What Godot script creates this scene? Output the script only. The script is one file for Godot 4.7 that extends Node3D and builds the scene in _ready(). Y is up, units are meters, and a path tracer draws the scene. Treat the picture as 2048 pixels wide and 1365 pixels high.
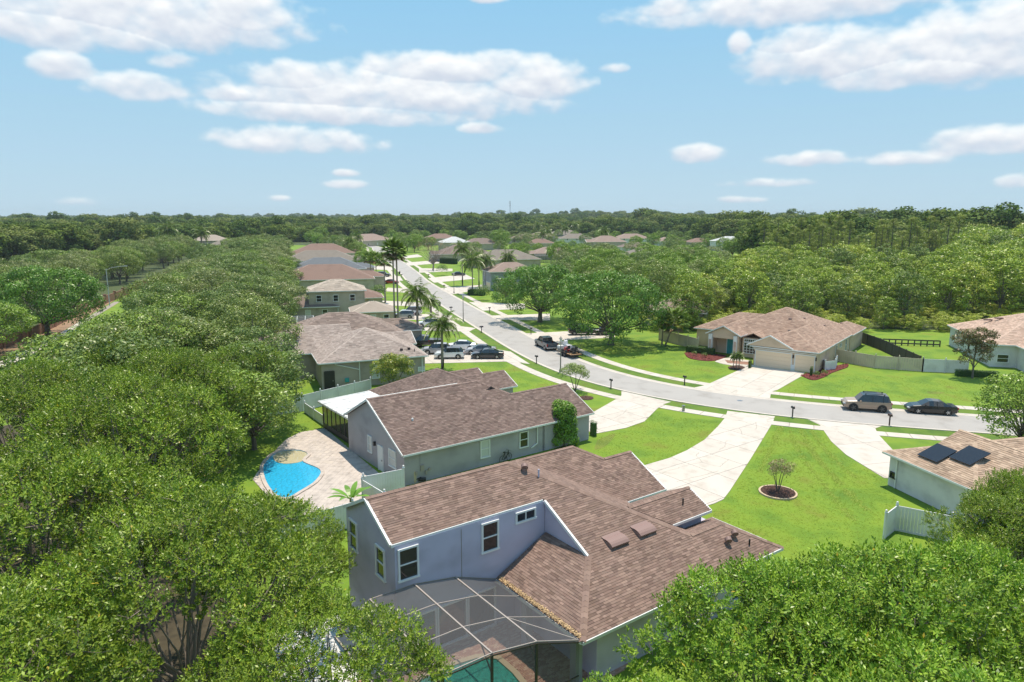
extends Node3D
# A suburban street seen from the air: houses in a row, a curving road, oaks, a wood to the right.

class MB:
	var v := PackedVector3Array()
	var n := PackedVector3Array()
	var c := PackedColorArray()
	var ix := PackedInt32Array()
	var col := Color(1, 1, 1)
	func tri(a: Vector3, b: Vector3, d: Vector3) -> void:
		var nn := (b - a).cross(d - a).normalized()
		var k := v.size()
		v.append(a); v.append(b); v.append(d)
		n.append(nn); n.append(nn); n.append(nn)
		c.append(col); c.append(col); c.append(col)
		ix.append(k); ix.append(k + 2); ix.append(k + 1)
	func quad(a: Vector3, b: Vector3, d: Vector3, e: Vector3) -> void:
		var nn := (d - a).cross(e - b).normalized()
		var k := v.size()
		v.append(a); v.append(b); v.append(d); v.append(e)
		for j in 4:
			n.append(nn); c.append(col)
		ix.append(k); ix.append(k + 2); ix.append(k + 1)
		ix.append(k); ix.append(k + 3); ix.append(k + 2)
	func box(at: Vector3, s: Vector3, b := Basis()) -> void:
		var x := b.x * s.x * 0.5
		var y := b.y * s.y * 0.5
		var z := b.z * s.z * 0.5
		quad(at - x - y + z, at + x - y + z, at + x + y + z, at - x + y + z)
		quad(at + x - y - z, at - x - y - z, at - x + y - z, at + x + y - z)
		quad(at + x - y + z, at + x - y - z, at + x + y - z, at + x + y + z)
		quad(at - x - y - z, at - x - y + z, at - x + y + z, at - x + y - z)
		quad(at - x + y + z, at + x + y + z, at + x + y - z, at - x + y - z)
		quad(at - x - y - z, at + x - y - z, at + x - y + z, at - x - y + z)
	func bar(a: Vector3, b: Vector3, w: float, h: float) -> void:
		var f := (b - a)
		var l := f.length()
		if l < 0.001:
			return
		f /= l
		var up := Vector3.UP if absf(f.y) < 0.95 else Vector3.RIGHT
		var s := f.cross(up).normalized()
		box((a + b) * 0.5, Vector3(w, h, l), Basis(s, s.cross(f).normalized(), -f))
	func prism(pts: PackedVector2Array, y0: float, y1: float, sides := true) -> void:
		var p := pts
		if Geometry2D.is_polygon_clockwise(p):
			p = p.duplicate()
			p.reverse()
		var t := Geometry2D.triangulate_polygon(p)
		for j in range(0, t.size(), 3):
			var a := Vector3(p[t[j]].x, y1, p[t[j]].y)
			var b := Vector3(p[t[j + 1]].x, y1, p[t[j + 1]].y)
			var d := Vector3(p[t[j + 2]].x, y1, p[t[j + 2]].y)
			if (b - a).cross(d - a).y < 0.0:
				tri(a, d, b)
			else:
				tri(a, b, d)
		if sides:
			for j in p.size():
				var a := p[j]
				var b := p[(j + 1) % p.size()]
				var s := Vector3(a.x, y0, a.y)
				var e := Vector3(b.x, y0, b.y)
				var su := Vector3(a.x, y1, a.y)
				var eu := Vector3(b.x, y1, b.y)
				quad(e, s, su, eu)
	func tube(pts: PackedVector3Array, r: PackedFloat32Array, k := 6, cap := true) -> void:
		var first := v.size()
		var up := Vector3(0.13, 0.2, 1).normalized()
		for j in pts.size():
			var f: Vector3 = (pts[mini(j + 1, pts.size() - 1)] - pts[maxi(j - 1, 0)]).normalized()
			var s := f.cross(up)
			if s.length() < 0.1:
				s = f.cross(Vector3.RIGHT)
			s = s.normalized()
			var t := s.cross(f).normalized()
			for m in k:
				var a := TAU * m / k
				var d := s * cos(a) + t * sin(a)
				v.append(pts[j] + d * r[j]); n.append(d); c.append(col)
		for j in pts.size() - 1:
			for m in k:
				var a := first + j * k + m
				var b := first + j * k + (m + 1) % k
				ix.append(a); ix.append(b); ix.append(a + k)
				ix.append(b); ix.append(b + k); ix.append(a + k)
		if cap:
			for q in [0, pts.size() - 1]:
				var k0 := v.size()
				var f: Vector3 = (pts[1] - pts[0]).normalized() * (-1.0 if q == 0 else 1.0)
				if q > 0:
					f = (pts[q] - pts[q - 1]).normalized()
				for m in k:
					v.append(v[first + q * k + m]); n.append(f); c.append(col)
				for m in range(1, k - 1):
					ix.append(k0); ix.append(k0 + m + (1 if q == 0 else 0)); ix.append(k0 + m + (0 if q == 0 else 1))
	func lathe(at: Vector3, prof: PackedVector2Array, k := 12) -> void:
		for j in prof.size() - 1:
			for m in k:
				var a := TAU * m / k
				var b := TAU * (m + 1) / k
				var p0 := prof[j]
				var p1 := prof[j + 1]
				quad(at + Vector3(cos(b) * p0.x, p0.y, sin(b) * p0.x), at + Vector3(cos(a) * p0.x, p0.y, sin(a) * p0.x), at + Vector3(cos(a) * p1.x, p1.y, sin(a) * p1.x), at + Vector3(cos(b) * p1.x, p1.y, sin(b) * p1.x))
	func leaf(p: Vector3, ax: Vector3, nn: Vector3, sn: Vector3, l: float, w: float) -> void:
		var s := ax.cross(nn).normalized() * (w * 0.5)
		var k := v.size()
		var m := p + ax * (l * 0.45) + nn * (l * 0.06)
		v.append(p); v.append(m - s); v.append(p + ax * l); v.append(m + s)
		n.append(sn); n.append(sn); n.append(sn); n.append(sn)
		c.append(col); c.append(col); c.append(col); c.append(col)
		ix.append(k); ix.append(k + 1); ix.append(k + 2)
		ix.append(k); ix.append(k + 2); ix.append(k + 3)
	func mesh(m: Material = null) -> ArrayMesh:
		var a := []
		a.resize(Mesh.ARRAY_MAX)
		a[Mesh.ARRAY_VERTEX] = v
		a[Mesh.ARRAY_NORMAL] = n
		a[Mesh.ARRAY_COLOR] = c
		a[Mesh.ARRAY_INDEX] = ix
		var r := ArrayMesh.new()
		r.add_surface_from_arrays(Mesh.PRIMITIVE_TRIANGLES, a)
		if m:
			r.surface_set_material(0, m)
		return r

var M := {}
var T := {}
var used := {}
var rng := RandomNumberGenerator.new()

func numbered(s: String) -> String:
	if not used.has(s):
		used[s] = 0
		return s
	used[s] += 1
	return "%s_%03d" % [s, used[s]]

func tag(o: Node, label: String, category: String, group := "", kind := "") -> Node:
	o.set_meta("label", label)
	o.set_meta("category", category)
	if group != "":
		o.set_meta("group", group)
	if kind != "":
		o.set_meta("kind", kind)
	return o

func thing(called: String, label: String, category: String, at := Vector3.ZERO, turn := 0.0, group := "") -> Node3D:
	var o := Node3D.new()
	o.name = numbered(called)
	add_child(o)
	o.position = at
	o.rotation.y = turn
	tag(o, label, category, group)
	return o

func part(parent: Node3D, called: String, b: MB, m: Material, at := Vector3.ZERO) -> MeshInstance3D:
	return share(parent, called, b.mesh(m), at)

func share(parent: Node3D, called: String, me: Mesh, at := Vector3.ZERO, turn := 0.0) -> MeshInstance3D:
	var o := MeshInstance3D.new()
	o.name = called
	o.mesh = me
	o.position = at
	o.rotation.y = turn
	parent.add_child(o, true)
	return o

func struct(called: String, b: MB, m: Material) -> MeshInstance3D:
	var o := MeshInstance3D.new()
	o.name = numbered(called)
	o.mesh = b.mesh(m)
	add_child(o)
	o.set_meta("kind", "structure")
	return o

func copy_of(o: Node3D, at: Vector3, turn: float, s := 1.0, label := "") -> Node3D:
	var base := String(o.name)
	if base.length() > 4 and base[-4] == "_":
		base = base.left(-4)
	var r: Node3D = o.duplicate()
	r.name = numbered(base)
	add_child(r)
	r.position = at
	r.rotation = Vector3(0, turn, 0)
	r.scale = Vector3.ONE * s
	if label != "":
		r.set_meta("label", label)
	return r

# ---- textures and materials -------------------------------------------------
func noise_image(size: int, freq: float, octaves: int, sd: int, kind := FastNoiseLite.TYPE_SIMPLEX_SMOOTH) -> Image:
	var f := FastNoiseLite.new()
	f.noise_type = kind
	f.frequency = freq
	f.fractal_octaves = octaves
	f.seed = sd
	return f.get_seamless_image(size, size)

# stops: [[position 0..1, linear colour], ...]
func ramp_texture(size: int, freq: float, octaves: int, sd: int, stops: Array) -> ImageTexture:
	var im := noise_image(size, freq, octaves, sd)
	im.convert(Image.FORMAT_L8)
	var src := im.get_data()
	var lut := PackedByteArray()
	lut.resize(768)
	for i in 256:
		var t := i / 255.0
		var col: Color = stops[0][1]
		for k in stops.size() - 1:
			if t >= stops[k][0]:
				col = (stops[k][1] as Color).lerp(stops[k + 1][1], clampf((t - stops[k][0]) / maxf(stops[k + 1][0] - stops[k][0], 0.001), 0, 1))
		col = col.linear_to_srgb()
		lut[i * 3] = int(clampf(col.r, 0, 1) * 255.0)
		lut[i * 3 + 1] = int(clampf(col.g, 0, 1) * 255.0)
		lut[i * 3 + 2] = int(clampf(col.b, 0, 1) * 255.0)
	var dst := PackedByteArray()
	dst.resize(size * size * 3)
	for i in src.size():
		var s := src[i] * 3
		var d := i * 3
		dst[d] = lut[s]
		dst[d + 1] = lut[s + 1]
		dst[d + 2] = lut[s + 2]
	return ImageTexture.create_from_image(Image.create_from_data(size, size, false, Image.FORMAT_RGB8, dst))

func grey(a: float) -> Color:
	return Color(a, a, a)

func mat(called: String, c: Color, rough := 0.8, tex: Texture2D = null, period := 4.0, over: Texture2D = null, over_period := 20.0) -> StandardMaterial3D:
	var m := StandardMaterial3D.new()
	m.resource_name = called
	m.albedo_color = c.linear_to_srgb()
	m.roughness = rough
	if tex:
		m.albedo_texture = tex
		m.uv1_triplanar = true
		m.uv1_world_triplanar = true
		m.uv1_triplanar_sharpness = 4.0
		m.uv1_scale = Vector3.ONE / period
	if over:
		m.detail_enabled = true
		m.detail_albedo = over
		m.detail_blend_mode = BaseMaterial3D.BLEND_MODE_MUL
		m.detail_uv_layer = BaseMaterial3D.DETAIL_UV_2
		m.uv2_triplanar = true
		m.uv2_world_triplanar = true
		m.uv2_scale = Vector3.ONE / over_period
	M[called] = m
	return m

func vmat(called: String, rough := 0.8, back := Color(0, 0, 0)) -> StandardMaterial3D:
	var m := mat(called, Color(1, 1, 1), rough)
	m.vertex_color_use_as_albedo = true
	if back.get_luminance() > 0.0:
		m.backlight_enabled = true
		m.backlight = back.linear_to_srgb()
	return m

func bumpy(m: StandardMaterial3D, tex: Texture2D, cm: float) -> StandardMaterial3D:
	m.heightmap_enabled = true
	m.heightmap_texture = tex
	m.heightmap_scale = cm
	return m

func _ready() -> void:
	set_light()
	make_materials()
	make_materials_2()
	make_materials_3()
	make_materials_4()
	make_materials_5()
	make_ground()
	make_hills()
	make_houses()
	make_yards()
	make_cars()
	make_street()
	make_trees()
	make_plants()
	make_grass()

func set_light() -> void:
	var cam := Camera3D.new()
	cam.name = "camera"
	cam.fov = 52.303
	cam.position = Vector3(0, 21.0, 0)
	cam.rotation_degrees = Vector3(-10.176, 0, 0)
	cam.near = 0.5
	cam.far = 12000.0
	add_child(cam)
	cam.current = true
	var env := Environment.new()
	env.background_mode = Environment.BG_SKY
	env.tonemap_mode = Environment.TONE_MAPPER_LINEAR
	env.tonemap_exposure = 1.1
	env.sky = Sky.new()
	var pano := PanoramaSkyMaterial.new()
	pano.panorama = sky_picture()
	env.sky.sky_material = pano
	env.sdfgi_enabled = true
	env.ssao_enabled = true
	env.ssil_enabled = true
	env.fog_enabled = true
	env.fog_density = 0.00010
	env.fog_light_color = Color(0.90, 0.96, 1.0)
	var we := WorldEnvironment.new()
	we.name = "environment"
	we.environment = env
	add_child(we)
	var sun := DirectionalLight3D.new()
	sun.name = "sun"
	sun.light_energy = 1.6
	sun.light_color = Color(1.0, 0.95, 0.875)
	sun.light_angular_distance = 0.53
	sun.shadow_enabled = true
	add_child(sun)
	sun.look_at_from_position(Vector3.ZERO, Vector3(-0.10, -1.0, 0.25))

# ---- sky: air and fair-weather clouds ---------------------------------------
func sky_row(el: float) -> Color:
	var hz := Color8(189, 214, 227)
	var mid := Color8(143, 196, 231)
	var zen := Color8(118, 176, 226)
	var t := clampf(el / 17.0, 0, 1)
	if el < 17.0:
		return hz.lerp(mid, pow(t, 0.9))
	return mid.lerp(zen, clampf((el - 17.0) / 60.0, 0, 1))

func cloud_blobs(im: Image, w: int, h: int, blobs: Array, noise: FastNoiseLite, soft: FastNoiseLite) -> void:
	# blobs: [centre azimuth and elevation, half width, half height, density], degrees
	var a0 := 999.0; var a1 := -999.0; var e0 := 999.0; var e1 := -999.0
	for b in blobs:
		a0 = minf(a0, b[0].x - b[1] * 1.25); a1 = maxf(a1, b[0].x + b[1] * 1.25)
		e0 = minf(e0, b[0].y - b[2] * 1.3); e1 = maxf(e1, b[0].y + b[2] * 1.4)
	e0 = maxf(e0, 0.2)
	var x0 := int(a0 / 360.0 * w)
	var x1 := int(a1 / 360.0 * w)
	var y0 := int((90.0 - e1) / 180.0 * h)
	var y1 := int((90.0 - e0) / 180.0 * h)
	for y in range(maxi(y0, 0), y1 + 1):
		var el := 90.0 - (y + 0.5) / h * 180.0
		for x in range(x0, x1 + 1):
			var az := (x + 0.5) / w * 360.0
			var f := 0.0
			var hi := 0.0
			var warp := soft.get_noise_2d(az * 3.0, el * 5.0)
			for b in blobs:
				var u: float = (az - b[0].x) / b[1]
				var t: float = (el - b[0].y) / b[2]
				if t < 0.0:
					t *= 1.25
				var q: float = 1.0 - u * u - t * t
				if q > -0.6:
					q = (q + warp * 0.3) * b[3]
					if q > f:
						f = q
						hi = t
			if f <= 0.0:
				continue
			var nz := noise.get_noise_2d(az * 3.6, el * 6.4)
			var q0 := f * 1.1 + nz * 0.5
			var d := smoothstep(0.0, 0.62, q0)
			if d <= 0.003:
				continue
			# sunlit tops, greyer flat bases, lumps
			# billows thin out upwards: the lit side of each lump
			var lump := nz - noise.get_noise_2d(az * 3.6, (el + 0.6) * 6.4)
			var tone := clampf(0.5 + hi * 0.66 + lump * 0.42, 0.0, 1.0)
			var col := Color8(205, 212, 225).lerp(Color8(252, 252, 251), tone)
			var px := posmod(x, w)
			im.set_pixel(px, y, im.get_pixel(px, y).lerp(col, d * clampf(0.45 + q0 * 0.5, 0, 0.95)))

func sky_picture() -> ImageTexture:
	var w := 4096
	var h := 2048
	var small := Image.create(1024, 512, false, Image.FORMAT_RGB8)
	for y in 512:
		small.fill_rect(Rect2i(0, y, 1024, 1), sky_row(90.0 - (y + 0.5) / 512.0 * 180.0) if y < 256 else Color8(150, 170, 160))
	var noise := FastNoiseLite.new()
	noise.seed = 7
	noise.frequency = 0.09
	noise.fractal_octaves = 5
	var soft := FastNoiseLite.new()
	soft.seed = 21
	soft.frequency = 0.05
	soft.fractal_octaves = 3
	var r := RandomNumberGenerator.new()
	r.seed = 5
	for k in 90:  # clouds out of view, numerous so that shaded sides get whiter light
		var az := r.randf_range(44.0, 316.0)
		var el := 6.0 + pow(r.randf(), 1.3) * 50.0
		var s := r.randf_range(0.35, 1.0) * lerpf(5.0, 16.0, el / 56.0)
		var bl := []
		for j in 4:
			bl.append([Vector2(az + r.randf_range(-1, 1) * s, el + r.randf_range(-0.15, 0.15) * s), s * r.randf_range(0.5, 1.0), s * r.randf_range(0.18, 0.32), 1.0])
		cloud_blobs(small, 1024, 512, bl, noise, soft)
	small.resize(w, h, Image.INTERPOLATE_BILINEAR)
	for y in range(h / 2 - 260, h / 2):
		var c := sky_row(90.0 - (y + 0.5) / h * 180.0)
		small.fill_rect(Rect2i(0, y, 460, 1), c)
		small.fill_rect(Rect2i(w - 460, y, 460, 1), c)
	var k := 1390.0 * PI / 180.0
	var clouds := [
		[[Vector2(-27.54, 13.49), 345, 72, 1.0], [Vector2(-20.47, 14.22), 120, 62, 1.0], [Vector2(-31.45, 11.96), 210, 42, 1.0]],
		[[Vector2(-31.62, 9.68), 54, 27, 1.0]], [[Vector2(-24.83, 10.72), 50, 19, 0.8]], [[Vector2(-27.20, 8.77), 92, 28, 0.85]],
		[[Vector2(-9.14, 9.22), 385, 66, 1.0], [Vector2(-16.19, 10.02), 140, 38, 1.0], [Vector2(-4.84, 10.89), 250, 44, 1.0], [Vector2(1.41, 10.24), 140, 52, 1.0], [Vector2(-12.61, 7.81), 300, 30, 0.9], [Vector2(-21.18, 8.78), 56, 20, 0.9], [Vector2(7.81, 11.18), 36, 12, 0.6]],
		[[Vector2(-16.79, 5.57), 180, 31, 0.85]], [[Vector2(-2.54, 6.80), 50, 14, 0.9]],
		[[Vector2(-13.02, 3.31), 32, 9, 0.8], [Vector2(-13.20, 2.47), 54, 11, 0.7]], [[Vector2(-18.29, 1.36), 28, 7, 0.6]], [[Vector2(-31.37, 0.95), 60, 9, 0.35]],
		[[Vector2(20.51, 14.63), 335, 44, 1.0], [Vector2(12.38, 15.03), 90, 26, 0.9]], [[Vector2(17.12, 12.49), 27, 25, 1.0]],
		[[Vector2(24.39, 11.08), 200, 58, 1.0], [Vector2(21.36, 12.12), 90, 36, 1.0], [Vector2(32.44, 10.89), 220, 82, 1.0], [Vector2(29.43, 9.74), 190, 40, 1.0]],
		[[Vector2(14.50, 4.71), 66, 23, 1.0]], [[Vector2(22.32, 4.11), 84, 17, 0.9]], [[Vector2(28.44, 3.97), 84, 17, 0.75]], [[Vector2(33.47, 4.86), 112, 30, 0.9]],
		[[Vector2(35.51, 2.16), 42, 18, 0.8]], [[Vector2(19.56, 2.50), 100, 10, 0.45]], [[Vector2(17.75, 1.25), 54, 8, 0.7]], [[Vector2(-1.88, 16.03), 44, 9, 0.9]],
	]
	for cl in clouds:
		for b in cl:
			b[1] = b[1] / k
			b[2] = b[2] / k * 1.02
		cloud_blobs(small, w, h, cl, noise, soft)
	return ImageTexture.create_from_image(small)

func make_materials() -> void:
	T.grain = ramp_texture(256, 0.12, 3, 3, [[0.0, grey(0.62)], [0.5, grey(0.86)], [1.0, grey(1.0)]])
	T.cloudy = ramp_texture(256, 0.012, 4, 8, [[0.0, grey(0.66)], [0.45, grey(0.9)], [1.0, grey(1.0)]])
	T.blotch = ramp_texture(256, 0.02, 5, 31, [[0.0, grey(0.45)], [0.4, grey(0.82)], [0.7, grey(1.0)], [1.0, grey(1.0)]])
	T.stain = ramp_texture(256, 0.018, 5, 61, [[0.0, Color(0.78, 0.76, 0.73)], [0.3, grey(0.92)], [0.5, grey(0.98)], [1.0, grey(1.0)]])
	T.bump = ImageTexture.create_from_image(noise_image(256, 0.1, 4, 77))
	T.lawn = ramp_texture(512, 0.16, 4, 12, [[0.0, Color(0.30, 0.42, 0.16)], [0.42, Color(0.62, 0.72, 0.42)], [0.62, Color(0.86, 0.88, 0.62)], [1.0, Color(1.0, 1.0, 0.95)]])
	T.patch = ramp_texture(512, 0.011, 5, 44, [[0.0, Color(0.5, 0.64, 0.5)], [0.36, Color(0.80, 0.86, 0.76)], [0.55, Color(1, 0.97, 0.85)], [0.72, Color(1, 0.93, 0.9)], [0.86, Color(1, 0.78, 1)], [1.0, Color(1, 0.7, 1)]])
	bumpy(mat("lawn", Color(0.225, 0.335, 0.026), 0.9, T.lawn, 2.3, T.patch, 31.0), T.bump, 1.0)
	bumpy(mat("dry_lawn", Color(0.235, 0.275, 0.05), 0.9, T.lawn, 2.3, T.patch, 31.0), T.bump, 3.0)
	bumpy(mat("verge", Color(0.16, 0.255, 0.028), 0.9, T.lawn, 1.9, T.patch, 19.0), T.bump, 3.0)
	mat("woodfloor", Color(0.075, 0.105, 0.028), 0.95, T.grain, 9.0, T.cloudy, 60.0)
	mat("asphalt", Color(0.44, 0.415, 0.39), 0.9, T.grain, 1.1, T.stain, 17.0)
	mat("concrete", Color(0.65, 0.585, 0.51), 0.85, T.grain, 1.7, T.stain, 9.0)
	mat("concrete_b", Color(0.625, 0.56, 0.49), 0.85, T.grain, 1.5, T.stain, 7.0)
	mat("concrete_c", Color(0.665, 0.60, 0.53), 0.85, T.grain, 1.9, T.stain, 11.0)
	mat("joint", Color(0.30, 0.26, 0.22), 0.95)
	mat("bark", Color(0.17, 0.145, 0.12), 0.95, T.grain, 0.9)
	mat("pale_bark", Color(0.27, 0.23, 0.19), 0.95, T.grain, 0.8)
	mat("palm_bark", Color(0.33, 0.27, 0.22), 0.95, T.grain, 0.5)
	vmat("leaves", 0.36, Color(0.30, 0.36, 0.08)).metallic_specular = 0.38
	vmat("far_leaves", 0.8, Color(0.3, 0.38, 0.1)).metallic_specular = 0.2
	vmat("grass_blade", 0.6, Color(0.4, 0.5, 0.1)).metallic_specular = 0.3
	vmat("paint_v", 0.8)

func make_materials_2() -> void:
	vmat("roof_deck", 0.95)
	M.roof_deck.albedo_texture = T.grain
	M.roof_deck.uv1_triplanar = true
	M.roof_deck.uv1_world_triplanar = true
	M.roof_deck.uv1_scale = Vector3.ONE / 2.5
	M.roof_deck.detail_enabled = true
	M.roof_deck.detail_albedo = T.stain
	M.roof_deck.detail_blend_mode = BaseMaterial3D.BLEND_MODE_MUL
	M.roof_deck.detail_uv_layer = BaseMaterial3D.DETAIL_UV_2
	M.roof_deck.uv2_triplanar = true
	M.roof_deck.uv2_world_triplanar = true
	M.roof_deck.uv2_scale = Vector3.ONE / 14.0
	vmat("shingle", 0.92)
	mat("white_trim", Color(0.74, 0.74, 0.72), 0.6)
	mat("white_vinyl", Color(0.82, 0.80, 0.82), 0.45, T.cloudy, 9.0)
	mat("tan_vinyl", Color(0.64, 0.53, 0.40), 0.55, T.cloudy, 9.0)
	bumpy(mat("blue_stucco", Color(0.65, 0.615, 0.76), 0.9, T.grain, 0.5, T.cloudy, 7.0), T.bump, 0.3)
	mat("pale_stucco", Color(0.40, 0.42, 0.45), 0.9, T.grain, 0.5, T.cloudy, 7.0)
	mat("grey_stucco", Color(0.52, 0.485, 0.51), 0.9, T.grain, 0.5, T.cloudy, 7.0)
	mat("tan_stucco", Color(0.82, 0.61, 0.44), 0.9, T.grain, 0.6, T.cloudy, 7.0)
	mat("peach_stucco", Color(0.72, 0.52, 0.43), 0.9, T.grain, 0.6, T.cloudy, 7.0)
	mat("cream_door", Color(0.86, 0.66, 0.47), 0.6)
	mat("taupe_stucco", Color(0.52, 0.44, 0.38), 0.9, T.grain, 0.6, T.cloudy, 7.0)
	mat("beige_stucco", Color(0.60, 0.51, 0.40), 0.9, T.grain, 0.6, T.cloudy, 7.0)
	mat("white_stucco", Color(0.84, 0.82, 0.83), 0.9, T.grain, 0.6, T.cloudy, 7.0)
	mat("teal_paint", Color(0.02, 0.30, 0.33), 0.4)
	mat("red_paint", Color(0.35, 0.03, 0.03), 0.4)
	var g := mat("glass", Color(0.018, 0.02, 0.022), 0.05)
	g.metallic_specular = 0.6
	mat("blind", Color(0.55, 0.56, 0.54), 0.35)
	mat("metal", Color(0.35, 0.35, 0.36), 0.35).metallic = 0.8
	mat("bronze", Color(0.045, 0.038, 0.034), 0.5)
	mat("pale_metal", Color(0.36, 0.31, 0.28), 0.5)
	mat("vent_brown", Color(0.24, 0.15, 0.13), 0.6)
	mat("dark_brown", Color(0.06, 0.035, 0.03), 0.8)
	mat("black_plastic", Color(0.02, 0.02, 0.022), 0.5)
	mat("rubber", Color(0.018, 0.018, 0.018), 0.8)
	mat("dark_wood", Color(0.09, 0.075, 0.062), 0.9, T.grain, 0.7)
	mat("red_brick", Color(0.36, 0.19, 0.13), 0.9, T.grain, 0.5, T.cloudy, 6.0)
	mat("mulch_red", Color(0.15, 0.03, 0.025), 0.95, T.blotch, 0.5)
	mat("mulch_brown", Color(0.075, 0.035, 0.024), 0.95, T.blotch, 0.4)
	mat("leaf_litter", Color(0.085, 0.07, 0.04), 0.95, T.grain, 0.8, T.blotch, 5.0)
	mat("pine_straw", Color(0.36, 0.23, 0.14), 0.95, T.blotch, 1.5, T.cloudy, 12.0)
	mat("edging", Color(0.62, 0.48, 0.33), 0.9, T.grain, 0.7)
	mat("white_panel", Color(0.80, 0.80, 0.78), 0.45, T.cloudy, 5.0)
	var s := mat("screen", Color(0.10, 0.10, 0.105), 0.8)
	s.transparency = BaseMaterial3D.TRANSPARENCY_ALPHA
	s.albedo_color.a = 0.46
	var d := mat("dark_screen", Color(0.02, 0.02, 0.02), 0.8)
	d.transparency = BaseMaterial3D.TRANSPARENCY_ALPHA
	d.albedo_color.a = 0.75
	mat("solar", Color(0.02, 0.022, 0.03), 0.15)

func make_materials_3() -> void:
	var g := mat("mirror_glass", Color(0.03, 0.035, 0.036), 0.03)
	g.metallic_specular = 1.0

func make_materials_4() -> void:
	mat("sand", Color(0.62, 0.50, 0.28), 0.7, T.grain, 0.6)
	mat("sand_stone", Color(0.66, 0.54, 0.36), 0.8, T.grain, 0.6)
	mat("paver", Color(0.64, 0.56, 0.50), 0.85, T.grain, 0.9, T.cloudy, 4.0)
	mat("paver_b", Color(0.665, 0.58, 0.505), 0.85, T.grain, 0.8, T.cloudy, 5.0)
	mat("paver_c", Color(0.62, 0.54, 0.48), 0.85, T.grain, 1.1, T.cloudy, 3.0)
	mat("pool_tile", Color(0.0, 0.44, 0.74), 0.5, T.blotch, 1.3)
	mat("teal_tile", Color(0.03, 0.38, 0.30), 0.5, T.blotch, 1.3)
	for k in [["pool_water", Color(0.1, 0.62, 0.8)], ["teal_water", Color(0.08, 0.5, 0.42)]]:
		var w := mat(k[0], k[1], 0.06)
		w.transparency = BaseMaterial3D.TRANSPARENCY_ALPHA
		w.albedo_color.a = 0.06
	mat("brick_a", Color(0.50, 0.30, 0.22), 0.9)
	mat("brick_b", Color(0.58, 0.40, 0.30), 0.9)
	mat("brick_c", Color(0.44, 0.25, 0.19), 0.9)

func paint(called: String, c: Color) -> void:
	var m := mat(called, c, 0.35)
	m.clearcoat_enabled = true
	m.clearcoat = 0.8
	m.clearcoat_roughness = 0.05

func make_materials_5() -> void:
	paint("paint_sand", Color(0.36, 0.26, 0.19))
	paint("paint_black", Color(0.008, 0.008, 0.01))
	paint("black_gloss", Color(0.012, 0.014, 0.018))
	paint("paint_navy", Color(0.008, 0.012, 0.02))
	paint("paint_white", Color(0.74, 0.75, 0.75))
	paint("paint_silver", Color(0.34, 0.34, 0.36))
	paint("paint_slate", Color(0.07, 0.085, 0.10))
	paint("paint_red", Color(0.42, 0.015, 0.02))
	paint("paint_blue", Color(0.02, 0.04, 0.25))
	mat("car_glass", Color(0.02, 0.024, 0.028), 0.04).metallic_specular = 0.8
	mat("rim", Color(0.55, 0.55, 0.56), 0.3).metallic = 0.7
	mat("rim_dark", Color(0.10, 0.095, 0.09), 0.4)
	mat("lamp_glass", Color(0.55, 0.57, 0.6), 0.08)
	mat("tail_glass", Color(0.30, 0.01, 0.012), 0.1)
	mat("plank", Color(0.42, 0.26, 0.13), 0.85, T.grain, 0.6)
	mat("lamp_grey", Color(0.22, 0.20, 0.18), 0.5)
	mat("galvanised", Color(0.5, 0.52, 0.52), 0.4)

# ---- ground, road, pavements -------------------------------------------------
var road_line := PackedVector2Array()

func smooth_line(pts: PackedVector2Array, step := 2.0) -> PackedVector2Array:
	var c := Curve2D.new()
	for i in pts.size():
		var t := (pts[mini(i + 1, pts.size() - 1)] - pts[maxi(i - 1, 0)]) / 6.0
		c.add_point(pts[i], -t if i > 0 else Vector2.ZERO, t if i < pts.size() - 1 else Vector2.ZERO)
	var out := PackedVector2Array()
	var l := c.get_baked_length()
	var k := int(l / step)
	for i in k + 1:
		out.append(c.sample_baked(l * i / k, true))
	return out

func offset_line(line: PackedVector2Array, d: float) -> PackedVector2Array:
	# d > 0: to the left hand of someone who walks along the line (x right, z towards the viewer)
	var out := PackedVector2Array()
	for i in line.size():
		var t := (line[mini(i + 1, line.size() - 1)] - line[maxi(i - 1, 0)]).normalized()
		out.append(line[i] + Vector2(t.y, -t.x) * d)
	return out

func strip(b: MB, l0: PackedVector2Array, y0: float, l1: PackedVector2Array, y1: float, from := 0, to := -1) -> void:
	# l0 lies to the right hand of l1
	if to < 0:
		to = l0.size() - 1
	for i in range(from, to):
		b.quad(Vector3(l0[i].x, y0, l0[i].y), Vector3(l0[i + 1].x, y0, l0[i + 1].y), Vector3(l1[i + 1].x, y1, l1[i + 1].y), Vector3(l1[i].x, y1, l1[i].y))

func flat(called: String, pts: PackedVector2Array, y: float, m: Material) -> MeshInstance3D:
	var b := MB.new()
	b.prism(pts, y, y, false)
	return struct(called, b, m)

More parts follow.
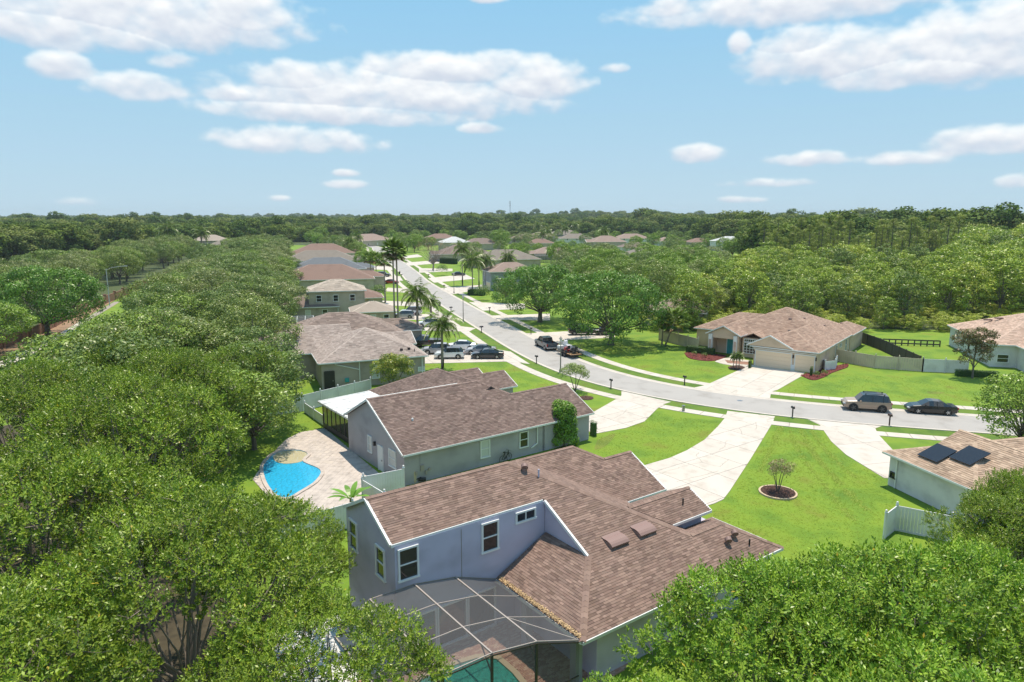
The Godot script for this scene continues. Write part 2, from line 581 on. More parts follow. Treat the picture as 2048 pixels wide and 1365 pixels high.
func make_ground() -> void:
	var b := MB.new()
	# the sheet that reaches the horizon, finer near the viewer
	var rings := [0.0, 30.0, 60.0, 120.0, 240.0, 480.0, 960.0, 2000.0, 4000.0, 8000.0]
	for i in rings.size() - 1:
		for k in 48:
			var a0 := TAU * k / 48
			var a1 := TAU * (k + 1) / 48
			var p := func(r, a): return Vector3(cos(a) * r, 0, sin(a) * r - 60.0)
			if i == 0:
				b.tri(p.call(0.0, 0.0), p.call(rings[1], a1), p.call(rings[1], a0))
			else:
				b.quad(p.call(rings[i], a1), p.call(rings[i + 1], a1), p.call(rings[i + 1], a0), p.call(rings[i], a0))
	struct("ground", b, M.woodfloor)
	road_line = smooth_line(PackedVector2Array([Vector2(120, -50), Vector2(80, -60), Vector2(60, -65), Vector2(47.4, -68.9), Vector2(38.5, -71.5), Vector2(29.5, -75), Vector2(20.8, -80.5), Vector2(14, -87.3), Vector2(8.5, -96.3), Vector2(3.4, -109.4), Vector2(-2, -127), Vector2(-6.4, -141.6), Vector2(-13.2, -164.5), Vector2(-29, -220.4), Vector2(-38, -259), Vector2(-50.6, -311), Vector2(-62, -355), Vector2(-73, -400), Vector2(-84, -440), Vector2(-93, -480), Vector2(-110, -520)]))
	var L := road_line
	# lawns of the plots, one sheet 4 mm over the ground on either side of the road
	flat("lawn", PackedVector2Array([Vector2(-34, -14), Vector2(-4, -12), Vector2(30, -14), Vector2(130, -20)]) + L.slice(0) + PackedVector2Array([Vector2(-210, -520), Vector2(-172, -400), Vector2(-118, -225), Vector2(-92, -150), Vector2(-72, -100), Vector2(-66, -80), Vector2(-50, -45)]), 0.004, M.lawn)
	var rev := L.duplicate()
	rev.reverse()
	flat("lawn", PackedVector2Array([Vector2(130, -52)]) + PackedVector2Array([Vector2(125, -112), Vector2(92, -127), Vector2(70, -130), Vector2(50, -131), Vector2(34, -130), Vector2(36, -150), Vector2(50, -200), Vector2(100, -300), Vector2(185, -480), Vector2(60, -540)]) + rev, 0.004, M.lawn)
	var h := 3.05
	b = MB.new()
	strip(b, offset_line(L, -h), 0.012, offset_line(L, h), 0.012)
	var rd := struct("road", b, M.asphalt)
	var cr := RandomNumberGenerator.new()
	cr.seed = 12
	for i in 16:
		var k := 14 + i * 5
		var a := L[k] + Vector2(cr.randf_range(-2.4, 2.4), cr.randf_range(-2.4, 2.4))
		var e := a + (L[k + 1] - L[k]).normalized() * cr.randf_range(0.6, 2.6) + Vector2(cr.randf_range(-0.6, 0.6), cr.randf_range(-0.6, 0.6))
		crack(rd, PackedVector2Array([a, a.lerp(e, 0.5) + Vector2(cr.randf_range(-0.3, 0.3), 0.1), e]), 0.0145, i)
	for q in [Vector2(10.01, -85.11), Vector2(26.37, -77.88)]:
		var mh := MB.new()
		mh.prism(circle(q, 0.32, 16), 0.0, 0.02)
		part(rd, "manhole_cover", mh, M.metal)
	for s in [1.0, -1.0]:
		b = MB.new()
		var a0 := offset_line(L, s * h)
		var a1 := offset_line(L, s * (h + 0.32))
		var a2 := offset_line(L, s * (h + 0.5))
		var a3 := offset_line(L, s * (h + 0.62))
		if s > 0:
			strip(b, a0, 0.016, a1, 0.03); strip(b, a1, 0.03, a2, 0.1); strip(b, a2, 0.1, a3, 0.1); strip(b, a3, 0.1, a3, 0.0)
		else:
			strip(b, a1, 0.03, a0, 0.016); strip(b, a2, 0.1, a1, 0.03); strip(b, a3, 0.1, a2, 0.1); strip(b, a3, 0.0, a3, 0.1)
		struct("kerb", b, M.concrete)
		var v := MB.new()
		if s > 0:
			strip(v, a3, 0.03, offset_line(L, s * 5.8), 0.03)
		else:
			strip(v, offset_line(L, s * 5.8), 0.03, a3, 0.03)
		struct("verge", v, M.verge)
		# pavement slabs, 1.5 m each, with open joints over a darker bed
		var p0 := offset_line(L, s * 5.8)
		var p1 := offset_line(L, s * 7.25)
		var bed := MB.new()
		if s > 0:
			strip(bed, p0, 0.02, p1, 0.02)
		else:
			strip(bed, p1, 0.02, p0, 0.02)
		var pv := struct("pavement", bed, M.joint)
		var sm := [M.concrete, M.concrete_b, M.concrete_c]
		var i := 0
		for k in range(8, 120):
			var q := PackedVector2Array([p0[k].lerp(p0[k + 1], 0.015), p0[k].lerp(p0[k + 1], 0.985), p1[k].lerp(p1[k + 1], 0.985), p1[k].lerp(p1[k + 1], 0.015)])
			var sb := MB.new()
			sb.prism(q, 0.0, 0.05)
			part(pv, "slab", sb, sm[(k * 7 + k / 3) % 3])
		var rest := MB.new()
		for k in range(120, L.size() - 1):
			rest.prism(PackedVector2Array([p0[k], p0[k + 1], p1[k + 1], p1[k]]), 0.0, 0.05)
		part(pv, "far_slabs", rest, M.concrete).set_meta("kind", "stuff")

func make_hills() -> void:
	var b := MB.new()
	var n := 60
	for i in n:
		for j in 24:
			var p := func(a: int, c: int) -> Vector3:
				var q := Vector2(lerpf(-2600, 2600, a / float(n)), lerpf(-1000, -3400, c / 24.0))
				return Vector3(q.x, hill_height(q) - 0.6, q.y)
			b.quad(p.call(i, j), p.call(i + 1, j), p.call(i + 1, j + 1), p.call(i, j + 1))
	struct("hills", b, M.woodfloor)

# ---- driveways, patios, pools, beds, fences ------------------------------------
func slabs(called: String, poly: PackedVector2Array, dir: float, wide: float, deep: float, mats: Array, gap := 0.018, y := 0.045) -> Node3D:
	if Geometry2D.triangulate_polygon(poly).is_empty():
		poly = Geometry2D.convex_hull(poly).slice(1)
	var bed := MB.new()
	bed.prism(poly, 0.0, 0.024, false)
	var N := struct(called, bed, M.joint)
	var c := Vector2.ZERO
	for p in poly:
		c += p
	c /= poly.size()
	var a := deg_to_rad(dir)
	var u := Vector2(sin(a), -cos(a))
	var w := Vector2(-u.y, u.x)
	var n := maxi(14, int(16.0 / deep))
	var k := 0
	var rest := MB.new()
	for i in range(-n, n):
		for j in range(-n, n):
			var o := c + u * (i * deep) + w * (j * wide)
			var q := PackedVector2Array([o + u * gap + w * gap, o + u * (deep - gap) + w * gap, o + u * (deep - gap) + w * (wide - gap), o + u * gap + w * (wide - gap)])
			for piece in Geometry2D.intersect_polygons(poly, q):
				var ar := 0.0
				for t in piece.size():
					ar += piece[t].cross(piece[(t + 1) % piece.size()])
				if absf(ar) * 0.5 < 0.05 or Geometry2D.triangulate_polygon(piece).is_empty():
					continue
				if k >= 300:
					rest.prism(piece, 0.0, y)
					continue
				var b := MB.new()
				b.prism(piece, 0.0, y)
				part(N, "slab", b, mats[(k * 5 + i * 3 + 60) % mats.size()])
				k += 1
	if rest.v.size():
		part(N, "slabs", rest, mats[0]).set_meta("kind", "stuff")
	return N

func crack(N: Node3D, pts: PackedVector2Array, y: float, sd: int) -> void:
	# an open hairline crack: thin dark strip with a wandering course
	var r := RandomNumberGenerator.new()
	r.seed = sd
	var b := MB.new()
	var line := PackedVector2Array()
	for i in pts.size() - 1:
		var n := maxi(2, int(pts[i].distance_to(pts[i + 1]) / 0.25))
		for k in n:
			line.append(pts[i].lerp(pts[i + 1], float(k) / n) + Vector2(r.randf_range(-1, 1), r.randf_range(-1, 1)) * 0.06)
	line.append(pts[-1])
	for i in line.size() - 1:
		var t := (line[i + 1] - line[i]).normalized() * r.randf_range(0.012, 0.028)
		var s := Vector2(-t.y, t.x)
		var a := line[i]
		var c := line[i + 1]
		b.quad(Vector3(a.x - s.x, y, a.y - s.y), Vector3(c.x - s.x, y, c.y - s.y), Vector3(c.x + s.x, y, c.y + s.y), Vector3(a.x + s.x, y, a.y + s.y))
	part(N, "crack", b, M.joint)

func bed_of(called: String, label: String, poly: PackedVector2Array, m: Material, edge: Material = null, h := 0.08, seed_ := 1) -> Node3D:
	var o := thing(called, label, "flower bed")
	var b := MB.new()
	b.prism(poly, 0.0, h)
	part(o, "mulch", b, m)
	var r := RandomNumberGenerator.new()
	r.seed = seed_
	var chips := MB.new()
	var lo := poly[0]
	var hi := poly[0]
	for p in poly:
		lo = lo.min(p)
		hi = hi.max(p)
	var base: Color = m.albedo_color.srgb_to_linear()
	for i in int((hi.x - lo.x) * (hi.y - lo.y) * 60.0):
		var p := Vector2(r.randf_range(lo.x, hi.x), r.randf_range(lo.y, hi.y))
		if not in_poly(p, poly):
			continue
		chips.col = base * r.randf_range(0.4, 1.9)
		chips.leaf(Vector3(p.x, h + r.randf() * 0.05, p.y), rdir(r), (Vector3.UP + rdir(r) * 0.8).normalized(), Vector3.UP, 0.14, 0.06)
	part(o, "bark_chips", chips, M.paint_v).set_meta("kind", "stuff")
	if edge:
		var n := poly.size()
		for i in n:
			var e := MB.new()
			var a := poly[i]
			var c := poly[(i + 1) % n]
			e.bar(Vector3(a.x, 0.06, a.y), Vector3(c.x, 0.06, c.y), 0.14, 0.14)
			part(o, "edging_stone", e, edge)
	return o

# A fence of panels between posts. style: "vinyl", "tan", "wood"
func fence(called: String, label: String, pts: PackedVector2Array, h: float, m: Material, style := "vinyl", span := 2.4) -> Node3D:
	var o := thing(called, label, "fence")
	for i in pts.size() - 1:
		var l := pts[i].distance_to(pts[i + 1])
		var n := maxi(1, int(round(l / span)))
		for k in n + 1:
			var p := pts[i].lerp(pts[i + 1], float(k) / n)
			if k == n and i < pts.size() - 2:
				continue
			var b := MB.new()
			b.box(Vector3(p.x, (h + 0.08) * 0.5, p.y), Vector3(0.13, h + 0.08, 0.13))
			if style != "wood":
				b.lathe(Vector3(p.x, h + 0.08, p.y), PackedVector2Array([Vector2(0.1, 0.0), Vector2(0.1, 0.04), Vector2(0.05, 0.09), Vector2(0.085, 0.15), Vector2(0.06, 0.21), Vector2(0.0, 0.24)]), 8)
			part(o, "post", b, m)
			if k == n:
				continue
			var q := pts[i].lerp(pts[i + 1], float(k + 1) / n)
			var d := (q - p).normalized()
			var a3 := Vector3(p.x + d.x * 0.07, 0, p.y + d.y * 0.07)
			var c3 := Vector3(q.x - d.x * 0.07, 0, q.y - d.y * 0.07)
			var up := Vector3(0, 1, 0)
			var boards := maxi(1, int(a3.distance_to(c3) / (0.29 if style == "tan" else 0.2)))
			var pn := MB.new()
			for j in boards:
				var s0 := a3.lerp(c3, (j + 0.03) / boards)
				var s1 := a3.lerp(c3, (j + 0.97) / boards)
				pn.bar(s0 + up * (h * 0.5), s1 + up * (h * 0.5), 0.035, h - 0.12)
			part(o, "panel", pn, m)
			var rl := MB.new()
			rl.bar(a3 + up * (h - 0.05), c3 + up * (h - 0.05), 0.06, 0.12)
			part(o, "top_rail", rl, m)
			rl = MB.new()
			rl.bar(a3 + up * 0.1, c3 + up * 0.1, 0.06, 0.14)
			part(o, "bottom_rail", rl, m)
	return o

func pool_water(b: MB, poly: PackedVector2Array, y: float) -> void:
	b.prism(poly, y, y, false)

func round_poly(pts: PackedVector2Array, step := 0.3) -> PackedVector2Array:
	# closed smooth outline through the points
	var n := pts.size()
	var c := Curve2D.new()
	for i in n + 1:
		var t := (pts[(i + 1) % n] - pts[(i + n - 1) % n]) / 6.0
		c.add_point(pts[i % n], -t, t)
	var out := PackedVector2Array()
	var l := c.get_baked_length()
	var k := maxi(8, int(l / step))
	for i in k:
		out.append(c.sample_baked(l * i / k, true))
	return out

func pool(called: String, label: String, poly: PackedVector2Array, depth: float, tile: Material, water: Material, cope: Material, cope_w: float, shelf := PackedVector2Array()) -> Node3D:
	var o := thing(called, label, "pool")
	# the shell stands above the ground sheet: a low rim, floor and water inside it
	var floor_b := MB.new()
	floor_b.prism(poly, 0.07, 0.07, false)
	part(o, "floor", floor_b, tile)
	var ring := Geometry2D.offset_polygon(poly, cope_w)[0]
	var n := poly.size()
	var clockwise := Geometry2D.is_polygon_clockwise(poly)
	for i in n:
		var a := poly[i]
		var c := poly[(i + 1) % n]
		var t0 := (poly[(i + 1) % n] - poly[(i + n - 1) % n]).normalized()
		var t1 := (poly[(i + 2) % n] - poly[i]).normalized()
		var s := -1.0 if clockwise else 1.0
		var b := MB.new()
		var q := PackedVector2Array([a, c, c + Vector2(t1.y, -t1.x) * cope_w * s, a + Vector2(t0.y, -t0.x) * cope_w * s])
		b.prism(q, 0.0, 0.14)
		part(o, "coping_stone", b, cope)
	if shelf.size():
		var sb := MB.new()
		sb.prism(shelf, 0.0, 0.1)
		part(o, "sun_shelf", sb, M.sand)
	var w := MB.new()
	# gently rippled surface
	var lo := poly[0]
	var hi := poly[0]
	for p in poly:
		lo = lo.min(p)
		hi = hi.max(p)
	w.prism(poly, 0.11, 0.11, false)
	part(o, "water", w, water)
	return o

func make_yards() -> void:
	var cm := [M.concrete, M.concrete_c, M.concrete, M.concrete_b]
	var dv := slabs("driveway", PackedVector2Array([Vector2(23.58, -73.49), Vector2(27.99, -71.37), Vector2(26.97, -69.19), Vector2(20.90, -58.10), Vector2(16.91, -51.01), Vector2(15.92, -49.37), Vector2(15.06, -48.63), Vector2(13.94, -47.91), Vector2(11.51, -49.37), Vector2(10.15, -54.51), Vector2(11.33, -56.61), Vector2(13.93, -58.48), Vector2(15.92, -60.47), Vector2(18.34, -63.49), Vector2(20.98, -67.97), Vector2(22.61, -71.00)]), 54, 3.4, 3.6, cm)
	for c in [[Vector2(25.27, -69.36), Vector2(24.72, -67.46), Vector2(24.23, -66.63)], [Vector2(22.89, -67.13), Vector2(22.40, -64.86)], [Vector2(20.43, -63.34), Vector2(19.67, -61.45), Vector2(18.83, -60.47)], [Vector2(16.83, -59.80), Vector2(16.40, -59.00), Vector2(16.50, -57.22), Vector2(17.68, -56.25), Vector2(18.97, -58.10)], [Vector2(17.32, -55.31), Vector2(16.14, -54.51), Vector2(13.23, -52.87)], [Vector2(16.50, -57.22), Vector2(15.53, -56.98), Vector2(13.98, -55.89), Vector2(11.86, -54.40)]]:
		crack(dv, PackedVector2Array(c), 0.0475, int(c[0].x * 10))
	dv = slabs("driveway", PackedVector2Array([Vector2(13.35, -82.32), Vector2(18.24, -77.23), Vector2(16.88, -75.94), Vector2(15.74, -73.69), Vector2(13.76, -69.54), Vector2(11.47, -67.29), Vector2(8.34, -65.50), Vector2(7.26, -66.46), Vector2(7.73, -71.00), Vector2(8.66, -72.70), Vector2(12.33, -78.78), Vector2(13.02, -80.16)]), 54, 3.2, 3.4, cm)
	crack(dv, PackedVector2Array([Vector2(14.37, -76.15), Vector2(12.62, -74.09), Vector2(12.10, -72.51), Vector2(10.75, -70.63)]), 0.0475, 3)
	crack(dv, PackedVector2Array([Vector2(14.80, -77.88), Vector2(16.27, -79.46), Vector2(16.93, -79.23)]), 0.0475, 4)
	dv = slabs("driveway", PackedVector2Array([Vector2(22.45, -83.82), Vector2(30.08, -78.55), Vector2(31.55, -82.07), Vector2(32.56, -82.81), Vector2(38.67, -90.39), Vector2(39.94, -92.49), Vector2(34.41, -97.68), Vector2(33.31, -96.33), Vector2(25.83, -86.99), Vector2(24.55, -85.37)]), 37.8, 3.1, 4.4, cm)
	crack(dv, PackedVector2Array([Vector2(28.41, -84.59), Vector2(27.51, -82.56), Vector2(26.85, -80.87)]), 0.0475, 5)
	slabs("driveway", PackedVector2Array([Vector2(30.98, -70.63), Vector2(37.88, -68.14), Vector2(36.50, -67.13), Vector2(35.82, -65.34), Vector2(34.80, -60.89), Vector2(34.35, -58.74), Vector2(31.42, -53.40), Vector2(30.29, -53.73), Vector2(29.86, -59.27), Vector2(30.23, -63.04), Vector2(31.44, -68.31)]), -14, 4.5, 5.0, [M.concrete_b, M.concrete_c])
	slabs("driveway", PackedVector2Array([Vector2(-12.80, -98.37), Vector2(-1.10, -99.77), Vector2(0.87, -99.06), Vector2(2.59, -98.02), Vector2(-0.24, -107.41), Vector2(-2.81, -109.50), Vector2(-5.25, -112.12), Vector2(-10.30, -111.67), Vector2(-12.78, -113.47), Vector2(-15.10, -109.08)]), 68, 4.5, 4.0, cm)
	# drives of the houses further up the road, both sides
	for q in [[Vector2(-20.96, -128.38), Vector2(-7.94, -126.67), Vector2(-6.86, -130.74), Vector2(-10.91, -133.81), Vector2(-22.02, -135.08)], [Vector2(-23.60, -141.79), Vector2(-12.92, -141.09), Vector2(-12.76, -147.64), Vector2(-18.94, -149.96), Vector2(-24.93, -149.96)], [Vector2(-32.60, -165.50), Vector2(-19.80, -162.70), Vector2(-21.71, -170.40), Vector2(-35.43, -175.58)], [Vector2(-36.13, -197.10), Vector2(-29.56, -193.16), Vector2(-30.31, -204.03), Vector2(-37.15, -206.93)], [Vector2(-50.74, -233.48), Vector2(-36.06, -229.80), Vector2(-39.83, -247.32), Vector2(-54.60, -251.57)], [Vector2(-62.79, -283.19), Vector2(-47.02, -275.22), Vector2(-51.63, -297.54), Vector2(-67.93, -303.68)], [Vector2(-6.55, -155.65), Vector2(3.00, -159.10), Vector2(3.17, -168.40), Vector2(-10.67, -171.41)], [Vector2(-2.47, -141.79), Vector2(7.76, -140.40), Vector2(8.32, -150.75), Vector2(-4.72, -147.64)], [Vector2(2.36, -124.45), Vector2(18.09, -120.22), Vector2(18.94, -126.10), Vector2(10.76, -127.23), Vector2(4.78, -116.75)], [Vector2(-16.85, -188.14), Vector2(-5.11, -208.42), Vector2(-5.37, -219.42), Vector2(-21.34, -205.47)], [Vector2(-25.03, -222.78), Vector2(-12.63, -237.27), Vector2(-17.29, -255.98), Vector2(-29.08, -239.22)], [Vector2(-35.12, -262.87), Vector2(-23.08, -270.14), Vector2(-24.18, -283.19), Vector2(-38.16, -285.95)], [Vector2(-45.04, -300.58), Vector2(-32.68, -316.77), Vector2(-36.85, -338.62), Vector2(-49.55, -320.21)], [Vector2(-55.47, -350.71), Vector2(-47.15, -368.21), Vector2(-53.06, -392.68), Vector2(-59.53, -368.21)]]:
		slabs("driveway", PackedVector2Array(q), 75, 4.0, 4.0, [M.concrete, M.concrete_b, M.concrete_c], 0.02)
	# walk to the tan house and brick landing
	slabs("path", PackedVector2Array([Vector2(29.77, -99.77), Vector2(31.22, -101.95), Vector2(33.02, -102.70), Vector2(35.14, -100.49), Vector2(34.18, -97.00), Vector2(32.95, -95.67), Vector2(30.42, -98.02)]), 37.8, 1.6, 1.6, [M.concrete])
	flat("landing", PackedVector2Array([Vector2(31.56, -100.85), Vector2(34.63, -99.42), Vector2(33.94, -97.34), Vector2(31.28, -98.72)]), 0.055, M.red_brick)
	bed_of("mulch_bed", "red mulch bed with two small shrubs before the clipped hedge", round_poly(PackedVector2Array([Vector2(26.86, -106.20), Vector2(28.21, -106.60), Vector2(29.95, -105.80), Vector2(32.73, -104.23), Vector2(30.93, -101.21), Vector2(29.13, -100.13), Vector2(27.48, -100.85), Vector2(26.54, -102.70)])), M.mulch_red, null, 0.08, 2)
	bed_of("mulch_bed", "red mulch bed at the garage corner of the tan house", round_poly(PackedVector2Array([Vector2(38.59, -90.68), Vector2(40.76, -92.49), Vector2(42.39, -94.06), Vector2(48.29, -98.02), Vector2(47.48, -96.00), Vector2(43.49, -92.19), Vector2(40.89, -89.23), Vector2(39.09, -88.09)])), M.mulch_red, null, 0.08, 3)
	bed_of("mulch_bed", "dark mulch patch around the slim triple palm", round_poly(PackedVector2Array([Vector2(30.52, -96.00), Vector2(32.18, -97.00), Vector2(32.81, -95.67), Vector2(31.45, -94.06), Vector2(30.40, -94.70)])), M.mulch_brown, null, 0.08, 4)
	bed_of("mulch_ring", "round mulch ring with pale stone edging around the crape myrtle", circle(Vector2(20.49, -50.62), 1.35, 22), M.mulch_brown, M.edging, 0.07, 5)
	bed_of("mulch_bed", "dark soil patch under the small tree by the grey house drive", circle(Vector2(8.67, -79.01), 0.9, 14), M.mulch_brown, null, 0.06, 6)
	flat("dry_grass", round_poly(PackedVector2Array([Vector2(8.49, -75.11), Vector2(9.93, -73.69), Vector2(8.60, -69.36), Vector2(7.13, -70.26)])), 0.0085, M.dry_lawn)
	flat("dry_grass", round_poly(PackedVector2Array([Vector2(8.16, -63.64), Vector2(10.10, -65.50), Vector2(8.92, -62.16), Vector2(7.58, -60.75)])), 0.0085, M.dry_lawn)
	flat("dry_grass", round_poly(PackedVector2Array([Vector2(50.66, -82.32), Vector2(52.49, -81.83), Vector2(51.18, -80.87), Vector2(50.12, -81.11)])), 0.0085, M.dry_lawn)
	# paver terrace and free-form pool of the grey house
	var terrace := PackedVector2Array([Vector2(-18.78, -67.13), Vector2(-19.23, -66.96), Vector2(-20.89, -65.82), Vector2(-21.57, -63.64), Vector2(-21.57, -61.31), Vector2(-21.42, -57.47), Vector2(-21.01, -53.40), Vector2(-18.21, -49.37), Vector2(-14.90, -45.87), Vector2(-11.21, -49.37), Vector2(-8.35, -51.82), Vector2(-10.89, -54.51)])
	slabs("terrace", terrace, 98, 0.62, 0.46, [M.paver, M.paver_b, M.paver_c], 0.006, 0.05)
	var shelf := round_poly(PackedVector2Array([Vector2(-21.20, -58.74), Vector2(-21.07, -59.66), Vector2(-20.34, -60.20), Vector2(-19.19, -60.13), Vector2(-18.30, -59.27), Vector2(-18.21, -57.47), Vector2(-19.28, -56.86), Vector2(-20.43, -57.35)]))
	pool("pool", "bright blue free-form pool with sandy sun shelf on the paver terrace", round_poly(PackedVector2Array([Vector2(-21.34, -58.61), Vector2(-21.16, -59.66), Vector2(-20.38, -60.34), Vector2(-19.23, -60.27), Vector2(-18.26, -59.27), Vector2(-18.17, -57.47), Vector2(-16.06, -55.31), Vector2(-15.80, -52.87), Vector2(-16.39, -50.81), Vector2(-16.96, -49.56), Vector2(-18.02, -50.13), Vector2(-19.73, -52.87), Vector2(-21.12, -56.25)])), 1.5, M.pool_tile, M.pool_water, M.paver_c, 0.3, shelf)
	# steps that show through the water
	# pool and brick deck under the screen cage (axes of the blue house)
	var X := Transform3D(Basis(Vector3.UP, deg_to_rad(36.0)), Vector3(3.08, 0, -27.53))
	var q := func(u: float, w: float) -> Vector2:
		var p := X * L3(u, w, 0)
		return Vector2(p.x, p.z)
	var pl := PackedVector2Array([q.call(-1.6, 3.0), q.call(-1.6, 4.3), q.call(-2.3, 4.9), q.call(-3.5, 5.1), q.call(-5.2, 5.1), q.call(-6.4, 4.4), q.call(-6.6, 3.0), q.call(-6.2, 1.6), q.call(-5.0, 1.0), q.call(-2.6, 1.0), q.call(-1.8, 1.6)])
	pool("pool", "green-tinted pool inside the screen enclosure of the slate blue house", pl, 1.3, M.teal_tile, M.teal_water, M.sand_stone, 0.3)
	var deck := PackedVector2Array([q.call(0.3, 0.0), q.call(3.3, 0.3), q.call(3.3, 6.8), q.call(-8.8, 6.8), q.call(-8.8, 0.0)])
	brick_deck(deck, Geometry2D.offset_polygon(pl, 0.3)[0])
	flat("patio", PackedVector2Array([q.call(-9.5, 12.5), q.call(-5.6, 12.5), q.call(-5.6, 7.0), q.call(-13.0, 6.0)]), 0.03, M.white_panel)
	# fences
	fence("white_fence", "tall white vinyl fence screening the grey house pool equipment", PackedVector2Array([Vector2(-8.30, -50.52), Vector2(-11.04, -48.91)]), 2.0, M.white_vinyl)
	fence("white_fence", "white vinyl fence running from the pool gate behind the blue house", PackedVector2Array([Vector2(-11.10, -48.81), Vector2(-9.00, -46.28), Vector2(-12.76, -43.16), Vector2(-14.95, -41.74)]), 1.8, M.white_vinyl)
	fence("white_fence", "white vinyl fence between the grey and taupe back yards", PackedVector2Array([Vector2(-26.75, -71.18), Vector2(-22.92, -73.49), Vector2(-16.95, -81.11)]), 1.8, M.white_vinyl)
	fence("white_fence", "low white fence from the boundary to the screened porch", PackedVector2Array([Vector2(-22.48, -72.90), Vector2(-19.10, -67.97)]), 1.1, M.white_vinyl)
	fence("tan_fence", "tan vinyl fence left of the tan house behind the leaning palm", PackedVector2Array([Vector2(25.40, -118.22), Vector2(29.73, -109.08)]), 1.8, M.tan_vinyl, "tan")
	fence("tan_fence", "long tan vinyl fence right of the tan house garage", PackedVector2Array([Vector2(47.67, -100.13), Vector2(50.95, -95.34), Vector2(56.32, -93.11)]), 1.8, M.tan_vinyl, "tan")
	fence("white_fence", "white vinyl fence adjoining the tan fence beside the white house", PackedVector2Array([Vector2(56.32, -93.11), Vector2(61.70, -91.88)]), 1.8, M.white_vinyl)
	fence("wooden_fence", "weathered dark wooden fence between the tan and white houses", PackedVector2Array([Vector2(58.86, -115.32), Vector2(58.81, -109.08), Vector2(57.08, -95.02)]), 1.8, M.dark_wood, "wood")
	fence("white_screen", "short white vinyl screen around the air conditioner", PackedVector2Array([Vector2(43.65, -95.34), Vector2(43.22, -93.74), Vector2(44.90, -94.38), Vector2(46.16, -96.67)]), 1.3, M.white_vinyl, "vinyl", 1.4)
	fence("white_fence", "white vinyl fence beside the house with solar panels", PackedVector2Array([Vector2(24.53, -42.80), Vector2(25.98, -44.13), Vector2(28.67, -42.44)]), 1.8, M.white_vinyl)
	boardwalk()

func circle(c: Vector2, r: float, n: int) -> PackedVector2Array:
	var out := PackedVector2Array()
	for i in n:
		out.append(c + Vector2(cos(TAU * i / n), sin(TAU * i / n)) * r)
	return out

func brick_deck(poly: PackedVector2Array, hole: PackedVector2Array) -> void:
	var bed := MB.new()
	bed.prism(poly, 0.0, 0.018, false)
	var N := struct("pool_deck", bed, M.joint)
	var a := deg_to_rad(54.0)
	var u := Vector2(sin(a), -cos(a))
	var v := Vector2(-cos(a), -sin(a))
	var o := Vector2(3.08, -27.53)
	var list := []
	for i in range(-45, 18):
		for j in range(0, 68):
			var c := o + u * ((i + (0.5 if j % 2 else 0.0)) * 0.2) + v * (j * 0.1 + 0.05)
			if in_poly(c, poly) and not in_poly(c, hole):
				list.append(c)
	list.sort_custom(func(p1, p2): return p1.length_squared() < p2.length_squared())
	var me := []
	for k in 3:
		var b := MB.new()
		b.box(Vector3(0, 0.03, 0), Vector3(0.19, 0.06, 0.09))
		me.append(b.mesh([M.brick_a, M.brick_b, M.brick_c][k]))
	var rest := MB.new()
	var r := RandomNumberGenerator.new()
	r.seed = 3
	var bs := Basis(Vector3.UP, deg_to_rad(36.0))
	var near := 0
	for c in list:
		# the bricks that the gap in the trees shows
		var d: Vector2 = c - o
		if near < 300 and d.dot(u) > -3.6 and d.dot(u) < 0.3 and d.dot(v) < 6.4 and d.dot(v) > 1.6:
			share(N, "brick", me[r.randi() % 3], Vector3(c.x, 0, c.y), deg_to_rad(36.0))
			near += 1
		else:
			rest.col = [Color(0.50, 0.30, 0.22), Color(0.58, 0.40, 0.30), Color(0.44, 0.25, 0.19)][r.randi() % 3]
			rest.box(Vector3(c.x, 0.03, c.y), Vector3(0.19, 0.06, 0.09), bs)
	part(N, "bricks", rest, M.paint_v).set_meta("kind", "stuff")

func boardwalk() -> void:
	var o := thing("boardwalk_railing", "low dark timber railing behind the lawns at the wood edge", "railing")
	var a := Vector2(61.60, -113.47)
	var c := Vector2(69.97, -111.67)
	var n := 9
	for i in n + 1:
		var p := a.lerp(c, float(i) / n)
		var b := MB.new()
		b.box(Vector3(p.x, 0.5, p.y), Vector3(0.14, 1.0, 0.14))
		part(o, "post", b, M.dark_wood)
	for h in [0.35, 0.95]:
		var b := MB.new()
		b.bar(Vector3(a.x, h, a.y), Vector3(c.x, h, c.y), 0.08, 0.2)
		part(o, "rail", b, M.dark_wood)

# ---- trees ---------------------------------------------------------------------
func rdir(r: RandomNumberGenerator) -> Vector3:
	var z := r.randf_range(-1, 1)
	var a := r.randf() * TAU
	var s := sqrt(1.0 - z * z)
	return Vector3(cos(a) * s, z, sin(a) * s)

# Leaves as small blades spread through a clump's volume. clumps: [centre, radii, tint]
func scatter_leaves(b: MB, r: RandomNumberGenerator, clumps: Array, count: float, l: float, w: float, core: Vector3, cols: Array) -> void:
	for cl in clumps:
		var c: Vector3 = cl[0]
		var rad: Vector3 = cl[1]
		var tint: float = cl[2]
		var size: float = rad.x * rad.y + rad.x * rad.z + rad.y * rad.z
		var out: Vector3 = (c - core).normalized()
		for k in int(count * size):
			var d := rdir(r)
			if d.dot(out) < -0.25 and d.y < 0.3:
				d = -d
			var rr := 0.45 + 0.6 * sqrt(r.randf())
			var p := c + d * rad * rr
			var nn := (d * 0.7 + Vector3.UP * 0.55 + rdir(r) * 0.8).normalized()
			var ax := nn.cross(rdir(r)).normalized()
			b.col = (cols[0] as Color).lerp(cols[1], r.randf()) * (tint * r.randf_range(0.8, 1.2))
			var s := r.randf_range(0.7, 1.3)
			b.leaf(p, ax, nn, (nn * 0.75 + d * 0.5).normalized(), l * s, w * s)

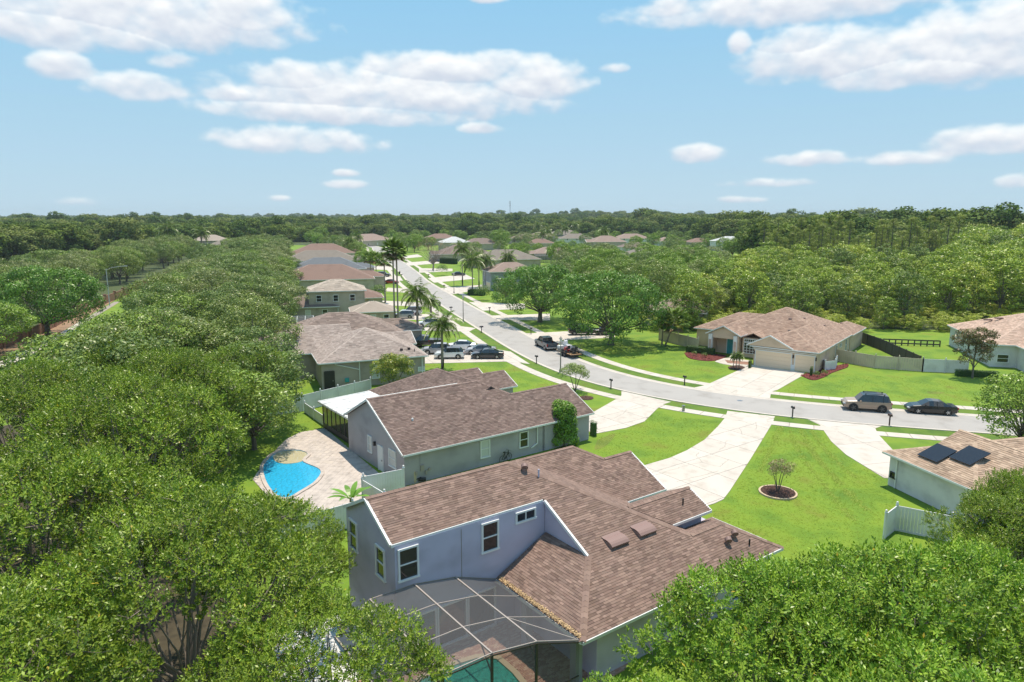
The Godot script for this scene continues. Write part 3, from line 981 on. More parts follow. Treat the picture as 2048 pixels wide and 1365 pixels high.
# Sprigs: a short stem with a rosette of real leaves, for trees close enough to show them
func scatter_sprigs(b: MB, st: MB, r: RandomNumberGenerator, clumps: Array, count: float, l: float, w: float, core: Vector3, cols: Array, each := 8) -> void:
	for cl in clumps:
		var c: Vector3 = cl[0]
		var rad: Vector3 = cl[1]
		var tint: float = cl[2]
		var size: float = rad.x * rad.y + rad.x * rad.z + rad.y * rad.z
		var out: Vector3 = (c - core).normalized()
		for k in int(count * size):
			var d := rdir(r)
			if d.dot(out) < -0.2 and d.y < 0.35:
				d = -d
			var rr := 0.4 + 0.68 * sqrt(r.randf())
			var p := c + d * rad * rr
			var g := (d * 0.7 + Vector3.UP * 0.75 + rdir(r) * 0.55).normalized()
			var s := g.cross(rdir(r)).normalized()
			var t := g.cross(s)
			var len := l * r.randf_range(1.6, 3.2)
			var warm := r.randf()
			for j in each:
				var f := (j + r.randf()) / each
				var a := j * 2.4 + r.randf() * 0.5
				var o := s * cos(a) + t * sin(a)
				var ax := (g * (0.25 + 0.75 * f) + o * (1.0 - 0.45 * f)).normalized()
				var nn := (g - ax * g.dot(ax) + rdir(r) * 0.25).normalized()
				var cc: Color = (cols[0] as Color).lerp(cols[1], clampf(warm * 0.7 + r.randf() * 0.3, 0, 1)) * (tint * r.randf_range(0.82, 1.18))
				if r.randf() < 0.006:
					cc = Color(0.42, 0.33, 0.03)
				b.col = cc
				var q := r.randf_range(0.75, 1.25)
				b.leaf(p + g * (len * f), ax, nn, nn, l * q, w * q)
			if st and k % 16 == 0:
				var e := p.lerp(c, 0.8) + rdir(r) * 0.1
				st.tube(PackedVector3Array([e, p.lerp(e, 0.4) + rdir(r) * 0.12, p + g * len]), PackedFloat32Array([0.022, 0.014, 0.005]), 3, false)

# Clumps over a dome: rx, ry half sizes, centre height cy
func dome(r: RandomNumberGenerator, k: int, rx: float, ry: float, cy: float, cs: float, low := -0.35, inner := 3) -> Array:
	var out := []
	for i in k:
		var y := lerpf(low, 1.0, pow((i + 0.5) / k, 0.75))
		var a := i * 2.39996 + r.randf_range(-0.5, 0.5)
		var s := sqrt(maxf(0.0, 1.0 - y * y)) if y > 0 else 1.0 - 0.35 * absf(y)
		var f := r.randf_range(0.6, 0.97)
		var c := Vector3(cos(a) * s * rx * f, cy + y * ry * r.randf_range(0.7, 0.92), sin(a) * s * rx * f)
		var q := cs * r.randf_range(0.7, 1.25)
		out.append([c, Vector3(q * r.randf_range(0.9, 1.3), q * r.randf_range(0.65, 0.95), q * r.randf_range(0.9, 1.3)), r.randf_range(0.78, 1.2)])
	for i in k / inner:
		out.append([Vector3(r.randf_range(-0.4, 0.4) * rx, cy + r.randf_range(-0.2, 0.45) * ry, r.randf_range(-0.4, 0.4) * rx), Vector3(cs, cs * 0.8, cs) * 1.1, 0.85])
	return out

func limbs(b: MB, r: RandomNumberGenerator, clumps: Array, fork: float, trunk: float, every := 1, sides := 6, spread := 0.25) -> void:
	var lean := Vector3(r.randf_range(-spread, spread), 0, r.randf_range(-spread, spread))
	b.tube(PackedVector3Array([Vector3(0, -0.2, 0), Vector3(0, 0.25, 0), lean * 0.5 + Vector3(0, fork * 0.5, 0), lean + Vector3(0, fork, 0)]), PackedFloat32Array([trunk * 1.7, trunk * 1.2, trunk, trunk * 0.85]), sides + 2)
	var top := lean + Vector3(0, fork, 0)
	for i in range(0, clumps.size(), every):
		var c: Vector3 = clumps[i][0]
		if c.y < fork * 0.8:
			continue
		var m := top.lerp(c, 0.5) + Vector3(r.randf_range(-0.6, 0.6), r.randf_range(0.0, 0.8) - 0.12 * (c - top).length(), r.randf_range(-0.6, 0.6))
		var q := trunk * r.randf_range(0.16, 0.34)
		b.tube(PackedVector3Array([top - Vector3(0, r.randf() * fork * 0.3, 0), top.lerp(m, 0.5) + Vector3(r.randf_range(-0.3, 0.3), -0.1, r.randf_range(-0.3, 0.3)), m, c]), PackedFloat32Array([q * 1.5, q * 1.1, q * 0.75, q * 0.25]), sides, false)

var kinds := {}

func keep_kind(key: String, crown: ArrayMesh, trunk: ArrayMesh) -> void:
	kinds[key] = [crown, trunk]

func plant(key: String, called: String, label: String, group: String, at: Vector3, turn: float, s: Vector3, category := "tree") -> Node3D:
	var o := thing(called, label, category, at, turn, group)
	o.scale = s
	share(o, "trunk", kinds[key][1])
	share(o, "crown", kinds[key][0])
	return o

func make_kinds() -> void:
	var r := RandomNumberGenerator.new()
	# near oaks with leafy sprigs
	for i in 3:
		r.seed = 100 + i
		var cl := dome(r, 72, 5.9, 4.3, 6.6, 0.88, -0.55, 14)
		var b := MB.new()
		var t := MB.new()
		limbs(t, r, cl, 2.6, 0.26, 2, 6, 0.5)
		scatter_sprigs(b, t, r, cl, 33.0, 0.15, 0.07, Vector3(0, 5, 0), [Color(0.088, 0.173, 0.020), Color(0.316, 0.404, 0.045)], 9)
		keep_kind("near_oak%d" % i, b.mesh(M.leaves), t.mesh(M.pale_bark))
	# broad-leaved evergreen at the right foreground
	for i in 2:
		r.seed = 130 + i
		var cl := dome(r, 54, 4.6, 3.4, 4.6, 0.82, -0.75, 14)
		var b := MB.new()
		var t := MB.new()
		limbs(t, r, cl, 1.4, 0.15, 2, 5, 0.4)
		scatter_sprigs(b, t, r, cl, 33.0, 0.18, 0.075, Vector3(0, 3.6, 0), [Color(0.095, 0.215, 0.022), Color(0.34, 0.475, 0.055)], 9)
		keep_kind("laurel%d" % i, b.mesh(M.leaves), t.mesh(M.pale_bark))
	# middle-distance oaks: grey-green
	for i in 4:
		r.seed = 160 + i
		var cl := dome(r, 62, 5.4, 4.1, 5.7, 1.0, -0.85, 10)
		var b := MB.new()
		var t := MB.new()
		limbs(t, r, cl, 2.4, 0.25, 3, 5, 0.3)
		scatter_leaves(b, r, cl, 46.0, 0.25, 0.14, Vector3(0, 4.6, 0), [[Color(0.125, 0.175, 0.04), Color(0.33, 0.40, 0.10)], [Color(0.095, 0.155, 0.04), Color(0.27, 0.35, 0.09)], [Color(0.145, 0.175, 0.06), Color(0.34, 0.38, 0.14)], [Color(0.115, 0.19, 0.03), Color(0.34, 0.44, 0.08)]][i])
		keep_kind("oak%d" % i, b.mesh(M.leaves), t.mesh(M.bark))
	# greener broadleaf trees
	for i in 3:
		r.seed = 190 + i
		var cl := dome(r, 64, 5.0, 4.6, 6.0, 1.05, -0.85, 8)
		var b := MB.new()
		var t := MB.new()
		limbs(t, r, cl, 2.6, 0.25, 3, 5, 0.3)
		scatter_leaves(b, r, cl, 46.0, 0.26, 0.16, Vector3(0, 4.8, 0), [Color(0.117, 0.210, 0.025), Color(0.304, 0.420, 0.054)])
		keep_kind("green%d" % i, b.mesh(M.leaves), t.mesh(M.bark))
	# wood on the right: taller, lighter crowns
	for i in 4:
		r.seed = 220 + i
		var cl := dome(r, 40, 3.8, 5.7, 6.6, 0.92, -0.95, 10)
		var b := MB.new()
		var t := MB.new()
		limbs(t, r, cl, 3.4, 0.2, 3, 5, 0.4)
		var hue := [[Color(0.175, 0.273, 0.027), Color(0.421, 0.504, 0.063)], [Color(0.129, 0.210, 0.027), Color(0.316, 0.399, 0.054)], [Color(0.257, 0.326, 0.036), Color(0.538, 0.567, 0.099)], [Color(0.094, 0.163, 0.032), Color(0.234, 0.294, 0.059)]]
		scatter_leaves(b, r, cl, 34.0, 0.34, 0.21, Vector3(0, 6, 0), hue[i])
		keep_kind("wood%d" % i, b.mesh(M.leaves), t.mesh(M.bark))
	# pines: bare stem, tufted top
	for i in 3:
		r.seed = 250 + i
		var cl := []
		for k in 22:
			var y := r.randf()
			var a := r.randf() * TAU
			var s := lerpf(2.6, 0.5, y) * r.randf_range(0.3, 1.0)
			cl.append([Vector3(cos(a) * s, 10.0 + y * 9.0, sin(a) * s), Vector3(0.95, 0.6, 0.95) * r.randf_range(0.7, 1.2), r.randf_range(0.8, 1.2)])
		var b := MB.new()
		var t := MB.new()
		t.tube(PackedVector3Array([Vector3(0, -0.2, 0), Vector3(0.1, 8, 0.1), Vector3(0, 19, 0)]), PackedFloat32Array([0.26, 0.19, 0.05]), 6)
		for q in cl:
			t.tube(PackedVector3Array([Vector3(0.05, q[0].y - 0.6, 0.05), q[0]]), PackedFloat32Array([0.06, 0.025]), 3, false)
		scatter_leaves(b, r, cl, 62.0, 0.42, 0.07, Vector3(0, 12, 0), [Color(0.164, 0.210, 0.036), Color(0.351, 0.399, 0.072)])
		keep_kind("pine%d" % i, b.mesh(M.leaves), t.mesh(M.bark))
	# wide shade trees of the big lawn
	for i in 2:
		r.seed = 270 + i
		var cl := dome(r, 130, 9.6, 5.6, 5.9, 1.2, -0.72, 10)
		var b := MB.new()
		var t := MB.new()
		limbs(t, r, cl, 2.4, 0.42, 4, 6, 0.3)
		scatter_leaves(b, r, cl, 40.0, 0.30, 0.19, Vector3(0, 4.8, 0), [Color(0.075, 0.175, 0.024), Color(0.215, 0.36, 0.058)])
		keep_kind("shade%d" % i, b.mesh(M.leaves), t.mesh(M.bark))
	# far trees for the woodland beyond
	for i in 3:
		r.seed = 280 + i
		var cl := dome(r, 11, 4.6, 4.2, 5.5, 1.9, -0.7)
		var b := MB.new()
		scatter_leaves(b, r, cl, 15.0, 0.62, 0.44, Vector3(0, 4, 0), [[Color(0.058, 0.105, 0.027), Color(0.140, 0.200, 0.045)], [Color(0.094, 0.147, 0.032), Color(0.234, 0.294, 0.063)], [Color(0.117, 0.158, 0.045), Color(0.257, 0.284, 0.090)]][i])
		keep_kind("far%d" % i, b.mesh(M.far_leaves), null)

func in_poly(p: Vector2, poly: PackedVector2Array) -> bool:
	return Geometry2D.is_point_in_polygon(p, poly)

# Jittered places inside a polygon
func places(r: RandomNumberGenerator, poly: PackedVector2Array, step: float) -> Array:
	var lo := poly[0]
	var hi := poly[0]
	for p in poly:
		lo = lo.min(p)
		hi = hi.max(p)
	var out := []
	var row := 0
	var z := lo.y
	while z < hi.y:
		var x := lo.x + (step * 0.5 if row % 2 else 0.0)
		while x < hi.x:
			var p := Vector2(x, z) + Vector2(r.randf_range(-0.46, 0.46), r.randf_range(-0.46, 0.46)) * step
			if in_poly(p, poly):
				out.append(p)
			x += step
		z += step * 0.87
		row += 1
	return out

func make_trees() -> void:
	make_kinds()
	var r := RandomNumberGenerator.new()
	r.seed = 4
	# row of oaks behind the back yards
	var belt := PackedVector2Array([Vector2(-18, -54), Vector2(-25, -66), Vector2(-29, -78), Vector2(-33, -95), Vector2(-44, -130), Vector2(-60, -180), Vector2(-84, -260), Vector2(-118, -360), Vector2(-146, -440), Vector2(-160, -430), Vector2(-130, -300), Vector2(-95, -200), Vector2(-72, -136), Vector2(-59, -104), Vector2(-48, -77), Vector2(-37, -53)])
	for p in places(r, belt, 7.6):
		var s := r.randf_range(0.72, 1.15)
		plant("oak%d" % r.randi_range(0, 3), "live_oak", "grey-green live oak crowded in the belt behind the back yards", "live oaks behind the back yards", Vector3(p.x, 0, p.y), r.randf() * TAU, Vector3(s * 1.08, s * r.randf_range(0.78, 1.1), s * 1.08))

# ---- palms, shrubs, hedges and the places of all plants ---------------------------
func palm_kinds() -> void:
	var r := RandomNumberGenerator.new()
	for i in 2:
		r.seed = 300 + i
		var b := MB.new()
		for k in 34:
			var a := k * 2.39996
			var el := lerpf(1.25, -0.75, k / 33.0) + r.randf_range(-0.12, 0.12)
			var d := Vector3(cos(a) * cos(el), sin(el), sin(a) * cos(el))
			var p := d * r.randf_range(0.75, 1.05)
			b.col = Color(0.16, 0.2, 0.05)
			b.leaf(Vector3.ZERO, d, Vector3.UP, Vector3.UP, p.length(), 0.05)
			var side := d.cross(Vector3.UP).normalized()
			var dead := k > 27
			for j in 15:
				var t := lerpf(-1.25, 1.25, j / 14.0)
				var ax := (d * cos(t) + side * sin(t) + Vector3(0, -0.18 - 0.2 * absf(t), 0)).normalized()
				b.col = (Color(0.30, 0.2, 0.11) if dead else Color(0.085, 0.16, 0.03).lerp(Color(0.2, 0.29, 0.06), r.randf())) * r.randf_range(0.8, 1.2)
				var nn := (Vector3.UP + d * 0.3 + side * sin(t) * 0.3).normalized()
				b.leaf(p, ax, nn, nn, 0.85 * r.randf_range(0.85, 1.1), 0.11)
		keep_kind("fan_palm%d" % i, b.mesh(M.leaves), null)
	for i in 2:
		r.seed = 320 + i
		var b := MB.new()
		for k in 22:
			var a := k * 2.39996 + r.randf_range(-0.2, 0.2)
			var el := lerpf(1.3, -0.25, k / 21.0)
			var h := Vector3(cos(a), 0, sin(a))
			var side := h.cross(Vector3.UP).normalized()
			var p := Vector3.ZERO
			var d := (h * cos(el) + Vector3.UP * sin(el))
			var l := 2.7 * r.randf_range(0.85, 1.1)
			var n := 20
			for j in n:
				var f := j / float(n)
				d = (d + Vector3(0, -0.028 - 0.075 * f, 0) * (1.0 + cos(el))).normalized()
				var q := p + d * (l / n)
				b.col = Color(0.2, 0.24, 0.07)
				b.leaf(p, d, Vector3.UP, Vector3.UP, l / n * 1.1, 0.045)
				for s in [-1.0, 1.0]:
					for m in 2:
						b.col = Color(0.07, 0.14, 0.028).lerp(Color(0.2, 0.29, 0.07), r.randf()) * r.randf_range(0.8, 1.15)
						var ax: Vector3 = (side * s * r.randf_range(0.6, 1.0) + d * 0.6 + Vector3(0, -0.35 - r.randf() * 0.5, 0)).normalized()
						var nn: Vector3 = (Vector3.UP + side * s * 0.6).normalized()
						b.leaf(p + d * (l / n * 0.5 * m), ax, nn, nn, 0.62 * (0.45 + 0.8 * sin(PI * clampf(f + 0.12, 0, 1))) * r.randf_range(0.8, 1.15), 0.06)
				p = q
		keep_kind("feather_palm%d" % i, b.mesh(M.leaves), null)
	var t := MB.new()
	var pts := PackedVector3Array()
	var rad := PackedFloat32Array()
	for i in 13:
		pts.append(Vector3(0.012 * sin(i * 1.3), i / 12.0, 0.012 * cos(i * 1.7)))
		rad.append(lerpf(1.35, 0.85, minf(1.0, i / 4.0)) * (1.0 + (0.05 if i % 2 else -0.03)))
	t.tube(pts, rad, 9)
	kinds["palm_trunk"] = [null, t.mesh(M.palm_bark)]

func palm(key: String, label: String, p: Vector2, h: float, s: float, lean := Vector2.ZERO, radius := 0.17) -> Node3D:
	var o := thing("palm_tree", label, "palm tree", Vector3(p.x, 0, p.y), fmod(p.x * 3.7, TAU), "")
	var t := share(o, "trunk", kinds["palm_trunk"][1])
	t.transform = Transform3D(Basis(Vector3(radius, 0, 0), Vector3(lean.x, h, lean.y), Vector3(0, 0, radius)), Vector3(0, -0.1, 0))
	var c := share(o, "crown", kinds[key][0], Vector3(lean.x, h - 0.15, lean.y))
	c.scale = Vector3.ONE * s
	return o

# Leafy clumps grown for one plant only
func bush(called: String, label: String, category: String, p: Vector2, clumps: Array, count: float, l: float, w: float, cols: Array, stems: Array, sd: int, group := "") -> Node3D:
	var r := RandomNumberGenerator.new()
	r.seed = sd
	var o := thing(called, label, category, Vector3(p.x, 0, p.y), 0.0, group)
	var t := MB.new()
	for s in stems:
		var base: Vector3 = s[0]
		var top: Vector3 = s[1]
		t.tube(PackedVector3Array([base - Vector3(0, 0.1, 0), base.lerp(top, 0.5) + Vector3(r.randf_range(-0.1, 0.1), 0, r.randf_range(-0.1, 0.1)), top]), PackedFloat32Array([s[2], s[2] * 0.75, s[2] * 0.35]), 6)
	if stems.size():
		part(o, "stem", t, M.bark)
	var b := MB.new()
	scatter_leaves(b, r, clumps, count, l, w, Vector3(0, 0.2, 0), cols)
	part(o, "foliage", b, M.leaves)
	return o

func hedge(label: String, a: Vector2, c: Vector2, wide: float, h: float, cols: Array, sd: int) -> void:
	var r := RandomNumberGenerator.new()
	r.seed = sd
	var o := thing("hedge", label, "hedge")
	var b := MB.new()
	var d := (c - a)
	var s := Vector2(-d.y, d.x).normalized()
	var core := MB.new()
	core.col = cols[0]
	core.bar(Vector3(a.x, h * 0.46, a.y), Vector3(c.x, h * 0.46, c.y), wide * 0.8, h * 0.86)
	part(o, "branches", core, M.paint_v)
	for i in int(d.length() * (wide + 2.0 * h) * 330.0):
		var f := r.randf_range(-0.01, 1.01)
		var q := r.randf() * (wide + 2.0 * h)
		var off := 0.0
		var y := 0.0
		var nn := Vector3.UP
		if q < wide:
			off = q - wide * 0.5
			y = h
		elif q < wide + h:
			off = wide * 0.5
			y = q - wide
			nn = Vector3(s.x, 0.3, s.y)
		else:
			off = -wide * 0.5
			y = q - wide - h
			nn = Vector3(-s.x, 0.3, -s.y)
		var p := a + d * f + s * (off * r.randf_range(0.85, 1.06))
		nn = (nn + rdir(r) * 0.7).normalized()
		b.col = (cols[0] as Color).lerp(cols[1], r.randf()) * r.randf_range(0.8, 1.2)
		b.leaf(Vector3(p.x, y * r.randf_range(0.94, 1.04) + 0.03, p.y), nn.cross(rdir(r)).normalized(), nn, nn, 0.1, 0.055)
	part(o, "foliage", b, M.leaves)

func stuff_copies(called: String, label: String, category: String, me: Mesh, tf: Array) -> void:
	var mm := MultiMesh.new()
	mm.transform_format = MultiMesh.TRANSFORM_3D
	mm.mesh = me
	mm.instance_count = tf.size()
	for i in tf.size():
		mm.set_instance_transform(i, tf[i])
	var o := MultiMeshInstance3D.new()
	o.name = numbered(called)
	o.multimesh = mm
	add_child(o)
	tag(o, label, category, "", "stuff")

func near_line(p: Vector2, line: PackedVector2Array) -> float:
	var d := 1e9
	for i in range(0, line.size(), 3):
		d = minf(d, p.distance_squared_to(line[i]))
	return sqrt(d)

func make_plants() -> void:
	palm_kinds()
	var r := RandomNumberGenerator.new()
	r.seed = 11
	# foreground oaks on the left
	var near := [[-12.4, -24.6, 0.95, 0, "pale-limbed oak over the back yard of the slate blue house"], [-16.5, -17.5, 0.95, 1, "oak crown just outside the pool cage"], [-20.5, -28.5, 1.02, 2, "oak with a forked pale trunk left of the pool cage oak"], [-24, -21, 0.98, 0, "dense oak at the near end of the belt"], [-22.5, -38.5, 1.08, 1, "tall oak beside the free-form pool garden"], [-31, -31, 1.08, 2, "oak with yellowish sprigs deep in the near belt"], [-31.5, -44, 1.05, 0, "broad oak behind the pool garden lawn"], [-27, -53, 0.98, 1, "oak leaning over the pool garden fence"], [-6.6, -20.6, 0.74, 2, "low oak branches beside the screened pool"], [-39, -40, 1.02, 1, "oak crowning the middle of the near belt"], [-39, -26, 1.0, 2, "oak at the edge of the near belt"], [-12.0, -31.0, 0.7, 1, "small oak behind the white patio of the slate blue house"], [-25.0, -58.5, 0.74, 0, "leafy oak hanging over the lawn at the free-form pool"], [-26.5, -66.5, 0.8, 2, "leafy oak at the white fence of the pool garden"], [-33, -57, 0.95, 1, "dense oak behind the leafy oaks of the pool garden"]]
	for q in near:
		plant("near_oak%d" % q[3], "oak_tree", q[4], "near oaks with visible leaves", Vector3(q[0], 0, q[1]), r.randf() * TAU, Vector3(q[2], q[2], q[2]))
	# foreground evergreens on the right
	for q in [[9.6, -24.0, 0.95, 0, "glossy evergreen tree against the side wall of the slate blue house"], [14.5, -24.6, 1.0, 1, "glossy evergreen tree with yellow-green shoots on the side lawn"], [18.6, -25.6, 0.94, 0, "broad glossy evergreen tree at the corner of the side lawn"], [4.2, -19.6, 0.72, 1, "low glossy evergreen by the corner of the pool cage"], [13.0, -18.0, 0.95, 0, "glossy evergreen tree in the nearest corner"], [24.0, -22.5, 0.9, 1, "glossy evergreen tree beside the olive oak"]]:
		plant("laurel%d" % q[3], "evergreen_tree", q[4], "glossy evergreens", Vector3(q[0], 0, q[1]), r.randf() * TAU, Vector3(q[2], q[2], q[2]))
	for q in [[26.6, -33.8, 0.66, 1, "olive-green oak with upright shoots before the solar panel house"], [29.6, -35.4, 0.68, 2, "olive-green oak behind the white fence of the solar panel house"]]:
		plant("near_oak%d" % q[3], "oak_tree", q[4], "", Vector3(q[0], 0, q[1]), r.randf() * TAU, Vector3(q[2], q[2] * 0.92, q[2]))
	for q in [[28.8, -36.6, 0.5, 0.66, "upright olive oak before the solar panel house wall"]]:
		plant("near_oak2", "oak_tree", q[4], "", Vector3(q[0], 0, q[1]), 1.0, Vector3(q[2], q[3], q[2]))
	# single trees of the street
	plant("shade0", "shade_tree", "huge round green shade tree on the big lawn across the road", "", Vector3(16.44, 0, -113.47), 0.6, Vector3(1.08, 1.08, 1.0))
	plant("shade1", "shade_tree", "dark green shade tree leaning over the road next to the huge one", "", Vector3(5.64, 0, -138.4), 2.0, Vector3(1.08, 1.04, 1.0))
	plant("oak1", "live_oak", "dark small oak at the pavement beside the shade trees", "", Vector3(-1.49, 0.00, -171.41), 1.0, Vector3(0.62, 0.62, 0.62))
	plant("green2", "street_tree", "bright green street tree shading the end of the verge", "", Vector3(45.6, 0, -59.2), 0.3, Vector3(0.86, 0.72, 0.86))
	plant("shade1", "broadleaf_tree", "bright green spreading tree over the brick boundary wall", "", Vector3(-82, 0, -121), 0.5, Vector3(1.05, 1.12, 1.0))
	plant("green1", "broadleaf_tree", "second bright green tree at the brick boundary wall", "", Vector3(-80, 0, -104), 2.5, Vector3(1.2, 0.8, 1.2))
	for q in [[1290, Vector2(29.10, -150.75), 1.25, "oak0", "wide grey-green oak right behind the huge shade tree"], [1372, Vector2(39.28, -155.65), 0.95, "green2", "yellow-green tree between the shade tree and the tan house"], [1415, Vector2(40.30, -141.79), 0.85, "oak2", "dense oak against the left end of the tan house roof"], [1460, Vector2(46.75, -147.64), 0.9, "oak1", "dense oak behind the entry gable of the tan house"], [1180, Vector2(20.17, -178.84), 1.1, "green0", "round green tree behind the two shade trees"], [1240, Vector2(29.35, -188.14), 1.1, "oak3", "grey-green oak in front of the charcoal roof"], [1330, Vector2(42.12, -190.62), 1.15, "green1", "bright green tree behind the wide grey-green oak"], [1090, Vector2(9.08, -190.62), 0.85, "oak1", "grey-green oak beside the red-roofed house"], [1395, Vector2(50.42, -188.14), 1.0, "oak0", "grey-green oak at the rust-brown cypress row"], [1000, Vector2(-7.64, -445.94), 1.3, "green1", "round green tree behind the broad grey roof"], [1050, Vector2(8.67, -467.02), 1.2, "oak2", "dark oak behind the black pool cage"], [800, Vector2(-71.33, -445.94), 1.1, "green0", "green tree beside the road before the bend"], [830, Vector2(-63.68, -459.78), 1.0, "green2", "second green tree beside the road before the bend"], [640, Vector2(-154.58, -564.73), 1.3, "green1", "tall green tree behind the orange-brown roof"], [600, Vector2(-177.38, -587.02), 1.3, "oak3", "grey-green tree behind the orange-brown roof"]]:
		plant(q[3], "garden_tree", q[4], "", Vector3(q[1].x, 0, q[1].y), q[2] * 5.0, Vector3(q[2], q[2] * 0.95, q[2]))
	var rr := RandomNumberGenerator.new()
	rr.seed = 77
	var d1 := dome(rr, 20, 2.5, 2.7, 4.2, 0.75, -0.9)
	bush("magnolia", "bronze-leaved magnolia in front of the white house with the red door", "tree", Vector2(60.65, -89.2), d1, 130, 0.24, 0.13, [Color(0.20, 0.11, 0.06), Color(0.17, 0.21, 0.07)], [[Vector3.ZERO, Vector3(0, 4.5, 0), 0.14], [Vector3(0, 1.5, 0), Vector3(1.2, 4, 0.5), 0.07], [Vector3(0, 1.5, 0), Vector3(-1.1, 4, -0.5), 0.07]], 1)
	var d2 := dome(rr, 22, 1.05, 0.75, 1.85, 0.3, -0.5)
	bush("crape_myrtle", "small multi-stemmed crape myrtle with pinkish tips in the mulch ring", "tree", Vector2(20.56, -50.81), d2, 300, 0.12, 0.05, [Color(0.20, 0.28, 0.07), Color(0.44, 0.30, 0.20)], [[Vector3(-0.05, 0, 0), Vector3(-0.6, 1.9, 0.1), 0.045], [Vector3(0.05, 0, 0), Vector3(0.55, 1.9, -0.2), 0.045], [Vector3(0, 0, 0.05), Vector3(0.05, 2.1, 0.4), 0.05], [Vector3(0, 0, -0.05), Vector3(-0.1, 2.3, -0.4), 0.04]], 2)
	var d3 := dome(rr, 18, 1.7, 1.0, 2.3, 0.5, -0.5)
	bush("ornamental_tree", "small light green tree beside the lantern street lamp", "tree", Vector2(7.68, -82.32), d3, 210, 0.16, 0.07, [Color(0.17, 0.25, 0.06), Color(0.40, 0.46, 0.16)], [[Vector3.ZERO, Vector3(-0.7, 2.2, 0), 0.06], [Vector3.ZERO, Vector3(0.8, 2.3, 0.2), 0.06], [Vector3.ZERO, Vector3(0.1, 2.5, -0.4), 0.06]], 3)
	var d4 := []
	for i in 26:
		var y := (i + 0.5) / 26.0
		var a := i * 2.4
		d4.append([Vector3(cos(a) * 0.75 * (1.05 - y * 0.35), 0.5 + y * 3.4, sin(a) * 0.75 * (1.05 - y * 0.35)), Vector3(0.62, 0.6, 0.62), rr.randf_range(0.85, 1.2)])
	bush("dense_shrub", "dense upright bright green shrub against the grey house wall", "shrub", Vector2(4.82, -61.73), d4, 420, 0.15, 0.10, [Color(0.09, 0.20, 0.025), Color(0.27, 0.44, 0.05)], [[Vector3.ZERO, Vector3(0, 2.5, 0), 0.08]], 4)
	var d5 := dome(rr, 24, 2.5, 1.9, 2.7, 0.75, -0.8)
	bush("ornamental_tree", "bushy tree with yellow and red tips beside the taupe house", "tree", Vector2(-14.32, -81.59), d5, 150, 0.2, 0.1, [Color(0.09, 0.19, 0.025), Color(0.38, 0.36, 0.05)], [[Vector3.ZERO, Vector3(0, 2.8, 0), 0.12], [Vector3(0, 0.3, 0), Vector3(1.3, 2.8, 0.3), 0.08], [Vector3(0, 0.3, 0), Vector3(-1.3, 2.8, -0.2), 0.08]], 5)
	# bare reddish tree: fine dead twigs with few leaves
	var d6 := dome(rr, 30, 7.5, 4.2, 8.4, 1.3, -0.6)
	var bare := bush("bare_tree", "bare tree with dead reddish twigs beside the road", "tree", Vector2(-31.21, -275.22), d6, 7.0, 0.5, 0.06, [Color(0.34, 0.19, 0.13), Color(0.46, 0.31, 0.24)], [], 6)
	var bt := MB.new()
	limbs(bt, rr, d6, 3.0, 0.3, 1, 5, 0.4)
	part(bare, "trunk", bt, M.pale_bark)
	for q in [[Vector2(-269.87, -810.57), 17.0, "dead brown cypress above the oak belt"], [Vector2(68.77, -265.25), 7.5, "rust-brown cypress at the edge of the green"], [Vector2(70.13, -258.23), 8.0, "taller rust-brown cypress in the row by the green"], [Vector2(76.96, -265.25), 6.5, "short rust-brown cypress ending the row by the green"]]:
		var cl := []
		var h: float = q[1]
		for i in 26:
			var y := i / 25.0
			var a := i * 2.4
			cl.append([Vector3(cos(a) * 1.3 * (1.05 - y), h * (0.2 + 0.78 * y), sin(a) * 1.3 * (1.05 - y)), Vector3(0.8, 0.5, 0.8) * (1.15 - y * 0.7), rr.randf_range(0.7, 1.2)])
		bush("cypress", q[2], "tree", q[0], cl, 16, 0.4, 0.07, [Color(0.16, 0.07, 0.05), Color(0.26, 0.13, 0.09)], [[Vector3.ZERO, Vector3(0, h, 0), 0.2]], int(h * 10))
	# palms
	palm("fan_palm0", "tallest of the twin fan palms by the drive", Vector2(-21.61, -126.67), 15.4, 1.45)
	palm("fan_palm1", "second of the twin fan palms, slightly shorter", Vector2(-21.06, -127.23), 14.6, 1.45)
	palm("fan_palm0", "slim fan palm at the slate-roofed house, nearest its drive", Vector2(-45.24, -222.78), 8.2, 1.7)
	palm("fan_palm1", "slim fan palm in the middle of the three by the red car", Vector2(-41.90, -214.57), 8.4, 1.6)
	palm("fan_palm0", "slim fan palm standing over the red car lawn", Vector2(-31.26, -170.40), 10.6, 1.5)
	palm("feather_palm0", "large drooping feather palm by the wagon drive", Vector2(-15.61, -113.47), 8.6, 1.35, Vector2.ZERO, 0.22)
	palm("feather_palm1", "drooping feather palm over the crowded driveway", Vector2(-9.66, -94.38), 6.5, 1.25, Vector2.ZERO, 0.2)
	palm("feather_palm0", "feather palm with thick trunk on the pavement lawn", Vector2(-17.03, -144.66), 3.6, 1.0, Vector2.ZERO, 0.26)
	for q in [[925, Vector2(-15.20, -213.00), 11.5, 1.6, "tall feather palm in front of the broad grey roof"], [945, Vector2(-10.87, -190.62), 9.2, 1.7, "feather palm with pale trunk by the hedge"], [958, Vector2(-9.92, -208.42), 8.0, 1.4, "slim feather palm near the red-roofed two-storey house"], [972, Vector2(-7.65, -204.03), 8.6, 1.5, "feather palm beside the red-roofed house corner"], [1016, Vector2(-1.20, -208.42), 9.0, 1.5, "feather palm behind the red-roofed house"]]:
		palm("feather_palm%d" % (int(q[0]) % 2), q[4], q[1], q[2], q[3])
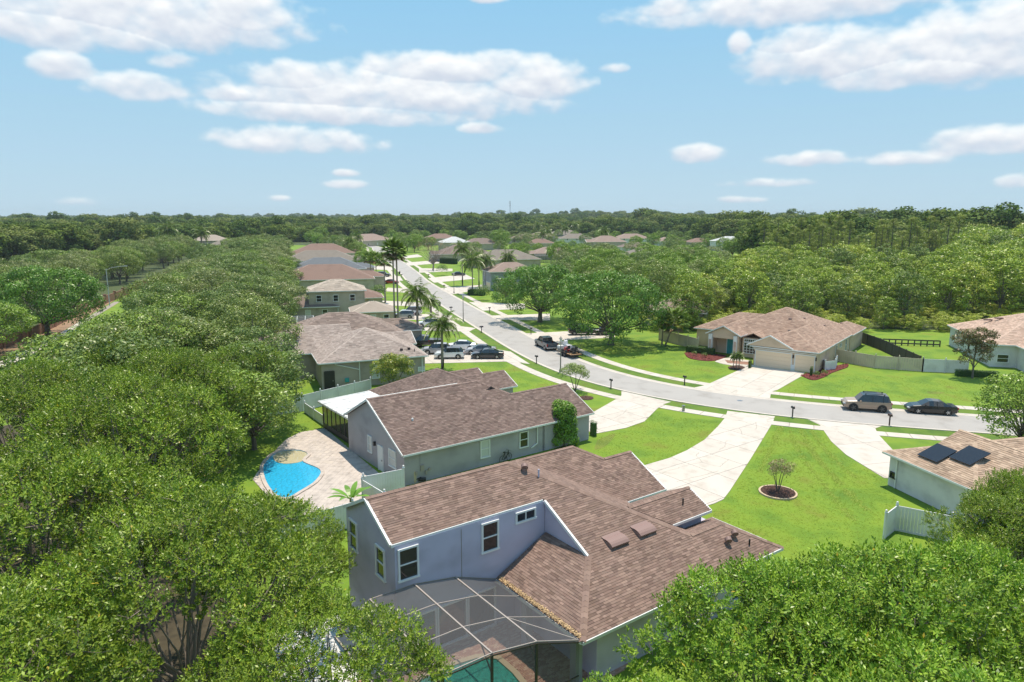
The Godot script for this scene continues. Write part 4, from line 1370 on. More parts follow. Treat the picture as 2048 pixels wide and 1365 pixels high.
	for q in [[1102, Vector2(17.52, -313.39), 6.0, 1.4, "short feather palm before the charcoal roof"], [1096, Vector2(24.78, -482.21), 11.0, 1.6, "feather palm by the side street"], [1085, Vector2(20.02, -459.78), 10.0, 1.6, "feather palm at the pinkish garage"], [1130, Vector2(39.68, -524.84), 12.0, 1.8, "tall feather palm before the far pale house"], [1208, Vector2(58.59, -445.94), 12.0, 1.9, "feather palm before the cream two-storey house"], [1150, Vector2(54.86, -611.14), 13.0, 1.8, "feather palm at the cul-de-sac"], [1075, Vector2(22.21, -611.14), 13.0, 1.8, "feather palm at the far end of the side street"], [1240, Vector2(124.55, -810.57), 12.0, 1.8, "feather palm behind the cream two-storey house"], [700, Vector2(-79.46, -342.56), 9.0, 1.8, "bushy feather palm by the blue car"], [716, Vector2(-85.34, -387.54), 10.0, 1.8, "feather palm beside the bend"]]:
		palm("feather_palm%d" % (int(q[0]) % 2), q[4], q[1], q[2], q[3])
	palm("fan_palm1", "leaning palm with shaggy pale head by the tan fence", Vector2(25.21, -112.56), 4.4, 1.7, Vector2(1.6, -0.3), 0.14)
	palm("fan_palm0", "upright stem beside the leaning palm", Vector2(24.91, -113.47), 4.2, 0.9, Vector2(-0.3, 0), 0.12)
	palm("feather_palm1", "large date palm towering over the oak belt", Vector2(-196, -400), 13.5, 3.2, Vector2.ZERO, 0.5)
	palm("feather_palm0", "date palm beside the larger one over the oak belt", Vector2(-178, -402), 11.8, 2.6, Vector2.ZERO, 0.45)
	for q in [[1466, Vector2(31.02, -95.34), 1.9, "slim yellowish palm stem leaning towards the lawn"], [1473, Vector2(31.41, -95.02), 2.0, "slim yellowish palm stem in the middle of the trio"], [1478, Vector2(31.76, -95.02), 2.1, "slim yellowish palm stem leaning towards the garage"]]:
		palm("feather_palm0", q[3], q[1], q[2], 0.36, Vector2((int(q[0]) - 1472) * 0.07, 0), 0.05)
	# hedges and shrubs
	hedge("clipped dark hedge under the window of the tan house", Vector2(27.56, -107.41), Vector2(31.01, -104.61), 0.9, 1.0, [Color(0.03, 0.07, 0.018), Color(0.10, 0.17, 0.03)], 1)
	hedge("low clipped hedge before the white house with the red door", Vector2(59.39, -90.68), Vector2(64.14, -89.51), 0.8, 0.8, [Color(0.03, 0.08, 0.018), Color(0.10, 0.18, 0.03)], 2)
	hedge("clipped hedge row before the tan house by the bare tree", Vector2(-32.23, -316.77), Vector2(-24.89, -310.09), 2.0, 2.6, [Color(0.02, 0.05, 0.016), Color(0.07, 0.12, 0.025)], 3)
	hedge("clipped hedge along the pavement lawn by the pale palm", Vector2(-11.69, -188.14), Vector2(-7.51, -185.73), 1.6, 1.6, [Color(0.03, 0.08, 0.018), Color(0.10, 0.17, 0.03)], 4)
	hedge("square clipped shrub at the left of the garage door", Vector2(33.38, -95.67), Vector2(33.60, -95.51), 0.8, 1.1, [Color(0.05, 0.09, 0.02), Color(0.16, 0.2, 0.04)], 5)
	hedge("square clipped shrub at the right corner of the garage", Vector2(39.99, -90.98), Vector2(40.26, -90.83), 0.8, 1.1, [Color(0.05, 0.09, 0.02), Color(0.16, 0.2, 0.04)], 6)
	hedge("square clipped shrub at the front corner of the grey house", Vector2(7.78, -64.86), Vector2(8.04, -65.02), 0.8, 1.4, [Color(0.04, 0.10, 0.02), Color(0.12, 0.22, 0.03)], 7)
	hedge("low hedge strip on the drive beside the twin palms", Vector2(-32.18, -164.56), Vector2(-30.28, -164.56), 1.0, 0.8, [Color(0.03, 0.06, 0.018), Color(0.08, 0.13, 0.03)], 8)
	var ball := [[Vector3(0, 0.9, 0), Vector3(0.95, 0.85, 0.95), 1.0], [Vector3(0.3, 1.0, 0.2), Vector3(0.8, 0.8, 0.8), 0.9]]
	for q in [[883, Vector2(-25.49, -251.57), "round clipped shrub on the lawn beside the black saloon"], [1002, Vector2(-2.70, -169.39), "round low shrub at the pavement"], [963, Vector2(-7.75, -175.58), "round shrub at the end of the hedge by the palm"], [1408, Vector2(28.95, -102.70), "small yellowish shrub in the red mulch near the hedge end"], [1388, Vector2(27.74, -103.84), "small pale shrub in the middle of the red mulch"], [1632, Vector2(40.29, -89.80), "tufty pale shrub at the garage corner bed"], [1648, Vector2(41.73, -90.68), "second tufty shrub at the garage corner bed"], [1470, Vector2(148.68, -467.02), "round shrub beside the two-storey white house"], [1435, Vector2(132.86, -452.75), "round tree-like shrub at the green"], [755, Vector2(-34.37, -176.65), "dark low shrub by the red car"], [1480, Vector2(36.44, -109.08), "broken shrub clump before the entry"]]:
		var away: float = -q[1].y
		var s := 1.0 if away < 160.0 else 2.2
		var cl := []
		for k in ball:
			cl.append([k[0] * s * (0.45 if away < 120.0 else 1.0), k[1] * s * (0.45 if away < 120.0 else 1.0), k[2]])
		bush("round_shrub", q[2], "shrub", q[1], cl, 190.0 if away < 160.0 else 40.0, 0.14 * s, 0.07 * s, [Color(0.08, 0.15, 0.025), Color(0.22, 0.31, 0.06)], [], int(q[0]))
	# banana plant behind the white fence
	var bp := thing("banana_plant", "banana plant with broad torn leaves behind the white fence", "plant", Vector3(-11.47, 0.00, -46.70))
	for k in 11:
		var lb := MB.new()
		var a := k * 2.4
		var d := Vector3(cos(a) * 0.8, 1.0 - 0.05 * k, sin(a) * 0.8).normalized()
		var p := Vector3(cos(a) * 0.1, 1.2, sin(a) * 0.1)
		var side := d.cross(Vector3.UP).normalized() * 0.2
		lb.col = Color(0.16, 0.32, 0.04) * rr.randf_range(0.8, 1.2)
		for j in 6:
			var q := p + d * 0.28
			d = (d + Vector3(0, -0.17, 0)).normalized()
			var w0 := sin(PI * (j + 0.3) / 6.6)
			var w1 := sin(PI * (j + 1.3) / 6.6) if j < 5 else 0.05
			lb.quad(p - side * w0, p, q, q - side * w1)
			lb.quad(p, p + side * w0, q + side * w1, q)
			p = q
		part(bp, "leaf", lb, M.leaves)
	var bs := MB.new()
	bs.tube(PackedVector3Array([Vector3.ZERO, Vector3(0, 1.3, 0)]), PackedFloat32Array([0.14, 0.1]), 8)
	part(bp, "stem", bs, M.pale_bark)
	woods(r)

func woods(r: RandomNumberGenerator) -> void:
	# oaks across the far road
	var across := PackedVector2Array([Vector2(-92, -112), Vector2(-104, -152), Vector2(-111, -178), Vector2(-122, -216), Vector2(-150, -316), Vector2(-180, -414), Vector2(-206, -410), Vector2(-172, -300), Vector2(-142, -200), Vector2(-128, -150), Vector2(-112, -112)])
	for p in places(r, across, 11.0):
		var s := r.randf_range(0.9, 1.15)
		plant("oak%d" % r.randi_range(0, 3), "live_oak", "grey-green live oak standing behind the brick boundary wall", "live oaks behind the brick wall", Vector3(p.x, 0, p.y), r.randf() * TAU, Vector3(s, s, s))
	# trees among the houses on both sides of the road
	var among := PackedVector2Array([Vector2(22, -150), Vector2(44, -160), Vector2(62, -215), Vector2(88, -300), Vector2(60, -310), Vector2(20, -290), Vector2(10, -215)])
	for p in places(r, among, 13.0):
		if clear_of_houses(p, 12.0) and near_line(p, road_line) > 22.0:
			var s := r.randf_range(0.75, 1.1)
			var g := r.randf() < 0.45
			plant(("green%d" % r.randi_range(0, 2)) if g else ("oak%d" % r.randi_range(0, 3)), "garden_tree", "fresh green garden tree behind the houses right of the road" if g else "grey-green garden oak behind the houses right of the road", "garden trees right of the road", Vector3(p.x, 0, p.y), r.randf() * TAU, Vector3(s, s, s))
	var far_yards := PackedVector2Array([Vector2(-170, -560), Vector2(-90, -330), Vector2(-60, -250), Vector2(30, -320), Vector2(140, -330), Vector2(210, -640), Vector2(-60, -640)])
	for p in places(r, far_yards, 27.0):
		if clear_of_houses(p, 15.0) and near_line(p, road_line) > 16.0:
			var s := r.randf_range(0.6, 1.0)
			var g := r.randf() < 0.5
			plant(("green%d" % r.randi_range(0, 2)) if g else ("oak%d" % r.randi_range(0, 3)), "garden_tree", "fresh green tree among the far house roofs" if g else "grey-green oak among the far house roofs", "trees among the far roofs", Vector3(p.x, 0, p.y), r.randf() * TAU, Vector3(s, s, s))
	# wood on the right
	var names := ["yellow-green tree in the wood behind the tan house", "mid-green tree in the wood behind the tan house", "pale lime tree in the wood behind the tan house", "dark green tree in the wood behind the tan house"]
	var wood := PackedVector2Array([Vector2(30, -127), Vector2(48, -129), Vector2(62, -128), Vector2(78, -128), Vector2(96, -133), Vector2(140, -122), Vector2(185, -200), Vector2(280, -330), Vector2(120, -330), Vector2(88, -250), Vector2(60, -188), Vector2(40, -160)])
	var rest := [[], [], [], []]
	var ps := places(r, wood, 7.6)
	ps.sort_custom(func(a, b): return a.y > b.y)
	var n := 0
	for p in ps:
		var k: int = [0, 0, 1, 1, 2, 3][r.randi() % 6]
		var t := clampf((-p.y - 125.0) / 160.0, 0, 1)
		var s := r.randf_range(0.5, 0.95) + 0.25 * t + (0.3 if p.x > 0.62 * -p.y else 0.0)
		if p.distance_to(Vector2(128, -262)) < 36.0:
			continue
		if n < 235:
			plant("wood%d" % k, "woodland_tree", names[k], "trees of the right-hand wood", Vector3(p.x, 0, p.y), r.randf() * TAU, Vector3(s * 1.2, s, s * 1.2))
		else:
			rest[k].append(Transform3D(Basis(Vector3.UP, r.randf() * TAU).scaled(Vector3(s * 1.2, s, s * 1.2)), Vector3(p.x, 0, p.y)))
		n += 1
	for k in 4:
		stuff_copies("far_wood", "deeper part of the right-hand wood seen as one canopy", "wood", kinds["wood%d" % k][0], rest[k])
	for i in 60:
		var a := r.randf() * TAU
		var d := sqrt(r.randf())
		var p := Vector2(128 + cos(a) * d * 36.0, -262 + sin(a) * d * 28.0)
		var s := r.randf_range(0.72, 1.12)
		plant("pine%d" % (i % 3), "pine_tree", "tall slender pine with bare trunk in the pine stand", "pine stand above the wood", Vector3(p.x, 0, p.y), r.randf() * TAU, Vector3(s * 1.15, s, s * 1.15))
	# understorey and far woodland as masses
	var tf := [[], [], []]
	for i in 26000:
		var z := -310.0 - pow(r.randf(), 1.7) * 2900.0
		var x := r.randf_range(-0.82, 0.86) * -z
		var p := Vector2(x, z)
		if z > -660.0 and x > -175.0 + (z + 560.0) * -0.25 and x < 0.16 * -z + 60.0:
			continue
		if p.distance_to(Vector2(124, -425)) < 48.0:
			continue
		if not clear_of_houses(p, 18.0):
			continue
		var s := 0.6 + 1.0 * pow(r.randf(), 1.6) + (0.5 if r.randf() < 0.04 else 0.0)
		if z < -760.0:
			s *= 1.25
		var y := 0.0
		if x > 150.0 and z < -330.0 and z > -900.0:
			s *= 1.25
		y = hill_height(p)
		tf[i % 3].append(Transform3D(Basis(Vector3.UP, r.randf() * TAU).scaled(Vector3(s * 1.15, s, s * 1.15)), Vector3(x, y, z)))
	for k in 3:
		stuff_copies("far_woodland", "endless dark green woodland towards the horizon", "woodland", kinds["far%d" % k][0], tf[k])

func hill_height(p: Vector2) -> float:
	var a := (p - Vector2(170, -1750)) / Vector2(420, 260)
	var b := (p - Vector2(900, -2300)) / Vector2(700, 300)
	var c := (p - Vector2(-900, -2700)) / Vector2(1500, 260)
	return 17.0 * exp(-a.length_squared()) + 10.0 * exp(-b.length_squared()) + 9.0 * exp(-c.length_squared())

func clear_of_houses(p: Vector2, d: float) -> bool:
	for h in house_spots:
		if p.distance_to(h) < d:
			return false
	return true


func make_grass() -> void:
	var r := RandomNumberGenerator.new()
	r.seed = 8
	var lawns := [
		[PackedVector2Array([Vector2(26.95, -68.31), Vector2(30.72, -67.13), Vector2(29.48, -58.74), Vector2(30.12, -53.40), Vector2(28.69, -48.45), Vector2(26.41, -44.29), Vector2(20.69, -39.46), Vector2(16.65, -40.09), Vector2(14.15, -46.70), Vector2(17.24, -50.81)]), 30.0],
		[PackedVector2Array([Vector2(15.60, -72.70), Vector2(21.80, -69.19), Vector2(17.98, -62.89), Vector2(13.60, -57.97), Vector2(10.84, -56.01), Vector2(7.68, -59.66), Vector2(8.09, -64.25), Vector2(11.62, -66.96)]), 26.0],
		[PackedVector2Array([Vector2(10.46, -113.47), Vector2(20.18, -122.30), Vector2(27.24, -107.41), Vector2(25.78, -102.70), Vector2(29.10, -98.72), Vector2(30.16, -94.38), Vector2(25.53, -87.26), Vector2(18.93, -93.11), Vector2(13.27, -102.70)]), 14.0],
		[PackedVector2Array([Vector2(38.48, -88.66), Vector2(45.11, -91.88), Vector2(56.81, -87.81), Vector2(60.26, -84.33), Vector2(55.26, -77.01), Vector2(32.30, -81.34)]), 16.0],
		[PackedVector2Array([Vector2(-11.64, -97.68), Vector2(-1.37, -98.37), Vector2(5.60, -86.17), Vector2(2.18, -81.59), Vector2(-8.35, -91.28)]), 14.0],
		[PackedVector2Array([Vector2(-25.42, -71.18), Vector2(-22.52, -72.13), Vector2(-19.07, -67.29), Vector2(-20.99, -66.14), Vector2(-21.90, -62.89), Vector2(-24.61, -65.18)]), 16.0],
		[PackedVector2Array([Vector2(7.89, -32.66), Vector2(13.60, -36.57), Vector2(14.17, -33.57), Vector2(8.61, -28.56)]), 26.0],
	]
	var b := MB.new()
	for k in 7:
		var a := k * 2.4
		var d := Vector3(cos(a) * 0.6, 1.0, sin(a) * 0.6).normalized()
		b.col = Color(0.15, 0.245, 0.025).lerp(Color(0.21, 0.29, 0.035), r.randf())
		var nn := (Vector3.UP * 0.8 + rdir(r) * 0.5).normalized()
		b.leaf(Vector3(cos(a * 1.7), 0, sin(a * 1.7)) * 0.05, d, nn.cross(d).cross(d).normalized() * -1.0, Vector3.UP, 0.035, 0.022)
	var me := b.mesh(M.grass_blade)
	var noise := FastNoiseLite.new()
	noise.frequency = 0.16
	noise.fractal_octaves = 3
	var where := []
	var tint := []
	for l in lawns:
		var poly: PackedVector2Array = l[0]
		var lo := poly[0]
		var hi := poly[0]
		for p in poly:
			lo = lo.min(p)
			hi = hi.max(p)
		for i in int((hi.x - lo.x) * (hi.y - lo.y) * l[1]):
			var p := Vector2(r.randf_range(lo.x, hi.x), r.randf_range(lo.y, hi.y))
			if not in_poly(p, poly):
				continue
			var n := noise.get_noise_2dv(p)
			var c := Color(1, 1, 1).lerp(Color(1.3, 1.12, 1.2), clampf(n * 1.5, 0, 1)).lerp(Color(0.85, 0.9, 0.9), clampf(-n * 1.4, 0, 1))
			where.append(Transform3D(Basis(Vector3.UP, r.randf() * TAU).scaled(Vector3.ONE * r.randf_range(0.7, 1.3)), Vector3(p.x, 0.004, p.y)))
			tint.append(c)
	# pale clippings left along the mower's tracks on the lawn of the blue house
	for line in [[Vector2(28.88, -66.79), Vector2(27.43, -61.45), Vector2(26.61, -56.25), Vector2(26.20, -52.03), Vector2(25.80, -47.47)], [Vector2(27.59, -66.30), Vector2(26.13, -60.75), Vector2(25.12, -54.96), Vector2(24.44, -50.32), Vector2(23.94, -45.87)], [Vector2(29.89, -66.46), Vector2(28.93, -62.45), Vector2(28.30, -58.10), Vector2(27.99, -53.84)], [Vector2(27.20, -67.63), Vector2(23.32, -60.07), Vector2(20.67, -55.08)], [Vector2(28.48, -64.86), Vector2(27.00, -58.74), Vector2(26.32, -53.95), Vector2(25.66, -48.91)]]:
		var tr := smooth_line(PackedVector2Array(line), 0.1)
		for i in tr.size():
			if noise.get_noise_2dv(tr[i] * 3.0) < -0.25:
				continue
			for k in 7:
				var p := tr[i] + Vector2(r.randfn(0.0, 0.17), r.randfn(0.0, 0.17))
				where.append(Transform3D(Basis(Vector3.UP, r.randf() * TAU).scaled(Vector3.ONE * r.randf_range(1.0, 1.7)), Vector3(p.x, 0.008, p.y)))
				tint.append(Color(1.75, 1.6, 3.0) * r.randf_range(0.75, 1.1))
	var mm := MultiMesh.new()
	mm.transform_format = MultiMesh.TRANSFORM_3D
	mm.use_colors = true
	mm.mesh = me
	mm.instance_count = where.size()
	for i in where.size():
		mm.set_instance_transform(i, where[i])
		mm.set_instance_color(i, tint[i])
	var o := MultiMeshInstance3D.new()
	o.name = numbered("grass")
	o.multimesh = mm
	add_child(o)
	tag(o, "mown green grass of the front lawns", "grass", "", "stuff")
	# low growth along the edge of the wood
	var tf := []
	for i in 520:
		var x := r.randf_range(26.0, 150.0)
		var z := r.randf_range(-150.0, -123.0) + (4.0 if x > 120.0 else 0.0)
		if Vector2(x, z).distance_to(Vector2(74, -112)) < 13.0 or (x < 100.0 and z > -126.0):
			continue
		var s := r.randf_range(0.14, 0.3)
		tf.append(Transform3D(Basis(Vector3.UP, r.randf() * TAU).scaled(Vector3(s * 1.7, s, s * 1.7)), Vector3(x, -s * 1.2, z)))
	stuff_copies("undergrowth", "low bright green growth along the edge of the wood", "undergrowth", kinds["wood2"][0], tf)
# ---- house kit: local x runs along the front, local -z runs away; (u, w, h) = (x, -z, y) ----
class House:
	var node: Node3D
	var faces := []      # roof planes, arrays of Vector3
	var caps := []       # ridge and hip lines
	var eaves := []      # gutter lines
	var walls := MB.new()
	var gables := []     # wall triangles and quads under the roof ends
	var cols: Array
	var fine := 0.0      # shingle course in metres; 0 = plain plane
	var overhang := 0.4

func L3(u: float, w: float, h: float) -> Vector3:
	return Vector3(u, h, -w)

func face3(pts: Array) -> PackedVector3Array:
	var out := PackedVector3Array()
	for p in pts:
		out.append(Vector3(p[0], p[2], -p[1]))
	return out

# One roofed block. axis "u": ridge along u. e0, e1: "hip", "gable" or "open" at the two ridge ends.
func block(H: House, u0: float, u1: float, w0: float, w1: float, e: float, k: float, axis := "u", e0 := "hip", e1 := "hip", wall := true, base := 0.0) -> void:
	var P := func(a: float, c: float, h: float) -> Vector3:
		return L3(a, c, h) if axis == "u" else L3(c, a, h)
	var a0 := u0 if axis == "u" else w0
	var a1 := u1 if axis == "u" else w1
	var c0 := w0 if axis == "u" else u0
	var c1 := w1 if axis == "u" else u1
	var half := (c1 - c0) * 0.5
	var cm := (c0 + c1) * 0.5
	var top := e + k * half
	var r0 := a0 + (half if e0 == "hip" else 0.0)
	var r1 := a1 - (half if e1 == "hip" else 0.0)
	if r1 < r0:
		r0 = (a0 + a1) * 0.5
		r1 = r0
		top = e + k * (a1 - a0) * 0.5 if e0 == "hip" and e1 == "hip" else top
	H.faces.append([P.call(a0, c0, e), P.call(a1, c0, e), P.call(r1, cm, top), P.call(r0, cm, top)])
	H.faces.append([P.call(a1, c1, e), P.call(a0, c1, e), P.call(r0, cm, top), P.call(r1, cm, top)])
	H.eaves.append([P.call(a0, c0, e), P.call(a1, c0, e)])
	H.eaves.append([P.call(a0, c1, e), P.call(a1, c1, e)])
	if r1 - r0 > 0.3:
		H.caps.append([P.call(r0, cm, top), P.call(r1, cm, top)])
	for q in [[e0, a0, r0, 1.0], [e1, a1, r1, -1.0]]:
		if q[0] == "hip":
			H.faces.append([P.call(q[1], c0, e), P.call(q[1], c1, e), P.call(q[2], cm, top)])
			H.eaves.append([P.call(q[1], c0, e), P.call(q[1], c1, e)])
			H.caps.append([P.call(q[1], c0, e), P.call(q[2], cm, top)])
			H.caps.append([P.call(q[1], c1, e), P.call(q[2], cm, top)])
		elif q[0] == "gable":
			var g: float = q[1] + q[3] * 0.3
			var lo := k * 0.0
			H.gables.append([P.call(g, c0 + H.overhang, e - 0.25 + k * H.overhang), P.call(g, c1 - H.overhang, e - 0.25 + k * H.overhang), P.call(g, cm, top - 0.2)])
			for s in [[c0, 1.0], [c1, -1.0]]:
				H.eaves.append([P.call(q[1], s[0], e), P.call(q[1], cm, top)])
	if wall:
		var o := H.overhang
		var x0 := u0 + (0.3 if axis == "u" and e0 == "gable" else o)
		var x1 := u1 - (0.3 if axis == "u" and e1 == "gable" else o)
		var z0 := w0 + (0.3 if axis == "w" and e0 == "gable" else o)
		var z1 := w1 - (0.3 if axis == "w" and e1 == "gable" else o)
		H.walls.box(L3((x0 + x1) * 0.5, (z0 + z1) * 0.5, (e + base) * 0.5 - 0.02 + k * o * 0.5), Vector3(x1 - x0, e - base + k * o - 0.1, z1 - z0))

func start_house(called: String, label: String, o: Vector2, az: float, cols: Array, fine := 0.0, group := "") -> House:
	var H := House.new()
	H.node = thing(called, label, "house", Vector3(o.x, 0, o.y), deg_to_rad(90.0 - az), group)
	H.cols = cols
	H.fine = fine
	return H

# Shingle courses over one roof plane: every tab is a tilted blade with its own front lip.
func shingle(H: House, pts: Array, b: MB, r: RandomNumberGenerator, stain: FastNoiseLite, picked: Array) -> void:
	var nn: Vector3 = (pts[1] - pts[0]).cross(pts[2] - pts[0]).normalized()
	if nn.y < 0:
		nn = -nn
	var hx := Vector3.UP.cross(nn).normalized()
	var sy := nn.cross(hx).normalized()
	if sy.y < 0:
		sy = -sy
		hx = -hx
	var o: Vector3 = pts[0]
	var q := PackedVector2Array()
	var y0 := 1e9
	var y1 := -1e9
	for p in pts:
		var d: Vector3 = p - o
		q.append(Vector2(d.dot(hx), d.dot(sy)))
		y0 = minf(y0, q[-1].y)
		y1 = maxf(y1, q[-1].y)
	var st := H.fine
	var y := y0
	var k := q.size()
	while y < y1 - 0.01:
		var ya := y
		var yb := minf(y + st, y1)
		var ym := (ya + yb) * 0.5
		var cross := []
		for i in k:
			var s := q[i]
			var e := q[(i + 1) % k]
			if (s.y - ym) * (e.y - ym) < 0.0:
				var g := (e.x - s.x) / (e.y - s.y)
				cross.append([s.x + g * (ym - s.y), s.x + g * (ya - s.y), s.x + g * (yb - s.y)])
		cross.sort_custom(func(a1, a2): return a1[0] < a2[0])
		for i in range(0, cross.size() - 1, 2):
			var l: Array = cross[i]
			var t: Array = cross[i + 1]
			var x: float = minf(l[1], l[2]) - r.randf() * st * 2.0
			while x < maxf(t[1], t[2]):
				var w := st * r.randf_range(1.3, 2.9)
				var bl := clampf(x, l[1], t[1])
				var br := clampf(x + w, l[1], t[1])
				var tl := clampf(x, l[2], t[2])
				var tr := clampf(x + w, l[2], t[2])
				x += w
				if br - bl < 0.005 and tr - tl < 0.005:
					continue
				var up := st * r.randf_range(0.09, 0.16)
				var P0 := o + hx * bl + sy * ya + nn * up
				var P1 := o + hx * br + sy * ya + nn * up
				var P2 := o + hx * tr + sy * yb + nn * (st * 0.02)
				var P3 := o + hx * tl + sy * yb + nn * (st * 0.02)
				var tone := r.randf_range(0.80, 1.16)
				var sn := stain.get_noise_3d(P0.x * 2.0 + 31.0, P0.y * 2.0, P0.z * 2.0)
				tone *= 1.0 - 0.17 * smoothstep(-0.1, 0.6, sn)
				var cc: Color = (H.cols[0] as Color).lerp(H.cols[1], r.randf()) * tone
				if picked.size() or H.fine <= 0.16:
					picked.append([P0, P1, P2, P3, -nn * up, cc])
				else:
					b.col = cc
					b.quad(P0, P1, P2, P3)
					b.col = cc * 0.9
					b.quad(P0 - nn * up, P1 - nn * up, P1, P0)
		y += st

func tab(b: MB, t: Array) -> void:
	b.col = t[5]
	b.quad(t[0], t[1], t[2], t[3])
	b.quad(t[0] + t[4], t[1] + t[4], t[1], t[0])

func finish_house(H: House, wall_m: Material, trim_m: Material, eye := Vector3.ZERO) -> void:
	var r := RandomNumberGenerator.new()
	r.seed = hash(String(H.node.name))
	var stain := FastNoiseLite.new()
	stain.seed = r.seed % 1000
	stain.frequency = 0.22
	stain.fractal_octaves = 3
	if H.walls.v.size():
		part(H.node, "wall", H.walls, wall_m)
	for t in H.gables:
		var gb := MB.new()
		gb.tri(t[0], t[1], t[2])
		if t.size() > 3:
			gb.tri(t[0], t[2], t[3])
		part(H.node, "gable", gb, wall_m)
	var deck := MB.new()
	var b := MB.new()
	var picked := []
	var inv := H.node.transform.affine_inverse()
	for f in H.faces:
		var nn: Vector3 = (f[1] - f[0]).cross(f[2] - f[0]).normalized()
		if nn.y < 0:
			nn = -nn
		deck.col = (H.cols[0] as Color).lerp(H.cols[1], 0.4)
		var hx := Vector3.UP.cross(nn).normalized()
		var sy := nn.cross(hx)
		var flat2 := PackedVector2Array()
		for p in f:
			flat2.append(Vector2((p - f[0]).dot(hx), (p - f[0]).dot(sy)))
		var ti := Geometry2D.triangulate_polygon(flat2)
		for i in range(0, ti.size(), 3):
			deck.tri(f[ti[i]], f[ti[i + 1]], f[ti[i + 2]])
		for i in f.size():
			var a: Vector3 = f[i]
			var c: Vector3 = f[(i + 1) % f.size()]
			deck.quad(a - Vector3(0, 0.1, 0), c - Vector3(0, 0.1, 0), c, a)
		if H.fine > 0.0:
			shingle(H, f, b, r, stain, picked)
	var roof := part(H.node, "roof", deck, M.roof_deck)
	if picked.size():
		var here: Vector3 = inv * Vector3(0, 21.0, 0)
		picked.sort_custom(func(a1, a2): return a1[0].distance_squared_to(here) < a2[0].distance_squared_to(here))
		for i in picked.size():
			if i < 300:
				var one := MB.new()
				tab(one, picked[i])
				part(roof, "shingle", one, M.shingle)
			else:
				tab(b, picked[i])
	if b.v.size():
		part(roof, "shingles", b, M.shingle).set_meta("kind", "stuff")
	for l in H.caps:
		var cap := MB.new()
		var n: int = maxi(1, int((l[1] - l[0]).length() / (0.3 if H.fine > 0.0 else 1.2)))
		for i in n:
			var a: Vector3 = l[0].lerp(l[1], float(i) / n)
			var c: Vector3 = l[0].lerp(l[1], (i + 1.08) / n)
			cap.col = (H.cols[0] as Color).lerp(H.cols[1], r.randf_range(0.3, 1.0)) * r.randf_range(1.0, 1.22)
			var f := (c - a).normalized()
			var s := f.cross(Vector3.UP).normalized() * 0.16
			var up := Vector3(0, 0.055, 0)
			var dn := Vector3(0, -0.035, 0)
			cap.quad(a - s + dn, a + up, c + up * 0.7, c - s + dn)
			cap.quad(a + up, a + s + dn, c + s + dn, c + up * 0.7)
			cap.tri(a - s + dn, a + s + dn, a + up)
		part(roof, "ridge_cap", cap, M.shingle)
	for l in H.eaves:
		var g := MB.new()
		g.bar(l[0] - Vector3(0, 0.075, 0), l[1] - Vector3(0, 0.075, 0), 0.12, 0.15)
		part(H.node, "gutter", g, trim_m)

var cached := {}

# A window in its own axes, looking along +z
func window(H: House, side: String, u: float, w: float, y: float, wide: float, high: float, frame: Material, glass: Material = null, bars := 1, across := 0, called := "window") -> Node3D:
	var key := "%s %.2f %.2f %d %d %s" % [frame.resource_name, wide, high, bars, across, called]
	if not cached.has(key):
		var f := MB.new()
		var t := 0.09
		f.box(Vector3(0, high * 0.5 - t * 0.5, 0.03), Vector3(wide, t, 0.1))
		f.box(Vector3(0, -high * 0.5 + t * 0.5, 0.04), Vector3(wide + 0.06, t, 0.13))
		for s in [-1, 1]:
			f.box(Vector3(s * (wide * 0.5 - t * 0.5), 0, 0.03), Vector3(t, high - t * 2, 0.1))
		for i in bars:
			f.box(Vector3(0, -high * 0.5 + high * (i + 1) / (bars + 1), 0.025), Vector3(wide - t * 2, 0.055, 0.07))
		for i in across:
			f.box(Vector3(-wide * 0.5 + wide * (i + 1) / (across + 1), 0, 0.02), Vector3(0.055, high - t * 2, 0.06))
		var p := MB.new()
		p.box(Vector3(0, 0, -0.005), Vector3(wide - t * 1.9, high - t * 1.9, 0.03))
		cached[key] = [f.mesh(), p.mesh()]
	var turn: float = {"near": 0.0, "right": PI / 2, "left": -PI / 2, "far": PI}[side]
	var o := share(H.node, called, cached[key][0], L3(u, w, y), turn)
	o.set_surface_override_material(0, frame)
	var g := share(o, "pane", cached[key][1])
	g.set_surface_override_material(0, glass if glass else M.glass)
	return o

func garage_door(H: House, side: String, u: float, w: float, wide: float, high: float, m: Material) -> void:
	var turn: float = {"near": 0.0, "right": PI / 2, "left": -PI / 2, "far": PI}[side]
	var f := MB.new()
	f.box(Vector3(-wide * 0.5 - 0.06, high * 0.5, 0.02), Vector3(0.12, high, 0.08))
	f.box(Vector3(wide * 0.5 + 0.06, high * 0.5, 0.02), Vector3(0.12, high, 0.08))
	f.box(Vector3(0, high + 0.07, 0.02), Vector3(wide + 0.24, 0.14, 0.08))
	var o := part(H.node, "garage_door", f, M.white_trim, L3(u, w, 0))
	o.rotation.y = turn
	for i in 4:
		var p := MB.new()
		p.box(Vector3(0, high * (i + 0.5) / 4.0, 0.0), Vector3(wide, high / 4.0 - 0.02, 0.05))
		for k in 4:
			p.box(Vector3((k - 1.5) * wide / 4.0, high * (i + 0.5) / 4.0, 0.012), Vector3(wide / 4.0 - 0.18, high / 4.0 - 0.2, 0.05))
		part(o, "panel", p, m)

